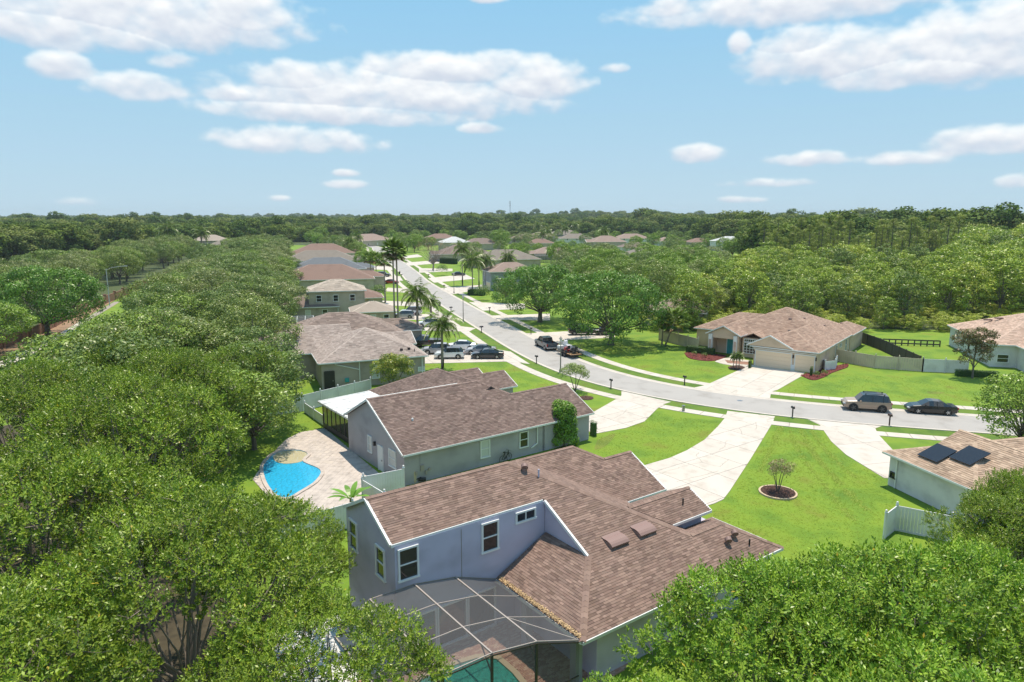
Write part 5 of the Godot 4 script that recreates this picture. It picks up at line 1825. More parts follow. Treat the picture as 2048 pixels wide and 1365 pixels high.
func door(H: House, side: String, u: float, w: float, wide: float, high: float, m: Material, frame: Material) -> MeshInstance3D:
	var turn: float = {"near": 0.0, "right": PI / 2, "left": -PI / 2, "far": PI}[side]
	var f := MB.new()
	f.box(Vector3(0, high * 0.5, 0.02), Vector3(wide, high, 0.06))
	for s in [0.28, 0.72]:
		f.box(Vector3(0, high * s, 0.035), Vector3(wide * 0.7, high * 0.34, 0.05))
	var o := part(H.node, "door", f, m, L3(u, w, 0.02))
	o.rotation.y = turn
	var j := MB.new()
	for s in [-1, 1]:
		j.box(Vector3(s * (wide * 0.5 + 0.05), high * 0.5, 0.03), Vector3(0.1, high + 0.1, 0.1))
	j.box(Vector3(0, high + 0.05, 0.03), Vector3(wide, 0.1, 0.1))
	part(o, "door_frame", j, frame)
	var k := MB.new()
	k.box(Vector3(wide * 0.38, high * 0.47, 0.09), Vector3(0.06, 0.12, 0.08))
	part(o, "handle", k, M.metal)
	return o

func roof_bit(H: House, called: String, b: MB, m: Material) -> void:
	part(H.node, called, b, m)

func pipe(H: House, p: Vector3, h := 0.45, r := 0.05, m: Material = null) -> void:
	var b := MB.new()
	b.tube(PackedVector3Array([p - Vector3(0, 0.05, 0), p + Vector3(0, h, 0)]), PackedFloat32Array([r, r]), 8)
	part(H.node, "vent_pipe", b, m if m else M.black_plastic)

func hood(H: House, p: Vector3) -> void:
	# round mushroom-like exhaust hood
	var b := MB.new()
	b.tube(PackedVector3Array([p, p + Vector3(0, 0.2, 0)]), PackedFloat32Array([0.12, 0.12]), 10)
	var q := p + Vector3(0.02, 0.26, 0.03)
	b.tube(PackedVector3Array([q + Vector3(-0.05, 0.0, 0.08), q + Vector3(0.05, 0.1, -0.08)]), PackedFloat32Array([0.19, 0.19]), 14)
	part(H.node, "roof_vent", b, M.vent_brown)

func slant_vent(H: House, u: float, w: float, h: float, k: float) -> void:
	# long curved off-ridge vent lying on the slope
	var b := MB.new()
	var n := 7
	var c := L3(u, w, h)
	var up := Vector3(0, 1, 0)
	var down := Vector3(0, -k, 1).normalized()
	var nn := Vector3(0, 1, k).normalized()
	var prev := Vector3.ZERO
	for i in n:
		var a := lerpf(-0.15, 1.0, i / (n - 1.0))
		var p: Vector3 = c + down * lerpf(-0.42, 0.33, a) + nn * (0.05 + 0.19 * sin(clampf(a, 0, 1) * PI * 0.72))
		if i > 0:
			b.quad(p - Vector3(0.62, 0, 0), p + Vector3(0.62, 0, 0), prev + Vector3(0.62, 0, 0), prev - Vector3(0.62, 0, 0))
		prev = p
	var low := c + down * 0.33
	b.quad(low - Vector3(0.62, 0, 0), low + Vector3(0.62, 0, 0), prev + Vector3(0.62, 0, 0), prev - Vector3(0.62, 0, 0))
	for s in [-0.62, 0.62]:
		b.tri(c + down * -0.45 + Vector3(s, 0, 0), c + down * 0.33 + Vector3(s, 0, 0), c + down * 0.05 + nn * 0.23 + Vector3(s, 0, 0))
		b.tri(c + down * 0.33 + Vector3(s, 0, 0), prev + Vector3(s, 0, 0), c + down * 0.05 + nn * 0.23 + Vector3(s, 0, 0))
	part(H.node, "roof_vent", b, M.vent_brown)

func blue_house() -> void:
	var H := start_house("blue_house", "slate blue stucco house with brown shingle roof and screened pool", Vector2(3.08, -27.53), 54.0, [Color(0.165, 0.105, 0.082), Color(0.265, 0.178, 0.142)], 0.14)
	H.faces = [
		face3([[0, 0, 2.7], [15, 0, 2.7], [12.5, 2.45, 3.925], [9.98, 2.45, 3.925], [2.85, 9.6, 7.5], [-5.7, 9.6, 7.5], [-5.7, 6.88, 6.14], [3.28, 6.88, 6.14], [3.28, 3.28, 4.34]]),
		face3([[0, 0, 2.7], [3.28, 3.28, 4.34], [3.28, 6.66, 4.34], [0, 6.66, 2.7]]),
		face3([[9.98, 2.45, 3.925], [12.5, 2.45, 3.925], [15, 4.9, 2.7], [12.43, 4.9, 2.7]]),
		face3([[12.5, 2.45, 3.925], [15, 0, 2.7], [15, 4.9, 2.7]]),
		face3([[2.85, 9.6, 7.5], [9.98, 2.45, 3.925], [12.43, 4.9, 2.7], [12.43, 9.66, 2.7], [7.55, 14.5, 5.14]]),
		face3([[-5.7, 9.6, 7.5], [2.85, 9.6, 7.5], [7.55, 14.5, 5.05], [3.2, 14.5, 5.05], [3.2, 12.32, 6.14], [-5.7, 12.32, 6.14]]),
		face3([[2.8, 9.66, 2.7], [16.2, 9.66, 2.7], [16.2, 13.1, 4.42], [13.61, 13.1, 4.42], [12.06, 14.65, 5.195], [2.8, 14.65, 5.195]]),
		face3([[12.06, 14.65, 5.195], [17.05, 19.64, 2.7], [2.8, 19.64, 2.7], [2.8, 14.65, 5.195]]),
		face3([[16.2, 13.1, 4.42], [16.2, 16.5, 2.72], [13.61, 13.1, 4.42]]),
		face3([[8.9, 6.1, 4.5], [14.15, 6.1, 4.5], [14.15, 4.32, 3.61], [10.7, 4.32, 3.61]]),
		face3([[8.9, 6.1, 4.5], [14.15, 6.1, 4.5], [14.15, 7.88, 3.61], [10.7, 7.88, 3.61]]),
	]
	var c := func(a, b): H.caps.append([L3(a[0], a[1], a[2]), L3(b[0], b[1], b[2])])
	c.call([0, 0, 2.72], [3.28, 3.28, 4.36]); c.call([2.85, 9.6, 7.5], [9.98, 2.45, 3.93]); c.call([9.98, 2.45, 3.93], [12.5, 2.45, 3.93]); c.call([12.5, 2.45, 3.93], [15, 0, 2.72])
	c.call([-5.7, 9.6, 7.5], [2.85, 9.6, 7.5]); c.call([8.9, 6.1, 4.5], [14.15, 6.1, 4.5]); c.call([12.06, 14.65, 5.2], [13.61, 13.1, 4.43]); c.call([13.61, 13.1, 4.43], [16.2, 13.1, 4.43]); c.call([4, 14.65, 5.2], [12.06, 14.65, 5.2])
	var e := func(a, b): H.eaves.append([L3(a[0], a[1], a[2]), L3(b[0], b[1], b[2])])
	e.call([0, 0, 2.7], [15, 0, 2.7]); e.call([0, 0.07, 2.7], [0, 6.6, 2.7]); e.call([15, 0.07, 2.7], [15, 4.9, 2.7]); e.call([-5.7, 6.88, 6.14], [3.2, 6.88, 6.14]); e.call([3.28, 6.8, 6.12], [3.28, 3.3, 4.37]); e.call([-5.7, 6.9, 6.16], [-5.7, 9.6, 7.51]); e.call([-5.7, 9.6, 7.51], [-5.7, 12.3, 6.16])
	e.call([12.43, 4.9, 2.7], [12.43, 9.6, 2.7]); e.call([12.5, 9.66, 2.7], [16.2, 9.66, 2.7]); e.call([16.2, 9.7, 2.73], [16.2, 13.1, 4.42]); e.call([16.2, 13.1, 4.42], [16.2, 16.5, 2.74]); e.call([10.7, 4.32, 3.61], [14.15, 4.32, 3.61]); e.call([14.15, 4.34, 3.62], [14.15, 6.1, 4.5]); e.call([14.15, 6.1, 4.5], [14.15, 7.86, 3.62])
	# walls: tall wing, triangle over the porch roof, long low side, entry, garage
	var w := H.walls
	w.box(L3(-1.13, 9.6, 3.02), Vector3(8.85, 6.04, 5.6))
	H.gables.append([L3(-5.555, 6.8, 6.04), L3(-5.555, 12.4, 6.04), L3(-5.555, 9.6, 7.36)])
	w.box(L3(7.95, 3.6, 1.32), Vector3(13.3, 2.64, 6.3))
	w.box(L3(7.6, 7.5, 1.3), Vector3(8.7, 2.6, 5.0))
	H.gables.append([L3(3.31, 6.8, 2.0), L3(3.31, 3.3, 2.0), L3(3.31, 3.3, 4.22), L3(3.31, 6.8, 5.98)])
	w.box(L3(11.3, 6.1, 1.75), Vector3(5.0, 3.5, 2.7))
	H.gables.append([L3(13.82, 4.75, 3.49), L3(13.82, 7.45, 3.49), L3(13.82, 6.1, 4.34)])
	w.box(L3(9.5, 14.7, 1.3), Vector3(12.9, 2.6, 9.4))
	H.gables.append([L3(15.93, 10.05, 2.59), L3(15.93, 16.1, 2.59), L3(15.93, 13.1, 4.2)])
	finish_house(H, M.blue_stucco, M.white_trim)
	window(H, "near", -4.88, 6.79, 5.03, 1.08, 1.64, M.white_trim)
	window(H, "near", -0.26, 6.79, 5.05, 1.05, 1.62, M.white_trim)
	window(H, "near", 2.0, 6.79, 5.58, 1.32, 0.62, M.white_trim, null, 0, 1)
	window(H, "left", -5.56, 11.5, 4.78, 1.0, 1.62, M.white_trim)
	window(H, "left", -5.56, 8.3, 4.62, 1.0, 1.62, M.white_trim)
	window(H, "near", 7.4, 0.44, 1.22, 0.95, 1.75, M.white_trim)
	window(H, "near", 11.5, 0.44, 1.3, 0.95, 1.6, M.white_trim)
	# sliding doors behind the pool
	for i in 3:
		window(H, "near", -4.3 + i * 1.75, 6.79, 1.16, 1.72, 2.2, M.white_trim, M.mirror_glass, 0, 0, "sliding_door")
	var seam := MB.new()
	seam.box(L3(-1.95, 6.79, 4.4), Vector3(0.025, 3.0, 0.02))
	part(H.node, "wall_seam", seam, M.joint)
	for p in [[0.45, 4.6], [0.45, 0.9]]:
		var cl := MB.new()
		cl.box(L3(p[0], p[1], 1.3), Vector3(0.4, 2.6, 0.4))
		part(H.node, "porch_column", cl, M.pale_stucco)
	slant_vent(H, 5.36, 3.48, 4.44, 0.5)
	slant_vent(H, 7.45, 3.5, 4.45, 0.5)
	hood(H, L3(3.4, 8.79, 7.05)); hood(H, L3(11.68, 1.27, 3.3)); hood(H, L3(12.5, 1.47, 3.4))
	pipe(H, L3(3.98, 8.21, 6.75), 0.5, 0.05, M.blue_stucco); pipe(H, L3(13.0, 0.8, 3.05), 0.4); pipe(H, L3(12.6, 5.2, 4.0), 0.42)
	# dead leaves lying in the gutter of the porch roof
	var r := RandomNumberGenerator.new()
	r.seed = 9
	var lv := MB.new()
	for i in 1500:
		var f := r.randf()
		lv.col = Color(0.42, 0.27, 0.12).lerp(Color(0.62, 0.45, 0.26), r.randf()) * r.randf_range(0.5, 1.15)
		var p := L3(r.randf_range(-0.03, 0.2), 0.2 + 6.2 * f, 2.73) + Vector3(0, r.randf() * 0.06 + 0.06, 0)
		lv.leaf(p, Vector3(r.randf_range(-1, 1), r.randf_range(-0.1, 0.5), r.randf_range(-1, 1)).normalized(), Vector3.UP, Vector3.UP, 0.09, 0.045)
	var o := part(H.node, "dead_leaves", lv, M.paint_v)
	o.set_meta("kind", "stuff")

func pool_cage() -> void:
	var N := thing("pool_cage", "screened aluminium pool enclosure joined to the slate blue house", "enclosure", Vector3(3.08, 0, -27.53), deg_to_rad(36.0))
	var rows := [[0.0, 2.68], [-2.4, 3.55], [-4.65, 3.92], [-6.9, 3.92], [-8.6, 2.7]]
	var w0 := 0.2
	var w1 := 6.7
	for i in rows.size():
		var u: float = rows[i][0]
		var h: float = rows[i][1]
		var b := MB.new()
		b.bar(L3(u, w0, h), L3(u, w1, h), 0.065, 0.08)
		if i > 0:
			part(N, "roof_beam", b, M.pale_metal)
			var p := MB.new()
			p.box(L3(u, w0, h * 0.5), Vector3(0.09, h - 0.1, 0.09))
			p.bar(L3(u, w0 + 0.02, h - 0.9), L3(u, w0 + 0.75, h - 0.05), 0.045, 0.045)
			part(N, "post", p, M.bronze)
		if i + 1 < rows.size():
			var u1: float = rows[i + 1][0]
			var h1: float = rows[i + 1][1]
			for w in [w0, 2.4, 4.6, w1]:
				var q := MB.new()
				q.bar(L3(u, w, h), L3(u1, w, h1), 0.04, 0.05)
				part(N, "purlin", q, M.pale_metal)
			var e := MB.new()
			e.bar(L3(u, w0 - 0.04, h - 0.075), L3(u1, w0 - 0.04, h1 - 0.075), 0.05, 0.05)
			part(N, "front_beam", e, M.bronze)
			for k in 3:
				var a: float = [w0, 2.4, 4.6][k]
				var c: float = [2.4, 4.6, w1][k]
				var s := MB.new()
				s.quad(L3(u, a, h + 0.01), L3(u, c, h + 0.01), L3(u1, c, h1 + 0.01), L3(u1, a, h1 + 0.01))
				part(N, "roof_screen", s, M.screen)
			var f := MB.new()
			f.quad(L3(u, w0, 0.05), L3(u1, w0, 0.05), L3(u1, w0, h1 - 0.1), L3(u, w0, h - 0.1))
			part(N, "wall_screen", f, M.screen)
			var rail := MB.new()
			rail.bar(L3(u, w0, 0.95), L3(u1, w0, 0.95), 0.05, 0.05)
			part(N, "chair_rail", rail, M.bronze)
	var d := MB.new()
	d.bar(L3(-2.4, 2.4, 3.56), L3(-0.1, 0.3, 2.72), 0.035, 0.035)
	part(N, "brace", d, M.pale_metal)

func wall_on(H: House, u: float, w: float, h: float, s: Vector3, called: String, m: Material) -> void:
	var b := MB.new()
	b.box(L3(u, w, h), s)
	part(H.node, called, b, m)

func grey_house() -> void:
	var H := start_house("grey_house", "grey stucco house with weathered brown roof beside the freeform pool", Vector2(-8.46, -51.53), 53.5, [Color(0.135, 0.090, 0.075), Color(0.225, 0.160, 0.135)], 0.17)
	H.faces = [
		face3([[0, 0, 2.7], [20.2, 0, 2.7], [20.2, 4.1, 4.75], [13.35, 4.1, 4.75], [11.1, 6.35, 5.875], [0, 6.35, 5.875]]),
		face3([[11.1, 6.35, 5.875], [13.35, 4.1, 4.75], [17.45, 8.2, 2.7], [17.45, 12.7, 2.7]]),
		face3([[20.2, 4.1, 4.75], [20.2, 8.2, 2.7], [17.45, 8.2, 2.7], [13.35, 4.1, 4.75]]),
		face3([[0, 6.35, 5.875], [9.0, 6.35, 5.875], [9.0, 11.4, 3.35], [0, 11.4, 3.35]]),
	]
	H.caps = [[L3(0, 6.35, 5.88), L3(11.1, 6.35, 5.88)], [L3(11.1, 6.35, 5.88), L3(13.35, 4.1, 4.76)], [L3(13.35, 4.1, 4.76), L3(20.2, 4.1, 4.76)]]
	H.eaves = [[L3(0, 0, 2.7), L3(20.2, 0, 2.7)], [L3(0, 0.05, 2.72), L3(0, 6.35, 5.88)], [L3(0, 6.35, 5.88), L3(0, 11.4, 3.36)], [L3(20.2, 0.05, 2.72), L3(20.2, 4.1, 4.75)], [L3(20.2, 4.1, 4.75), L3(20.2, 8.2, 2.72)], [L3(0.3, 6.7, 5.85), L3(9.2, 6.7, 5.85)]]
	H.walls.box(L3(7.4, 5.8, 1.3), Vector3(14.2, 2.6, 10.8))
	H.walls.box(L3(17.1, 4.1, 1.3), Vector3(5.7, 2.6, 7.4))
	H.gables.append([L3(0.3, 0.4, 2.6), L3(0.3, 11.2, 2.6), L3(0.3, 11.2, 3.3), L3(0.3, 6.35, 5.75)])
	H.gables.append([L3(19.9, 0.4, 2.6), L3(19.9, 7.8, 2.6), L3(19.9, 4.1, 4.6)])
	block(H, 6.2, 17.4, 5.0, 20.4, 2.68, 0.5, "w", "open", "hip")
	block(H, 13.0, 20.8, 12.9, 18.0, 2.7, 0.5, "u", "open", "gable")
	block(H, 13.0, 19.6, 16.6, 21.2, 2.66, 0.5, "u", "open", "gable")
	finish_house(H, M.grey_stucco, M.white_trim)
	window(H, "near", 7.95, 0.39, 1.53, 1.0, 1.6, M.white_trim, M.blind)
	window(H, "near", 12.1, 0.39, 1.55, 1.0, 1.5, M.white_trim)
	window(H, "left", 0.29, 6.6, 1.8, 0.8, 1.5, M.white_trim, M.blind)
	window(H, "left", 0.29, 2.4, 1.7, 1.25, 1.5, M.white_trim, M.blind)
	door(H, "left", 0.29, 4.55, 0.8, 2.1, M.white_trim, M.white_trim)
	window(H, "near", 18.9, 13.29, 1.5, 1.0, 1.1, M.white_trim)
	pipe(H, L3(2.6, 3.2, 4.25), 0.25, 0.09, M.white_trim)
	# meters, lamp and downpipe on the wall
	for q in [[1.85, 1.2, 0.3, 0.45], [2.2, 0.75, 0.16, 0.3], [1.3, 0.85, 0.18, 0.3], [2.5, 0.95, 0.2, 0.2]]:
		wall_on(H, q[0], 0.36, q[1], Vector3(q[2], q[3], 0.16), "meter_box", M.pale_metal)
	var dp := MB.new()
	dp.bar(L3(13.6, 0.33, 2.5), L3(13.6, 0.33, 0.9), 0.08, 0.08); dp.bar(L3(13.6, 0.33, 0.9), L3(12.9, 0.33, 0.6), 0.08, 0.08)
	part(H.node, "downpipe", dp, M.white_trim)
	var cd := MB.new()
	cd.bar(L3(1.7, 0.37, 1.4), L3(1.7, 0.37, 2.6), 0.05, 0.04)
	part(H.node, "conduit", cd, M.grey_stucco)
	wall_on(H, 0.2, 5.55, 2.15, Vector3(0.2, 0.35, 0.16), "wall_lamp", M.black_plastic)
	# porch with white panel roof and dark screens
	var rf := MB.new()
	rf.quad(L3(0.75, 11.0, 2.72), L3(6.3, 11.0, 2.95), L3(6.3, 19.6, 2.95), L3(0.75, 19.6, 2.72))
	rf.box(L3(0.75, 15.3, 2.62), Vector3(0.1, 0.16, 8.7))
	part(H.node, "porch_roof", rf, M.white_panel)
	for i in 8:
		var rb := MB.new()
		rb.bar(L3(0.7, 11.6 + i * 1.1, 2.745), L3(6.3, 11.6 + i * 1.1, 2.975), 0.06, 0.03)
		part(H.node, "roof_rib", rb, M.white_panel)
	for i in 8:
		var p := MB.new()
		p.box(L3(1.0, 11.5 + i * 1.08, 1.3), Vector3(0.08, 2.6, 0.08))
		part(H.node, "porch_post", p, M.bronze)
		if i < 7:
			var s := MB.new()
			s.quad(L3(1.0, 11.5 + i * 1.08, 0.5), L3(1.0, 12.58 + i * 1.08, 0.5), L3(1.0, 12.58 + i * 1.08, 2.55), L3(1.0, 11.5 + i * 1.08, 2.55))
			part(H.node, "porch_screen", s, M.dark_screen)
	var kick := MB.new()
	kick.box(L3(1.0, 15.3, 0.27), Vector3(0.1, 0.5, 7.6)); kick.box(L3(1.0, 15.3, 2.55), Vector3(0.12, 0.12, 7.9))
	part(H.node, "porch_sill", kick, M.bronze)

func tan_house() -> void:
	var H := start_house("tan_house", "tan stucco house with teal front door and three-car garage", Vector2(41.31, -92.19), 127.8, [Color(0.285, 0.185, 0.135), Color(0.385, 0.270, 0.205)], 0.22)
	block(H, -17.6, 0.4, 6.0, 23.6, 2.95, 0.44, "u")
	block(H, -8.9, 0.38, -0.5, 12.0, 2.93, 0.44, "w", "hip", "open")
	block(H, -21.8, -9.0, 9.6, 20.6, 2.95, 0.44, "u", "hip", "open")
	block(H, -17.4, -11.9, 3.9, 13.0, 3.3, 0.5, "w", "gable", "open", false)
	H.walls.box(L3(-16.75, 5.2, 1.7), Vector3(0.6, 3.4, 2.1)); H.walls.box(L3(-12.6, 5.2, 1.7), Vector3(0.7, 3.4, 2.1)); H.walls.box(L3(-14.7, 4.3, 3.05), Vector3(4.4, 0.8, 0.24)); H.walls.box(L3(-14.7, 6.3, 1.7), Vector3(4.6, 3.4, 0.2))
	block(H, -12.4, -8.2, 4.6, 10.0, 2.9, 0.44, "w", "open", "open")
	block(H, -4.4, 0.6, 18.0, 27.5, 2.9, 0.44, "w")
	H.faces.append(face3([[-9.2, -0.6, 2.98], [-6.2, -0.6, 4.48], [-6.2, 4.0, 4.48], [-9.2, 4.0, 2.98]]))
	H.faces.append(face3([[-6.2, -0.6, 4.48], [-3.2, -0.6, 2.98], [-3.2, 4.0, 2.98], [-6.2, 4.0, 4.48]]))
	finish_house(H, M.tan_stucco, M.white_trim)
	# pediment over the double garage door
	var pd := MB.new()
	pd.tri(L3(-9.2, -0.62, 3.0), L3(-3.2, -0.62, 3.0), L3(-6.2, -0.62, 4.5))
	part(H.node, "pediment", pd, M.tan_stucco)
	var pt := MB.new()
	pt.bar(L3(-9.4, -0.66, 3.0), L3(-6.2, -0.66, 4.6), 0.14, 0.16); pt.bar(L3(-6.2, -0.66, 4.6), L3(-3.0, -0.66, 3.0), 0.14, 0.16)
	part(H.node, "pediment_trim", pt, M.white_trim)
	garage_door(H, "near", -5.75, -0.12, 4.9, 2.25, M.cream_door)
	garage_door(H, "near", -1.5, -0.12, 2.5, 2.25, M.cream_door)
	var band := MB.new()
	band.box(L3(-4.25, -0.14, 2.55), Vector3(8.6, 0.12, 0.1))
	part(H.node, "trim_band", band, M.white_trim)
	for u in [-8.4, -3.05, -0.05]:
		wall_on(H, u, -0.2, 1.95, Vector3(0.16, 0.45, 0.16), "wall_lamp", M.dark_brown)
	wall_on(H, -3.05, -0.16, 0.4, Vector3(0.42, 0.8, 0.14), "plinth", M.white_trim)
	# entry: columns, recess, teal door
	for u in [-16.6, -12.7]:
		wall_on(H, u, 4.05, 1.6, Vector3(0.55, 3.2, 0.55), "entry_column", M.white_trim)
		wall_on(H, u, 4.0, 1.5, Vector3(0.36, 1.8, 0.56), "column_panel", M.peach_stucco)
	door(H, "near", -14.2, 6.18, 1.1, 2.3, M.teal_paint, M.white_trim)
	window(H, "near", -10.8, 4.98, 1.45, 1.9, 1.7, M.white_trim, null, 3, 3)
	window(H, "near", -10.8, 4.98, 2.6, 1.9, 0.5, M.white_trim, null, 0, 5)
	window(H, "near", -18.9, 10.18, 1.55, 1.9, 2.0, M.white_trim, null, 3, 2)
	for w in [[10.5, 1.5, 1.0, 1.7], [13.0, 2.0, 1.1, 0.6], [16.5, 1.5, 0.9, 1.9], [18.6, 1.5, 0.9, 1.9]]:
		window(H, "right", 0.01, w[0], w[1], w[2], w[3], M.white_trim)
	for p in [[-5.5, 13.0, 5.55], [-6.4, 9.0, 5.85], [-3.0, 15.0, 4.4], [-2.0, 22.0, 4.0]]:
		wall_on(H, p[0], p[1], p[2], Vector3(0.4, 0.25, 0.4), "roof_vent", M.vent_brown)

func white_house_far() -> void:
	var H := start_house("white_house", "white stucco house with pinkish roof and red front door", Vector2(66.92, -95.05), 105.7, [Color(0.433, 0.297, 0.224), Color(0.546, 0.396, 0.310)], 0.24)
	block(H, 0, 20, 1.0, 19.5, 3.3, 0.42, "u")
	block(H, 3.2, 12.0, -2.2, 9.0, 3.3, 0.42, "w", "hip", "open")
	finish_house(H, M.white_stucco, M.white_trim)
	for w in [7.0, 10.0]:
		window(H, "left", 0.38, w, 1.7, 0.45, 2.1, M.black_plastic, null, 0)
	window(H, "near", 1.9, 1.38, 1.3, 1.5, 1.2, M.white_trim)
	var arch := MB.new()
	arch.box(L3(5.4, -1.86, 1.3), Vector3(1.9, 2.6, 0.12))
	part(H.node, "entry_recess", arch, M.tan_stucco)
	var d := door(H, "near", 5.0, -1.95, 0.95, 2.3, M.red_paint, M.white_trim)
	var wr := MB.new()
	wr.tube(PackedVector3Array([Vector3(0, 1.5, 0.06), Vector3(0, 1.5, 0.12)]), PackedFloat32Array([0.26, 0.26]), 16)
	part(d, "wreath", wr, M.white_trim)
	for p in [[3.6, 13.2, 5.2], [4.8, 12.5, 5.6]]:
		wall_on(H, p[0], p[1], p[2], Vector3(1.1, 0.2, 0.45), "roof_vent", M.vent_brown)
	pipe(H, L3(7.0, 4.0, 4.75), 0.4)

func white_house_near() -> void:
	var H := start_house("white_house", "white stucco house with solar panels on its tan roof", Vector2(29.35, -52.58), 76.0, [Color(0.340, 0.238, 0.168), Color(0.464, 0.342, 0.249)], 0.2)
	block(H, 0, 17, -8.4, 0, 2.7, 0.42, "u")
	block(H, 1.2, 9.0, -9.8, -2.0, 2.75, 0.5, "w", "gable", "open")
	block(H, 6.0, 22, -19, -6.0, 2.7, 0.45, "u", "open", "hip")
	finish_house(H, M.white_stucco, M.white_trim)
	var dp := MB.new()
	dp.box(L3(0.33, -1.2, 1.3), Vector3(0.09, 2.5, 0.09))
	part(H.node, "downpipe", dp, M.white_trim)
	window(H, "left", 0.38, -0.9, 1.0, 0.6, 0.5, M.black_plastic, null, 0)
	for q in [[1.7, -3.4], [2.6, -5.3]]:
		var s := MB.new()
		var k := 0.42
		var x := Vector3(1, k, 0).normalized()
		var c := L3(q[0], q[1], 2.7 + k * q[0] + 0.17)
		s.box(c, Vector3(1.9, 0.05, 1.8), Basis(x, x.cross(Vector3(0, 0, 1)).normalized() * -1.0, Vector3(0, 0, 1)))
		part(H.node, "solar_panel", s, M.solar)

func taupe_house() -> void:
	var H := start_house("taupe_house", "taupe stucco house with crowded driveway and large hipped roof", Vector2(-23.52, -82.44), 68.0, [Color(0.285, 0.225, 0.195), Color(0.395, 0.325, 0.285)], 0.2)
	block(H, 0, 13.8, 0, 13.4, 3.4, 0.46, "w")
	block(H, -7.0, 6.0, 7.2, 19.5, 3.38, 0.44, "u", "hip", "open")
	block(H, 8.0, 14.6, 9.5, 15.6, 3.3, 0.44, "u", "open", "gable")
	finish_house(H, M.taupe_stucco, M.white_trim)
	window(H, "near", 7.0, 0.39, 1.7, 1.0, 1.7, M.white_trim, M.blind)
	window(H, "near", 12.9, 0.39, 1.6, 0.9, 0.6, M.white_trim, M.blind)
	door(H, "near", 1.3, 0.39, 1.1, 2.2, M.black_plastic, M.bronze)
	var dp := MB.new()
	dp.bar(L3(2.0, 0.32, 3.1), L3(5.0, 0.32, 2.2), 0.1, 0.1); dp.bar(L3(5.0, 0.32, 3.2), L3(5.0, 0.32, 0.1), 0.1, 0.1)
	part(H.node, "downpipe", dp, M.white_trim)
	dp = MB.new()
	dp.bar(L3(13.0, 0.32, 3.2), L3(13.0, 0.32, 0.1), 0.1, 0.1)
	part(H.node, "downpipe", dp, M.white_trim)
	wall_on(H, 3.4, 0.3, 1.0, Vector3(0.5, 0.5, 0.2), "hose_reel", M.teal_paint)
	for p in [[10.6, 1.4, 4.15], [11.6, 1.5, 4.2]]:
		wall_on(H, p[0], p[1], p[2], Vector3(0.3, 0.25, 0.3), "roof_vent", M.dark_brown)
	pipe(H, L3(12.2, 1.0, 3.85), 0.35)

var house_spots := [Vector2(-105, -330), Vector2(-175, -420), Vector2(-190, -440), Vector2(-150, -360), Vector2(-120, -420), Vector2(10, -34), Vector2(0, -60), Vector2(44, -106), Vector2(82, -106), Vector2(38, -48), Vector2(-17, -93)]

# Houses further off: [label, centre, azimuth, size along, size deep, eave, pitch, roof colours, wall, wing, fine]
func row_house(label: String, c: Vector2, az: float, wide: float, deep: float, eave: float, k: float, cols: Array, wm: Material, wing := 1, fine := 0.0, porch := false) -> House:
	var a := deg_to_rad(az)
	var u := Vector2(sin(a), -cos(a))
	var v := Vector2(-cos(a), -sin(a))
	house_spots.append(c)
	var o := c - u * (wide * 0.5) - v * (deep * 0.5)
	var H := start_house("house", label, o, az, cols, fine)
	block(H, 0, wide, 0, deep, eave, k, "u" if wide >= deep else "w")
	if wing & 1:
		block(H, wide * 0.55, wide + 3.5, deep * 0.48, deep * 0.48 + 7.0, eave - 0.1, k, "u", "open", "gable" if wing & 4 else "hip")
	if wing & 2:
		block(H, -3.5, wide * 0.5, deep * 0.3, deep * 0.3 + 8.0, eave - 0.08, k, "u", "hip", "open")
	finish_house(H, wm, M.white_trim)
	for i in 3:
		var uu := wide * (0.2 + 0.28 * i)
		window(H, "near", uu, 0.39, 1.5, 1.1, 1.5, M.white_trim, M.blind if i == 1 else null)
		if eave > 4.5:
			window(H, "near", uu, 0.39, 4.4, 1.1, 1.4, M.white_trim)
	window(H, "right", wide - 0.38, deep * 0.2, 1.5, 1.2, 1.5, M.white_trim)
	if eave > 4.5:
		window(H, "right", wide - 0.38, deep * 0.25, 4.4, 1.1, 1.4, M.white_trim)
	if wing & 1:
		garage_door(H, "right", wide + 3.5 - (0.28 if wing & 4 else 0.38), deep * 0.48 + 3.5, 4.6, 2.2, M.cream_door)
	else:
		garage_door(H, "right", wide - 0.38, deep * 0.7, 4.6, 2.2, M.cream_door)
	return H

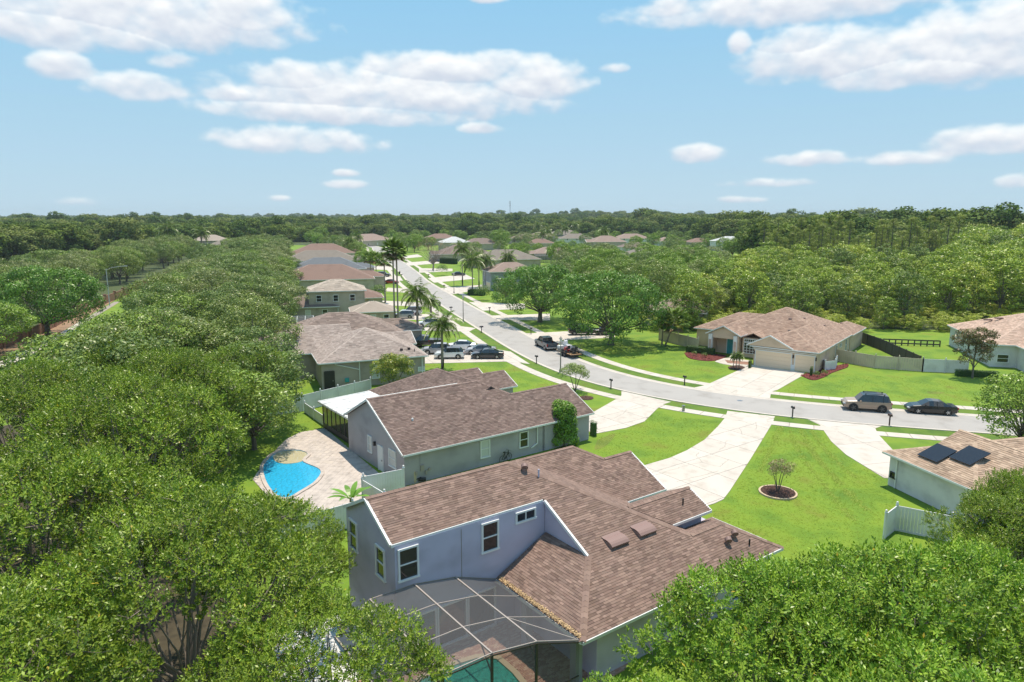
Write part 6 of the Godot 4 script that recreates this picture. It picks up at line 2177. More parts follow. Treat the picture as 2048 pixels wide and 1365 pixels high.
func make_houses() -> void:
	blue_house()
	pool_cage()
	grey_house()
	tan_house()
	white_house_far()
	white_house_near()
	taupe_house()
	var brown := [Color(0.19, 0.14, 0.115), Color(0.30, 0.23, 0.195)]
	var rust := [Color(0.22, 0.135, 0.105), Color(0.31, 0.21, 0.17)]
	var pale := [Color(0.36, 0.295, 0.24), Color(0.47, 0.40, 0.33)]
	var slate := [Color(0.13, 0.14, 0.155), Color(0.20, 0.215, 0.235)]
	var ash := [Color(0.206, 0.178, 0.146), Color(0.299, 0.262, 0.215)]
	var rose := [Color(0.28, 0.20, 0.165), Color(0.38, 0.285, 0.24)]
	var white := [Color(0.55, 0.56, 0.56), Color(0.66, 0.66, 0.65)]
	row_house("brown-roofed house with dark weathered shingles next to two tall palms", Vector2(-26.81, -108.32), 74, 19, 15, 3.0, 0.42, brown, M.taupe_stucco, 3, 0.3)
	row_house("two-storey beige house with pale mottled hipped roof", Vector2(-37.31, -147.07), 75, 12, 10, 5.9, 0.4, pale, M.beige_stucco, 0, 0.35)
	row_house("low pale-roofed garage wing beside the two-storey beige house", Vector2(-27.71, -137.13), 75, 9, 8, 2.8, 0.4, pale, M.beige_stucco, 0)
	row_house("house with reddish brown roof behind the two-storey beige house", Vector2(-52.24, -195.25), 75, 26, 17, 4.2, 0.42, rust, M.beige_stucco, 1)
	row_house("low brown-roofed wing left of the two-storey beige house", Vector2(-42.71, -145.43), 75, 12, 11, 2.8, 0.4, brown, M.taupe_stucco, 0)
	row_house("low tan-roofed house squeezed behind the pale garage wing", Vector2(-36.26, -160.97), 75, 12, 10, 2.8, 0.4, rust, M.beige_stucco, 0)
	row_house("house with slate blue hipped roof in the palm-lined row", Vector2(-65.03, -245.84), 75, 26, 17, 3.2, 0.42, slate, M.taupe_stucco, 1)
	row_house("house with grey-brown roof beside a tall pool cage", Vector2(-78.09, -285.74), 75, 30, 18, 3.6, 0.42, ash, M.beige_stucco, 1)
	row_house("house with orange-brown roof ending the row before the bend", Vector2(-90.60, -334.72), 75, 30, 20, 4.0, 0.42, rust, M.beige_stucco, 1)
	row_house("two-storey grey house with red roof behind royal palms", Vector2(-0.59, -205.06), -106, 15, 11, 5.4, 0.42, rose, M.pale_stucco, 0)
	row_house("house with broad grey hipped roof and black pool cage", Vector2(-2.97, -296.71), -106, 27, 18, 3.4, 0.42, ash, M.beige_stucco, 1)
	row_house("house with charcoal hipped roof behind the big lawn trees", Vector2(26.68, -251.60), -106, 23, 18, 3.0, 0.42, slate, M.pale_stucco, 0)
	row_house("tan house with clipped hedge behind the bare reddish tree", Vector2(-24.05, -340.14), -106, 26, 18, 3.4, 0.45, brown, M.beige_stucco, 5)
	row_house("two-storey house with near-white hipped roof", Vector2(-34.37, -415.97), -106, 17, 15, 6.0, 0.42, white, M.beige_stucco, 0)
	row_house("pinkish-roofed house with cream garage facing the side street", Vector2(21.03, -350.45), -100, 24, 14, 3.0, 0.42, rose, M.beige_stucco, 5)
	row_house("house with wide brown hipped roof and mesh pool dome", Vector2(63.56, -322.17), -104, 26, 20, 3.2, 0.42, ash, M.beige_stucco, 1)
	row_house("two-storey cream house with tan roof among palms", Vector2(58.47, -436.53), -100, 22, 16, 5.6, 0.45, rose, M.beige_stucco, 5)
	row_house("long low house with brown roof and white gable wall", Vector2(72.01, -410.36), -12, 24, 14, 3.2, 0.42, brown, M.white_stucco, 4)
	row_house("small pinkish-roofed house glimpsed behind the big lawn tree", Vector2(32.88, -137.13), 110, 12, 10, 2.9, 0.42, rose, M.taupe_stucco, 0)
	row_house("white house with pink roof and blue shutters by the open green", Vector2(115.39, -515.91), 80, 22, 14, 3.2, 0.4, rose, M.white_stucco, 1)
	row_house("house with brown roof next to the open green", Vector2(131.83, -494.73), 80, 18, 14, 3.2, 0.4, rust, M.taupe_stucco, 0)
	row_house("two-storey white house with pale grey roof at the green", Vector2(134.98, -436.53), 70, 19, 14, 6.0, 0.4, white, M.white_stucco, 1)
	row_house("tan house with gabled garage closing the bend of the road", Vector2(-104.86, -509.73), 30, 34, 20, 4.0, 0.45, rose, M.beige_stucco, 5)
	row_house("pale grey house far behind the palms with white columns", Vector2(49.53, -669.86), 80, 32, 18, 4.0, 0.45, ash, M.pale_stucco, 1)
	row_house("distant house with pale roof in the western trees", Vector2(-251.48, -399.23), 80, 17, 13, 6.5, 0.42, rust, M.beige_stucco, 0)
	row_house("distant pale house with two hipped roofs", Vector2(-302.58, -519.59), 80, 34, 20, 8.0, 0.4, ash, M.white_stucco, 1)
	row_house("distant house with whitish hipped roof", Vector2(-277.82, -519.59), 80, 26, 18, 7.5, 0.4, white, M.white_stucco, 0)
	row_house("distant house with grey roof at the end of the oak belt", Vector2(-155.64, -383.78), 70, 18, 14, 6.0, 0.42, ash, M.pale_stucco, 0)
	row_house("pink-roofed house behind the dark oak of the side street", Vector2(11.10, -557.04), -100, 26, 16, 4.0, 0.42, rose, M.beige_stucco, 0)
	row_house("distant house with orange roof under the far palms", Vector2(18.21, -456.26), -100, 18, 13, 4.0, 0.42, rust, M.beige_stucco, 0)
	row_house("distant grey-roofed house left of the cream two-storey house", Vector2(46.83, -522.23), 80, 26, 16, 5.0, 0.42, ash, M.white_stucco, 0)
	row_house("distant tan-roofed house right of the cream two-storey house", Vector2(88.46, -522.23), 80, 26, 16, 5.0, 0.42, rose, M.white_stucco, 0)
	row_house("distant brown-roofed house behind the near-white roof", Vector2(-53.52, -522.23), -106, 24, 16, 5.0, 0.42, rust, M.beige_stucco, 0)
	row_house("distant brown-roofed house beyond the hedge house", Vector2(-20.40, -447.26), -106, 24, 16, 4.0, 0.42, brown, M.beige_stucco, 0)
	row_house("distant house with brown roof left of the date palms", Vector2(-242.35, -431.44), 80, 24, 16, 6.5, 0.42, rust, M.beige_stucco, 0)
	row_house("distant house with pale roof right of the date palms", Vector2(-185.52, -431.44), 70, 22, 16, 6.5, 0.42, pale, M.beige_stucco, 0)
	row_house("distant house with pink roof behind the cul-de-sac", Vector2(81.36, -743.75), 80, 30, 18, 6.0, 0.4, rose, M.beige_stucco, 0)
	row_house("distant house with tan roof beyond the side street", Vector2(23.89, -578.98), -100, 22, 15, 5.0, 0.42, rose, M.beige_stucco, 1)

# ---- vehicles: x runs forward, built from cross-sections along the length ----
# station: [x, bottom, belt, top, half width at belt, half width at top]
const SEDAN := [[-2.42, 0.42, 0.80, 0.82, 0.74, 0.66], [-2.3, 0.28, 0.93, 0.97, 0.84, 0.76], [-1.72, 0.22, 0.97, 1.02, 0.91, 0.78], [-0.95, 0.2, 0.96, 1.40, 0.92, 0.62], [0.0, 0.2, 0.94, 1.46, 0.92, 0.64], [0.42, 0.2, 0.93, 1.42, 0.92, 0.62], [1.2, 0.2, 0.91, 0.96, 0.91, 0.76], [1.95, 0.22, 0.82, 0.87, 0.87, 0.7], [2.3, 0.26, 0.68, 0.72, 0.76, 0.6], [2.42, 0.34, 0.56, 0.58, 0.66, 0.55]]
const SUV := [[-2.36, 0.5, 1.02, 1.05, 0.84, 0.74], [-2.28, 0.42, 1.12, 1.2, 0.93, 0.76], [-2.0, 0.36, 1.14, 1.78, 0.96, 0.72], [-1.0, 0.34, 1.12, 1.86, 0.97, 0.74], [0.3, 0.34, 1.1, 1.84, 0.97, 0.73], [0.55, 0.34, 1.1, 1.78, 0.97, 0.71], [1.1, 0.34, 1.1, 1.16, 0.96, 0.82], [2.05, 0.36, 1.02, 1.08, 0.93, 0.8], [2.3, 0.4, 0.86, 0.9, 0.86, 0.74], [2.4, 0.48, 0.72, 0.74, 0.8, 0.7]]
const CROSS := [[-2.2, 0.45, 0.95, 0.98, 0.8, 0.7], [-2.1, 0.34, 1.05, 1.12, 0.88, 0.72], [-1.6, 0.3, 1.06, 1.6, 0.91, 0.66], [-0.6, 0.28, 1.03, 1.66, 0.92, 0.68], [0.35, 0.28, 1.0, 1.62, 0.92, 0.66], [1.15, 0.28, 0.98, 1.04, 0.91, 0.78], [1.9, 0.3, 0.9, 0.96, 0.88, 0.74], [2.12, 0.36, 0.76, 0.8, 0.8, 0.66], [2.2, 0.42, 0.62, 0.64, 0.72, 0.6]]
const CAB := [[-0.95, 0.42, 1.12, 1.2, 0.97, 0.8], [-0.9, 0.42, 1.14, 1.82, 0.98, 0.74], [0.3, 0.42, 1.12, 1.9, 0.98, 0.76], [0.75, 0.42, 1.12, 1.84, 0.98, 0.74], [1.45, 0.42, 1.12, 1.18, 0.97, 0.84], [2.5, 0.44, 1.05, 1.12, 0.94, 0.82], [2.72, 0.46, 0.9, 0.95, 0.9, 0.78], [2.8, 0.5, 0.74, 0.78, 0.84, 0.74]]

func car_shell(st: Array, body: MB, glass: MB) -> void:
	for i in st.size() - 1:
		var a: Array = st[i]
		var b: Array = st[i + 1]
		for s in [-1.0, 1.0]:
			var A := [Vector3(a[0], a[1], a[4] * 0.93 * s), Vector3(a[0], lerpf(a[1], a[2], 0.55), a[4] * s), Vector3(a[0], a[2], a[4] * 0.96 * s), Vector3(a[0], a[3], a[5] * s)]
			var B := [Vector3(b[0], b[1], b[4] * 0.93 * s), Vector3(b[0], lerpf(b[1], b[2], 0.55), b[4] * s), Vector3(b[0], b[2], b[4] * 0.96 * s), Vector3(b[0], b[3], b[5] * s)]
			for k in 3:
				var m := body
				if k == 2 and (a[3] - a[2] > 0.25 or b[3] - b[2] > 0.25):
					m = glass
				if s > 0:
					m.quad(A[k], B[k], B[k + 1], A[k + 1])
				else:
					m.quad(B[k], A[k], A[k + 1], B[k + 1])
		var t := glass if absf(a[3] - b[3]) > 0.22 and (a[3] - a[2] > 0.25 or b[3] - b[2] > 0.25) else body
		t.quad(Vector3(a[0], a[3], a[5]), Vector3(b[0], b[3], b[5]), Vector3(b[0], b[3], -b[5]), Vector3(a[0], a[3], -a[5]))
		body.quad(Vector3(a[0], a[1], -a[4] * 0.93), Vector3(b[0], b[1], -b[4] * 0.93), Vector3(b[0], b[1], b[4] * 0.93), Vector3(a[0], a[1], a[4] * 0.93))
	for e in [[st[0], -1.0], [st[-1], 1.0]]:
		var a: Array = e[0]
		body.quad(Vector3(a[0], a[1], -a[4] * 0.93 * e[1]) , Vector3(a[0], a[3], -a[5] * e[1]), Vector3(a[0], a[3], a[5] * e[1]), Vector3(a[0], a[1], a[4] * 0.93 * e[1]))

func wheel_at(o: Node3D, x: float, z: float, r: float, rim_m: Material) -> void:
	var key := "wheel %.2f %s" % [r, rim_m.resource_name]
	if not cached.has(key):
		var t := MB.new()
		t.tube(PackedVector3Array([Vector3(0, 0, -0.11), Vector3(0, 0, -0.09), Vector3(0, 0, 0.09), Vector3(0, 0, 0.11)]), PackedFloat32Array([r * 0.9, r, r, r * 0.9]), 20)
		var m := MB.new()
		for s in [-1, 1]:
			m.tube(PackedVector3Array([Vector3(0, 0, 0.1 * s), Vector3(0, 0, 0.118 * s)]), PackedFloat32Array([r * 0.2, r * 0.16]), 10)
			for k in 5:
				var a := TAU * k / 5
				var d := Vector3(cos(a), sin(a), 0)
				m.bar(d * r * 0.1 + Vector3(0, 0, 0.113 * s), d * r * 0.66 + Vector3(0, 0, 0.113 * s), 0.02, r * 0.2)
		cached[key] = [t.mesh(M.rubber), m.mesh(rim_m)]
	var w := share(o, "wheel", cached[key][0], Vector3(x, r, z))
	share(w, "rim", cached[key][1])

func car(called: String, label: String, kind: Array, at: Vector2, az: float, paint: Material, wheels: Array, r: float, opts := {}) -> Node3D:
	var o := thing(called, label, opts.get("category", "car"), Vector3(at.x, 0.014, at.y), deg_to_rad(90.0 - az), opts.get("group", ""))
	o.position.y = opts.get("y", 0.05)
	var body := MB.new()
	var glass := MB.new()
	car_shell(kind, body, glass)
	var half: float = kind[kind.size() / 2][4]
	var rim: Material = opts.get("rim", M.rim)
	for x in wheels:
		for s in [-1.0, 1.0]:
			var wells := MB.new()
			wells.tube(PackedVector3Array([Vector3(x, r, s * (half - 0.3)), Vector3(x, r, s * (half + 0.012))]), PackedFloat32Array([r * 1.16, r * 1.16]), 18)
			part(o, "wheel_arch", wells, M.black_plastic)
			wheel_at(o, x, s * (half - 0.085), r, rim)
	part(o, "body", body, paint)
	part(o, "window_glass", glass, M.car_glass)
	if opts.has("roof"):
		var rf := MB.new()
		for i in kind.size() - 1:
			var a: Array = kind[i]
			var b: Array = kind[i + 1]
			if absf(a[3] - b[3]) < 0.22 and a[3] - a[2] > 0.25 and b[3] - b[2] > 0.25:
				rf.quad(Vector3(a[0], a[3] + 0.012, a[5]), Vector3(b[0], b[3] + 0.012, b[5]), Vector3(b[0], b[3] + 0.012, -b[5]), Vector3(a[0], a[3] + 0.012, -a[5]))
		part(o, "roof_panel", rf, opts.roof)
	var f: Array = kind[-1]
	var f2: Array = kind[-2]
	var b0: Array = kind[0]
	for s in [-1.0, 1.0]:
		var h := MB.new()
		h.box(Vector3((f[0] + f2[0]) * 0.5 + 0.0, f2[2] - 0.06, s * f2[4] * 0.84), Vector3(0.24, 0.13, 0.3))
		part(o, "headlight", h, M.lamp_glass)
		var t := MB.new()
		t.box(Vector3(b0[0] + 0.03, b0[2] - 0.02, s * b0[4] * 0.92), Vector3(0.14, 0.18, 0.26))
		part(o, "tail_light", t, M.tail_glass)
		var mi := MB.new()
		mi.box(Vector3(opts.get("mirror", 0.78), kind[kind.size() / 2][2] + 0.08, s * (half + 0.08)), Vector3(0.14, 0.14, 0.2))
		part(o, "mirror", mi, paint)
		var pil := MB.new()
		for x in opts.get("pillars", [-0.35]):
			pil.bar(Vector3(x, kind[4][2], s * (half * 0.965 + 0.004)), Vector3(x, kind[4][3] - 0.03, s * (kind[4][5] + 0.012)), 0.07, 0.03)
		part(o, "pillar", pil, opts.get("pillar_m", M.black_plastic))
	var gr := MB.new()
	gr.box(Vector3(f[0] + 0.005, (f[1] + f[2]) * 0.5, 0), Vector3(0.03, 0.2, 0.9))
	part(o, "grille", gr, M.black_plastic)
	var bp := MB.new()
	bp.box(Vector3(f[0] - 0.03, f[1] + 0.02, 0), Vector3(0.14, 0.16, f[4] * 1.9))
	part(o, "front_bumper", bp, opts.get("trim", paint))
	bp = MB.new()
	bp.box(Vector3(b0[0] + 0.03, b0[1] + 0.04, 0), Vector3(0.14, 0.18, b0[4] * 1.95))
	part(o, "rear_bumper", bp, opts.get("trim", paint))
	var pl := MB.new()
	pl.box(Vector3(b0[0] - 0.01, b0[1] + 0.22, 0), Vector3(0.02, 0.15, 0.3))
	part(o, "number_plate", pl, M.white_trim)
	if opts.get("rails", false):
		for s in [-0.6, 0.6]:
			var rl := MB.new()
			rl.bar(Vector3(-1.7, 1.93, s), Vector3(0.35, 1.93, s), 0.06, 0.05)
			for x in [-1.6, 0.25]:
				rl.box(Vector3(x, 1.88, s), Vector3(0.1, 0.1, 0.05))
			part(o, "roof_rail", rl, M.black_plastic)
	return o

func make_cars() -> void:
	car("parked_car", "sand-coloured boxy off-road wagon with black roof parked on the street", SUV, Vector2(39.03, -74.09), -74, M.paint_sand, [1.42, -1.42], 0.41, {"category": "car", "roof": M.black_gloss, "rails": true, "trim": M.black_plastic, "y": 0.014, "rim": M.rim_dark, "pillars": [-0.45, -1.5]})
	car("parked_car", "shiny black saloon with silver wheels parked on the street", SEDAN, Vector2(45.44, -72.90), -76, M.paint_black, [1.45, -1.42], 0.33, {"y": 0.014})
	var P := car("pickup_truck", "dark grey pickup truck towing a loaded trailer", CAB, Vector2(5.44, -110.80), -19, M.paint_slate, [1.75, -2.0], 0.4, {"category": "truck", "y": 0.014, "mirror": 1.0, "pillars": [-0.2]})
	var bed := MB.new()
	for s in [-1.0, 1.0]:
		bed.box(Vector3(-1.95, 0.85, s * 0.93), Vector3(2.0, 0.75, 0.09))
	bed.box(Vector3(-2.95, 0.85, 0), Vector3(0.09, 0.75, 1.95)); bed.box(Vector3(-1.95, 0.55, 0), Vector3(2.0, 0.1, 1.8))
	part(P, "cargo_bed", bed, M.paint_slate)
	var rb := MB.new()
	rb.box(Vector3(-3.05, 0.52, 0), Vector3(0.16, 0.2, 1.9))
	part(P, "step_bumper", rb, M.rim)
	for s in [-0.9, 0.9]:
		var tl := MB.new()
		tl.box(Vector3(-2.98, 0.95, s), Vector3(0.1, 0.4, 0.16))
		part(P, "tail_light", tl, M.tail_glass)
	trailer()
	var g5 := "cars on the crowded driveway"
	car("parked_car", "white compact off-road wagon with black roof on the crowded driveway", CROSS, Vector2(-9.39, -102.32), -93, M.paint_white, [1.32, -1.3], 0.36, {"roof": M.black_gloss, "group": g5, "trim": M.black_plastic, "pillars": [-0.3, -1.3]})
	car("parked_car", "dark blue-black coupe next to the white wagon on the crowded driveway", SEDAN, Vector2(-3.68, -102.32), -91, M.paint_navy, [1.45, -1.42], 0.34, {"group": g5})
	car("parked_car", "silver saloon with dark roof behind the black coupe", SEDAN, Vector2(-4.88, -105.60), -91, M.paint_silver, [1.45, -1.42], 0.34, {"roof": M.black_gloss, "group": g5})
	car("parked_car", "white saloon on the lawn side of the crowded driveway", SEDAN, Vector2(-8.17, -109.29), -91, M.paint_white, [1.45, -1.42], 0.34, {"group": g5})
	car("parked_car", "silver estate wagon close to the garage of the taupe house", CROSS, Vector2(-11.72, -105.80), -93, M.paint_silver, [1.32, -1.3], 0.36, {"group": g5, "pillars": [-0.3, -1.3]})
	var pk := car("pickup_truck", "black pickup truck behind the palm at the taupe house", CAB, Vector2(-14.39, -111.67), -91, M.paint_black, [1.75, -2.0], 0.4, {"category": "truck"})
	var pb := MB.new()
	for s in [-1.0, 1.0]:
		pb.box(Vector3(-1.95, 0.85, s * 0.93), Vector3(2.0, 0.75, 0.09))
	pb.box(Vector3(-2.95, 0.85, 0), Vector3(0.09, 0.75, 1.95)); pb.box(Vector3(-1.95, 1.24, 0), Vector3(2.0, 0.06, 1.9))
	part(pk, "cargo_bed", pb, M.paint_black)
	car("parked_car", "white off-road wagon half hidden by the drooping palm", CROSS, Vector2(-16.03, -132.57), -90, M.paint_white, [1.32, -1.3], 0.36)
	car("parked_car", "white and black wagon on the drive beside the twin palms", SUV, Vector2(-21.77, -148.40), -91, M.paint_white, [1.42, -1.42], 0.4, {"roof": M.black_gloss})
	car("parked_car", "grey hatchback behind the twin palms", CROSS, Vector2(-22.59, -143.93), -91, M.paint_silver, [1.32, -1.3], 0.36)
	car("parked_car", "bright red saloon on the drive behind the palms", SEDAN, Vector2(-38.25, -219.42), 95, M.paint_red, [1.45, -1.42], 0.34)
	car("parked_car", "black wagon parked behind the two slim palms", SUV, Vector2(-45.32, -245.24), 90, M.paint_black, [1.42, -1.42], 0.4)
	car("parked_car", "small white car by the slate-roofed house", CROSS, Vector2(-62.37, -285.95), 90, M.paint_white, [1.32, -1.3], 0.36)
	car("parked_car", "cobalt blue car under the bare reddish tree", SEDAN, Vector2(-36.58, -327.33), 80, M.paint_blue, [1.45, -1.42], 0.34)
	car("parked_car", "black saloon on the drive beside the round shrub", SEDAN, Vector2(-19.18, -249.43), 80, M.paint_black, [1.45, -1.42], 0.34)
	car("parked_car", "black wagon in the shade of the large lawn tree", SUV, Vector2(12.51, -123.36), 86, M.paint_black, [1.42, -1.42], 0.38)
	car("parked_car", "black saloon deep under the large lawn tree", SEDAN, Vector2(17.19, -123.36), 86, M.paint_black, [1.45, -1.42], 0.34)
	car("parked_car", "white van on the far side street", SUV, Vector2(35.43, -564.73), 80, M.paint_white, [1.42, -1.42], 0.4)
	car("parked_car", "blue car on a drive before the bend", SEDAN, Vector2(-77.63, -359.25), 80, M.paint_blue, [1.45, -1.42], 0.34)

func trailer() -> void:
	var o := thing("utility_trailer", "open utility trailer with mesh sides behind the grey pickup", "trailer", Vector3.ZERO)
	var c := Vector2(8.79, -104.23)
	o.position = Vector3(c.x, 0.014, c.y)
	o.rotation.y = deg_to_rad(90.0 + 25.0)
	var b := MB.new()
	for i in 8:
		b = MB.new()
		b.box(Vector3(0, 0.55, (i - 3.5) * 0.24), Vector3(4.8, 0.05, 0.22))
		part(o, "deck_plank", b, M.plank)
	b = MB.new()
	b.box(Vector3(0, 0.47, 0), Vector3(4.9, 0.1, 1.9)); b.bar(Vector3(2.4, 0.48, -0.5), Vector3(3.7, 0.48, 0), 0.09, 0.09); b.bar(Vector3(2.4, 0.48, 0.5), Vector3(3.7, 0.48, 0), 0.09, 0.09)
	part(o, "chassis", b, M.black_plastic)
	for s in [-1.0, 1.0]:
		b = MB.new()
		for h in [0.75, 0.95]:
			b.bar(Vector3(-2.4, h, s * 0.97), Vector3(2.4, h, s * 0.97), 0.05, 0.05)
		for k in 7:
			b.box(Vector3(-2.4 + k * 0.8, 0.75, s * 0.97), Vector3(0.05, 0.45, 0.05))
		part(o, "side_rail", b, M.black_plastic)
		for x in [-0.5, 0.35]:
			wheel_at(o, x, s * 1.1, 0.33, M.rim_dark)
		b = MB.new()
		b.box(Vector3(-0.08, 0.72, s * 1.1), Vector3(1.7, 0.04, 0.26))
		part(o, "mudguard", b, M.black_plastic)
	b = MB.new()
	for k in 9:
		b.box(Vector3(-2.45, 1.3, -0.95 + k * 0.237), Vector3(0.03, 1.5, 0.03))
	for h in [0.6, 1.0, 1.4, 2.0]:
		b.box(Vector3(-2.45, h, 0), Vector3(0.05, 0.04, 1.95))
	part(o, "ramp_gate", b, M.black_plastic)
	var cargo := func(called, label, cat, x, z, bits):
		var t := thing(called, label, cat, o.transform * Vector3(x, 0.58, z), o.rotation.y)
		for q in bits:
			var m := MB.new()
			m.box(q[1], q[2])
			part(t, q[0], m, q[3])
		return t
	cargo.call("tool_chest", "white tool chest at the front of the trailer", "chest", 1.85, -0.55, [["chest_body", Vector3(0, 0.35, 0), Vector3(0.75, 0.7, 0.7), M.white_panel], ["lid", Vector3(0, 0.73, 0), Vector3(0.8, 0.06, 0.74), M.white_trim]])
	cargo.call("tool_chest", "pale blue-white chest behind the white one on the trailer", "chest", 1.2, 0.5, [["chest_body", Vector3(0, 0.4, 0), Vector3(1.0, 0.8, 0.7), M.white_vinyl], ["lid", Vector3(0, 0.83, 0), Vector3(1.04, 0.06, 0.74), M.white_trim]])
	var tank := thing("water_tank", "tall white water tank standing on the trailer", "tank", o.transform * Vector3(1.9, 0.58, 0.4), 0.0)
	var tb := MB.new()
	tb.lathe(Vector3.ZERO, PackedVector2Array([Vector2(0.3, 0), Vector2(0.33, 0.1), Vector2(0.33, 1.4), Vector2(0.2, 1.55), Vector2(0.0, 1.58)]), 14)
	part(tank, "tank_body", tb, M.white_vinyl)
	tb = MB.new()
	tb.tube(PackedVector3Array([Vector3(0, 1.56, 0), Vector3(0, 1.66, 0)]), PackedFloat32Array([0.12, 0.12]), 10)
	part(tank, "tank_lid", tb, M.black_plastic)
	for q in [[0.1, -0.35, "red ride-on mower in the middle of the trailer", M.paint_red], [-1.1, 0.25, "black and red walk-behind mower near the trailer gate", M.black_plastic]]:
		var t := thing("lawn_mower", q[2], "mower", o.transform * Vector3(q[0], 0.58, q[1]), o.rotation.y)
		var m := MB.new()
		m.box(Vector3(0.1, 0.3, 0), Vector3(1.0, 0.22, 0.9)); m.box(Vector3(0.3, 0.55, 0), Vector3(0.55, 0.35, 0.5))
		part(t, "mower_body", m, q[3])
		m = MB.new()
		m.box(Vector3(-0.25, 0.62, 0), Vector3(0.45, 0.12, 0.45)); m.box(Vector3(-0.48, 0.85, 0), Vector3(0.1, 0.45, 0.45))
		part(t, "seat", m, M.black_plastic)
		m = MB.new()
		for s in [-0.2, 0.2]:
			m.bar(Vector3(0.15, 0.7, s), Vector3(-0.2, 1.05, s), 0.03, 0.03)
		part(t, "handle_bars", m, M.paint_red)
		for x in [-0.4, 0.5]:
			for s in [-0.45, 0.45]:
				wheel_at(t, x, s, 0.24, M.rim_dark)

# ---- street furniture and yard things --------------------------------------------
func lamp_post(label: String, p: Vector2, h: float) -> void:
	var o := thing("street_lamp", label, "street lamp", Vector3(p.x, 0.02, p.y), 0.0, "lantern posts along the road")
	var b := MB.new()
	b.lathe(Vector3.ZERO, PackedVector2Array([Vector2(0.2, 0), Vector2(0.2, 0.1), Vector2(0.12, 0.5), Vector2(0.09, 0.6), Vector2(0.06, h - 0.6)]), 10)
	part(o, "pole", b, M.lamp_grey)
	b = MB.new()
	b.lathe(Vector3(0, h - 0.6, 0), PackedVector2Array([Vector2(0.07, 0), Vector2(0.12, 0.05), Vector2(0.2, 0.42)]), 8)
	part(o, "lantern", b, M.lamp_glass)
	b = MB.new()
	b.lathe(Vector3(0, h - 0.18, 0), PackedVector2Array([Vector2(0.27, 0), Vector2(0.13, 0.14), Vector2(0.05, 0.2), Vector2(0.03, 0.32), Vector2(0, 0.34)]), 8)
	part(o, "lantern_cap", b, M.lamp_grey)

func mailbox(label: String, p: Vector2, turn: float, m: Material, double := false) -> void:
	var o := thing("mailbox", label, "mailbox", Vector3(p.x, 0.02, p.y), turn, "mailboxes along the kerb")
	var b := MB.new()
	b.box(Vector3(0, 0.5, 0), Vector3(0.1, 1.0, 0.1))
	part(o, "post", b, m)
	for s in ([-0.18, 0.18] if double else [0.0]):
		b = MB.new()
		var pts := PackedVector2Array([Vector2(-0.1, 0), Vector2(0.1, 0), Vector2(0.1, 0.12)])
		var prev := Vector2(0.1, 0.12)
		for i in range(1, 7):
			var a := PI * i / 6
			pts.append(Vector2(0.1 * cos(a), 0.12 + 0.1 * sin(a)))
		for i in pts.size():
			var a := pts[i]
			var c := pts[(i + 1) % pts.size()]
			b.quad(Vector3(a.x + s, 1.0 + a.y, -0.26), Vector3(c.x + s, 1.0 + c.y, -0.26), Vector3(c.x + s, 1.0 + c.y, 0.26), Vector3(a.x + s, 1.0 + a.y, 0.26))
		for z in [-0.26, 0.26]:
			for i in range(1, pts.size() - 1):
				b.tri(Vector3(pts[0].x + s, 1.0 + pts[0].y, z), Vector3(pts[i].x + s, 1.0 + pts[i].y, z), Vector3(pts[i + 1].x + s, 1.0 + pts[i + 1].y, z))
		part(o, "letter_box", b, m)
	b = MB.new()
	b.box(Vector3(0.12, 1.2, 0.1), Vector3(0.02, 0.16, 0.06))
	part(o, "flag", b, M.paint_red)

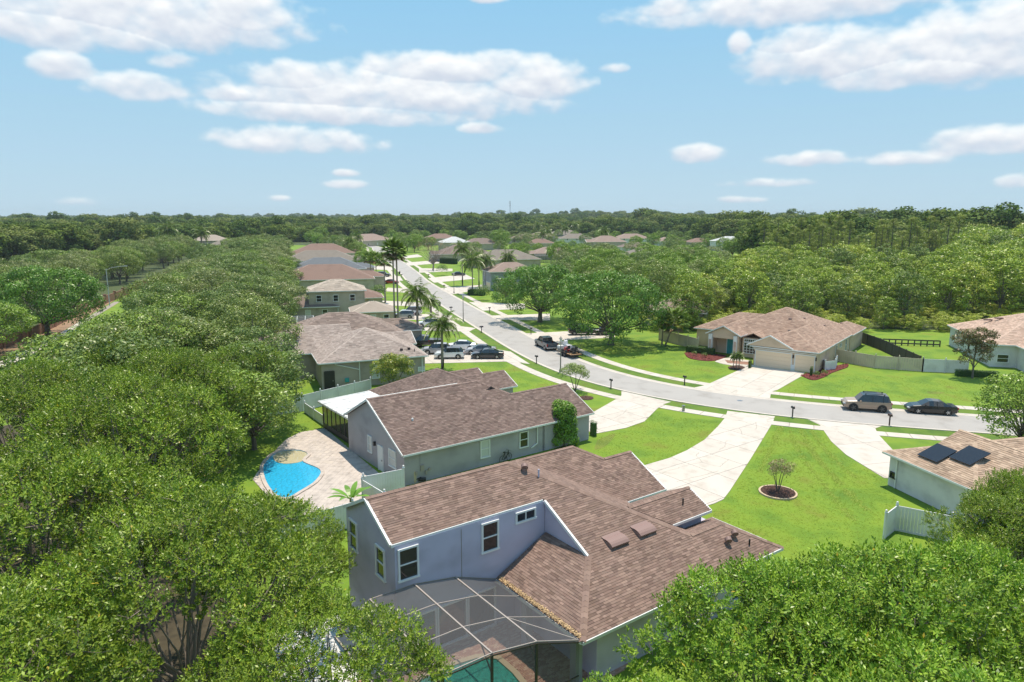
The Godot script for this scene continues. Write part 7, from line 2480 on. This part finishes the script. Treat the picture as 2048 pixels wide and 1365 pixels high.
func make_street() -> void:
	lamp_post("lantern street lamp standing by the trailer and the small tree", Vector2(6.63, -92.80), 4.85)
	lamp_post("lantern street lamp beside the long verge below the bend", Vector2(-9.81, -138.36), 5.3)
	lamp_post("lantern street lamp on the far pavement near the palms", Vector2(-16.07, -191.88), 5.6)
	lamp_post("lantern street lamp in front of the bare reddish tree", Vector2(-30.55, -270.14), 6.0)
	lamp_post("lantern street lamp far up the road by the lawn", Vector2(-52.97, -342.56), 6.5)
	for q in [["black mailbox at the grey house driveway corner", Vector2(12.24, -83.57), 0.4, false], ["dark mailbox on the verge before the tan house", Vector2(21.78, -85.37), 0.5, false], ["black mailbox on the tiny verge between two driveways", Vector2(29.70, -71.00), 0.1, false], ["dark red-brown mailbox beside the driveway of the solar panel house", Vector2(38.44, -68.14), 0.1, false], ["mailbox by the crowded driveway kerb", Vector2(3.54, -98.37), 0.8, false], ["pair of mailboxes on one post beside the long verge", Vector2(-5.59, -125.55), 1.0, true], ["pair of mailboxes beside the black bin verge", Vector2(-13.56, -153.16), 1.0, true], ["mailbox on the far verge near the red-roofed house", Vector2(-19.87, -202.60), 1.0, true], ["mailbox in the shade across from the drooping palm", Vector2(-4.97, -152.35), 1.0, false], ["mailbox in the big tree shade across the road", Vector2(3.44, -123.90), 1.0, false], ["mailbox on the verge under the bare reddish tree", Vector2(-47.61, -313.39), 1.0, true], ["mailbox on the verge near the round shrub", Vector2(-28.97, -241.19), 1.0, true], ["mailbox by the palms up the road", Vector2(-38.33, -241.19), 1.0, true]]:
		mailbox(q[0], q[1], q[2], M.dark_brown if "brown" in q[0] else M.black_plastic, q[3])
	# wheelie bins
	for q in [["black wheeled bin on the kerb of the long road", Vector2(-17.19, -163.62)], ["dark bin by the wall of the grey house", Vector2(1.49, -59.93)], ["green-black bin at the kerb by the twin palms", Vector2(-41.38, -255.98)]]:
		var o := thing("rubbish_bin", q[0], "bin", Vector3(q[1].x, 0.03, q[1].y), 0.5)
		var b := MB.new()
		b.lathe(Vector3.ZERO, PackedVector2Array([Vector2(0.24, 0.0), Vector2(0.33, 0.9), Vector2(0.36, 0.9), Vector2(0.36, 0.96), Vector2(0.3, 0.96)]), 14)
		part(o, "bin_body", b, M.black_plastic)
		b = MB.new()
		b.lathe(Vector3(0, 0.96, 0), PackedVector2Array([Vector2(0.35, 0.0), Vector2(0.3, 0.06), Vector2(0.0, 0.09)]), 14)
		part(o, "bin_lid", b, M.black_plastic)
	# air conditioner and pool filter beside the grey house
	var p := Vector2(3.15, -61.59)
	var o := thing("air_conditioner", "dark air conditioner unit beside the dense green shrub", "air conditioner", Vector3(p.x, 0.02, p.y), deg_to_rad(36.5))
	var b := MB.new()
	b.box(Vector3(0, 0.4, 0), Vector3(0.8, 0.8, 0.8))
	part(o, "casing", b, M.bronze)
	b = MB.new()
	b.lathe(Vector3(0, 0.8, 0), PackedVector2Array([Vector2(0.36, 0.0), Vector2(0.36, 0.05), Vector2(0.1, 0.06), Vector2(0.0, 0.06)]), 14)
	part(o, "fan_grille", b, M.black_plastic)
	p = Vector2(-7.85, -52.76)
	o = thing("pool_filter", "cream pool filter tank with pump by the white fence", "pool filter", Vector3(p.x, 0.02, p.y))
	b = MB.new()
	b.lathe(Vector3.ZERO, PackedVector2Array([Vector2(0.2, 0), Vector2(0.26, 0.1), Vector2(0.26, 0.9), Vector2(0.22, 1.05), Vector2(0.1, 1.15), Vector2(0.0, 1.16)]), 14)
	part(o, "tank", b, M.sand_stone)
	b = MB.new()
	b.tube(PackedVector3Array([Vector3(0.35, 0.25, 0), Vector3(0.95, 0.25, -0.1)]), PackedFloat32Array([0.14, 0.14]), 10)
	b.bar(Vector3(0.2, 0.3, 0.1), Vector3(0.6, 0.5, 0.1), 0.06, 0.06)
	part(o, "pump", b, M.black_plastic)
	p = Vector2(18.76, -73.49)
	o = thing("utility_pedestal", "small grey utility pedestal in the grey house lawn", "utility box", Vector3(p.x, 0.0, p.y))
	b = MB.new()
	b.box(Vector3(0, 0.3, 0), Vector3(0.26, 0.6, 0.26)); b.box(Vector3(0, 0.63, 0), Vector3(0.32, 0.06, 0.32))
	part(o, "pedestal_box", b, M.metal)
	# bicycle leaning behind the blue house
	p = Vector2(-0.56, -57.47)
	o = thing("bicycle", "dark bicycle standing by the grey house wall", "bicycle", Vector3(p.x, 0.02, p.y), 0.9)
	for x in [-0.5, 0.5]:
		b = MB.new()
		var ring := PackedVector3Array()
		var rr := PackedFloat32Array()
		for i in 17:
			ring.append(Vector3(x + 0.33 * cos(TAU * i / 16), 0.35 + 0.33 * sin(TAU * i / 16), 0))
			rr.append(0.022)
		b.tube(ring, rr, 5, false)
		part(o, "wheel", b, M.rubber)
	b = MB.new()
	for l in [[Vector3(-0.5, 0.35, 0), Vector3(-0.15, 0.8, 0)], [Vector3(-0.5, 0.35, 0), Vector3(0.0, 0.3, 0)], [Vector3(0.0, 0.3, 0), Vector3(-0.15, 0.9, 0)], [Vector3(0.0, 0.3, 0), Vector3(0.38, 0.8, 0)], [Vector3(-0.15, 0.8, 0), Vector3(0.38, 0.82, 0)], [Vector3(0.38, 0.95, 0), Vector3(0.5, 0.35, 0)]]:
		b.bar(l[0], l[1], 0.04, 0.04)
	part(o, "frame", b, M.black_plastic)
	b = MB.new()
	b.box(Vector3(-0.17, 0.93, 0), Vector3(0.25, 0.05, 0.14))
	part(o, "saddle", b, M.rubber)
	b = MB.new()
	b.bar(Vector3(0.38, 0.98, -0.28), Vector3(0.38, 0.98, 0.28), 0.035, 0.035)
	part(o, "handlebar", b, M.metal)
	# dark brown ground sheet under the near oaks, over the lawn
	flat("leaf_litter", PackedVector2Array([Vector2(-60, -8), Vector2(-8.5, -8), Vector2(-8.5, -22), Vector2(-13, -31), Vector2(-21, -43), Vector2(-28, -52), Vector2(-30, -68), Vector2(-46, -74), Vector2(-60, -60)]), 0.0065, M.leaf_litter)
	# far road to the left: wall, lamp, path, straw
	flat("straw_verge", PackedVector2Array([Vector2(-80.97, -92.80), Vector2(-77.20, -102.70), Vector2(-79.39, -116.27), Vector2(-101.44, -176.65), Vector2(-141.63, -316.77), Vector2(-173.06, -414.71), Vector2(-178.98, -414.71), Vector2(-119.74, -229.80), Vector2(-98.66, -155.65), Vector2(-88.65, -126.10), Vector2(-88.02, -101.21)]), 0.006, M.pine_straw)
	slabs("path", PackedVector2Array([Vector2(-70.74, -85.11), Vector2(-71.63, -95.02), Vector2(-73.72, -104.23), Vector2(-76.96, -113.47), Vector2(-97.82, -172.43), Vector2(-99.32, -172.43), Vector2(-78.65, -114.39), Vector2(-77.36, -107.82), Vector2(-75.08, -99.77), Vector2(-75.18, -90.68)]), -20, 1.6, 1.8, [M.concrete, M.concrete_b])
	var wp := PackedVector2Array([Vector2(-80.82, -96.00), Vector2(-83.27, -118.22), Vector2(-95.45, -153.16), Vector2(-101.44, -176.65), Vector2(-112.75, -216.16), Vector2(-141.63, -316.77), Vector2(-173.06, -414.71)])
	o = thing("brick_wall", "long brown brick boundary wall under the oaks across the far road", "wall")
	for i in wp.size() - 1:
		var n := maxi(1, int(wp[i].distance_to(wp[i + 1]) / 7.0))
		for k in n:
			var a := wp[i].lerp(wp[i + 1], float(k) / n)
			var c := wp[i].lerp(wp[i + 1], float(k + 1) / n)
			b = MB.new()
			b.bar(Vector3(a.x, 0.95, a.y), Vector3(c.x, 0.95, c.y), 0.2, 1.9)
			part(o, "wall_panel", b, M.red_brick)
			b = MB.new()
			b.box(Vector3(a.x, 1.1, a.y), Vector3(0.5, 2.2, 0.5)); b.box(Vector3(a.x, 2.24, a.y), Vector3(0.62, 0.1, 0.62))
			part(o, "pillar", b, M.red_brick)
	for q in [["tall cobra-head street light above the brick boundary wall", Vector2(-95.95, -164.56), 9.2], ["cobra-head street light over the near end of the far road", Vector2(-75.33, -94.38), 8.5]]:
		o = thing("road_light", q[0], "street lamp", Vector3(q[1].x, 0, q[1].y))
		b = MB.new()
		b.tube(PackedVector3Array([Vector3.ZERO, Vector3(0, q[2] - 0.4, 0)]), PackedFloat32Array([0.13, 0.08]), 8)
		part(o, "pole", b, M.galvanised)
		b = MB.new()
		b.tube(PackedVector3Array([Vector3(0, q[2] - 0.7, 0), Vector3(1.4, q[2] - 0.1, 0), Vector3(4.2, q[2] + 0.25, 0)]), PackedFloat32Array([0.05, 0.05, 0.045]), 6)
		part(o, "arm", b, M.galvanised)
		b = MB.new()
		b.box(Vector3(4.6, q[2] + 0.25, 0), Vector3(0.8, 0.14, 0.3))
		part(o, "lamp_head", b, M.galvanised)
	# radio mast on the horizon
	o = thing("radio_mast", "lattice radio mast with antennas rising over the far woods", "mast", Vector3(-7, 0, -2500))
	for s in 3:
		b = MB.new()
		var a := TAU * s / 3
		b.tube(PackedVector3Array([Vector3(cos(a) * 4, 0, sin(a) * 4), Vector3(cos(a) * 1.0, 72, sin(a) * 1.0)]), PackedFloat32Array([0.5, 0.4]), 5)
		part(o, "mast_leg", b, M.metal)
	b = MB.new()
	for i in 10:
		var f := i / 10.0
		var w := lerpf(4.0, 1.2, f)
		b.bar(Vector3(-w, f * 70.0, 0), Vector3(w, f * 70.0 + 7.0, 0), 0.3, 0.3); b.bar(Vector3(w, f * 70.0, 0), Vector3(-w, f * 70.0 + 7.0, 0), 0.3, 0.3)
	part(o, "lattice", b, M.metal)
	for h in [58.0, 66.0, 72.0]:
		b = MB.new()
		for s in 6:
			var a := TAU * s / 6
			b.box(Vector3(cos(a) * 2.6, h, sin(a) * 2.6), Vector3(0.7, 2.6, 0.7))
		b.tube(PackedVector3Array([Vector3(0, h - 0.2, 0), Vector3(0, h + 0.2, 0)]), PackedFloat32Array([2.6, 2.6]), 12)
		part(o, "antenna_ring", b, M.pale_metal)
	screen_cages()

# mesh pool enclosures of other houses
func screen_cages() -> void:
	for q in [["silver-framed pool cage behind the grey-brown roofed house", Vector2(-88.59, -283.19), 14.0, 8.0, 5.0, M.galvanised], ["white-framed pool cage beside the slate-roofed house", Vector2(-72.91, -233.48), 10.0, 7.0, 3.4, M.white_trim], ["black pool cage next to the broad grey roof", Vector2(14.15, -323.74), 9.0, 8.0, 4.0, M.bronze], ["black domed pool cage of the wide brown-roofed house", Vector2(77.49, -342.56), 9.0, 8.0, 4.0, M.bronze], ["grey pool cage behind the brown weathered roof", Vector2(-39.58, -124.45), 7.0, 7.0, 3.2, M.galvanised]]:
		var o := thing("pool_cage", q[0], "enclosure", Vector3(q[1].x, 0, q[1].y), deg_to_rad(15.0))
		var w: float = q[2] * 0.5
		var d: float = q[3] * 0.5
		var h: float = q[4]
		for i in 6:
			var x := lerpf(-w, w, i / 5.0)
			var b := MB.new()
			b.bar(Vector3(x, 0, d), Vector3(x, h * 0.75, d), 0.1, 0.1); b.bar(Vector3(x, h * 0.75, d), Vector3(x, h, 0), 0.1, 0.1); b.bar(Vector3(x, h, 0), Vector3(x, h * 0.75, -d), 0.1, 0.1); b.bar(Vector3(x, 0, -d), Vector3(x, h * 0.75, -d), 0.1, 0.1)
			part(o, "rib", b, q[5])
		for l in [[d, 0.4], [d, 0.75], [0.0, 1.0], [-d, 0.75]]:
			var b := MB.new()
			b.bar(Vector3(-w, h * l[1], l[0]), Vector3(w, h * l[1], l[0]), 0.08, 0.08)
			part(o, "rail", b, q[5])
		var s := MB.new()
		s.quad(Vector3(-w, 0, d), Vector3(w, 0, d), Vector3(w, h * 0.75, d), Vector3(-w, h * 0.75, d)); s.quad(Vector3(-w, h * 0.75, d), Vector3(w, h * 0.75, d), Vector3(w, h, 0), Vector3(-w, h, 0)); s.quad(Vector3(-w, h, 0), Vector3(w, h, 0), Vector3(w, h * 0.75, -d), Vector3(-w, h * 0.75, -d))
		part(o, "screen_mesh", s, M.screen)
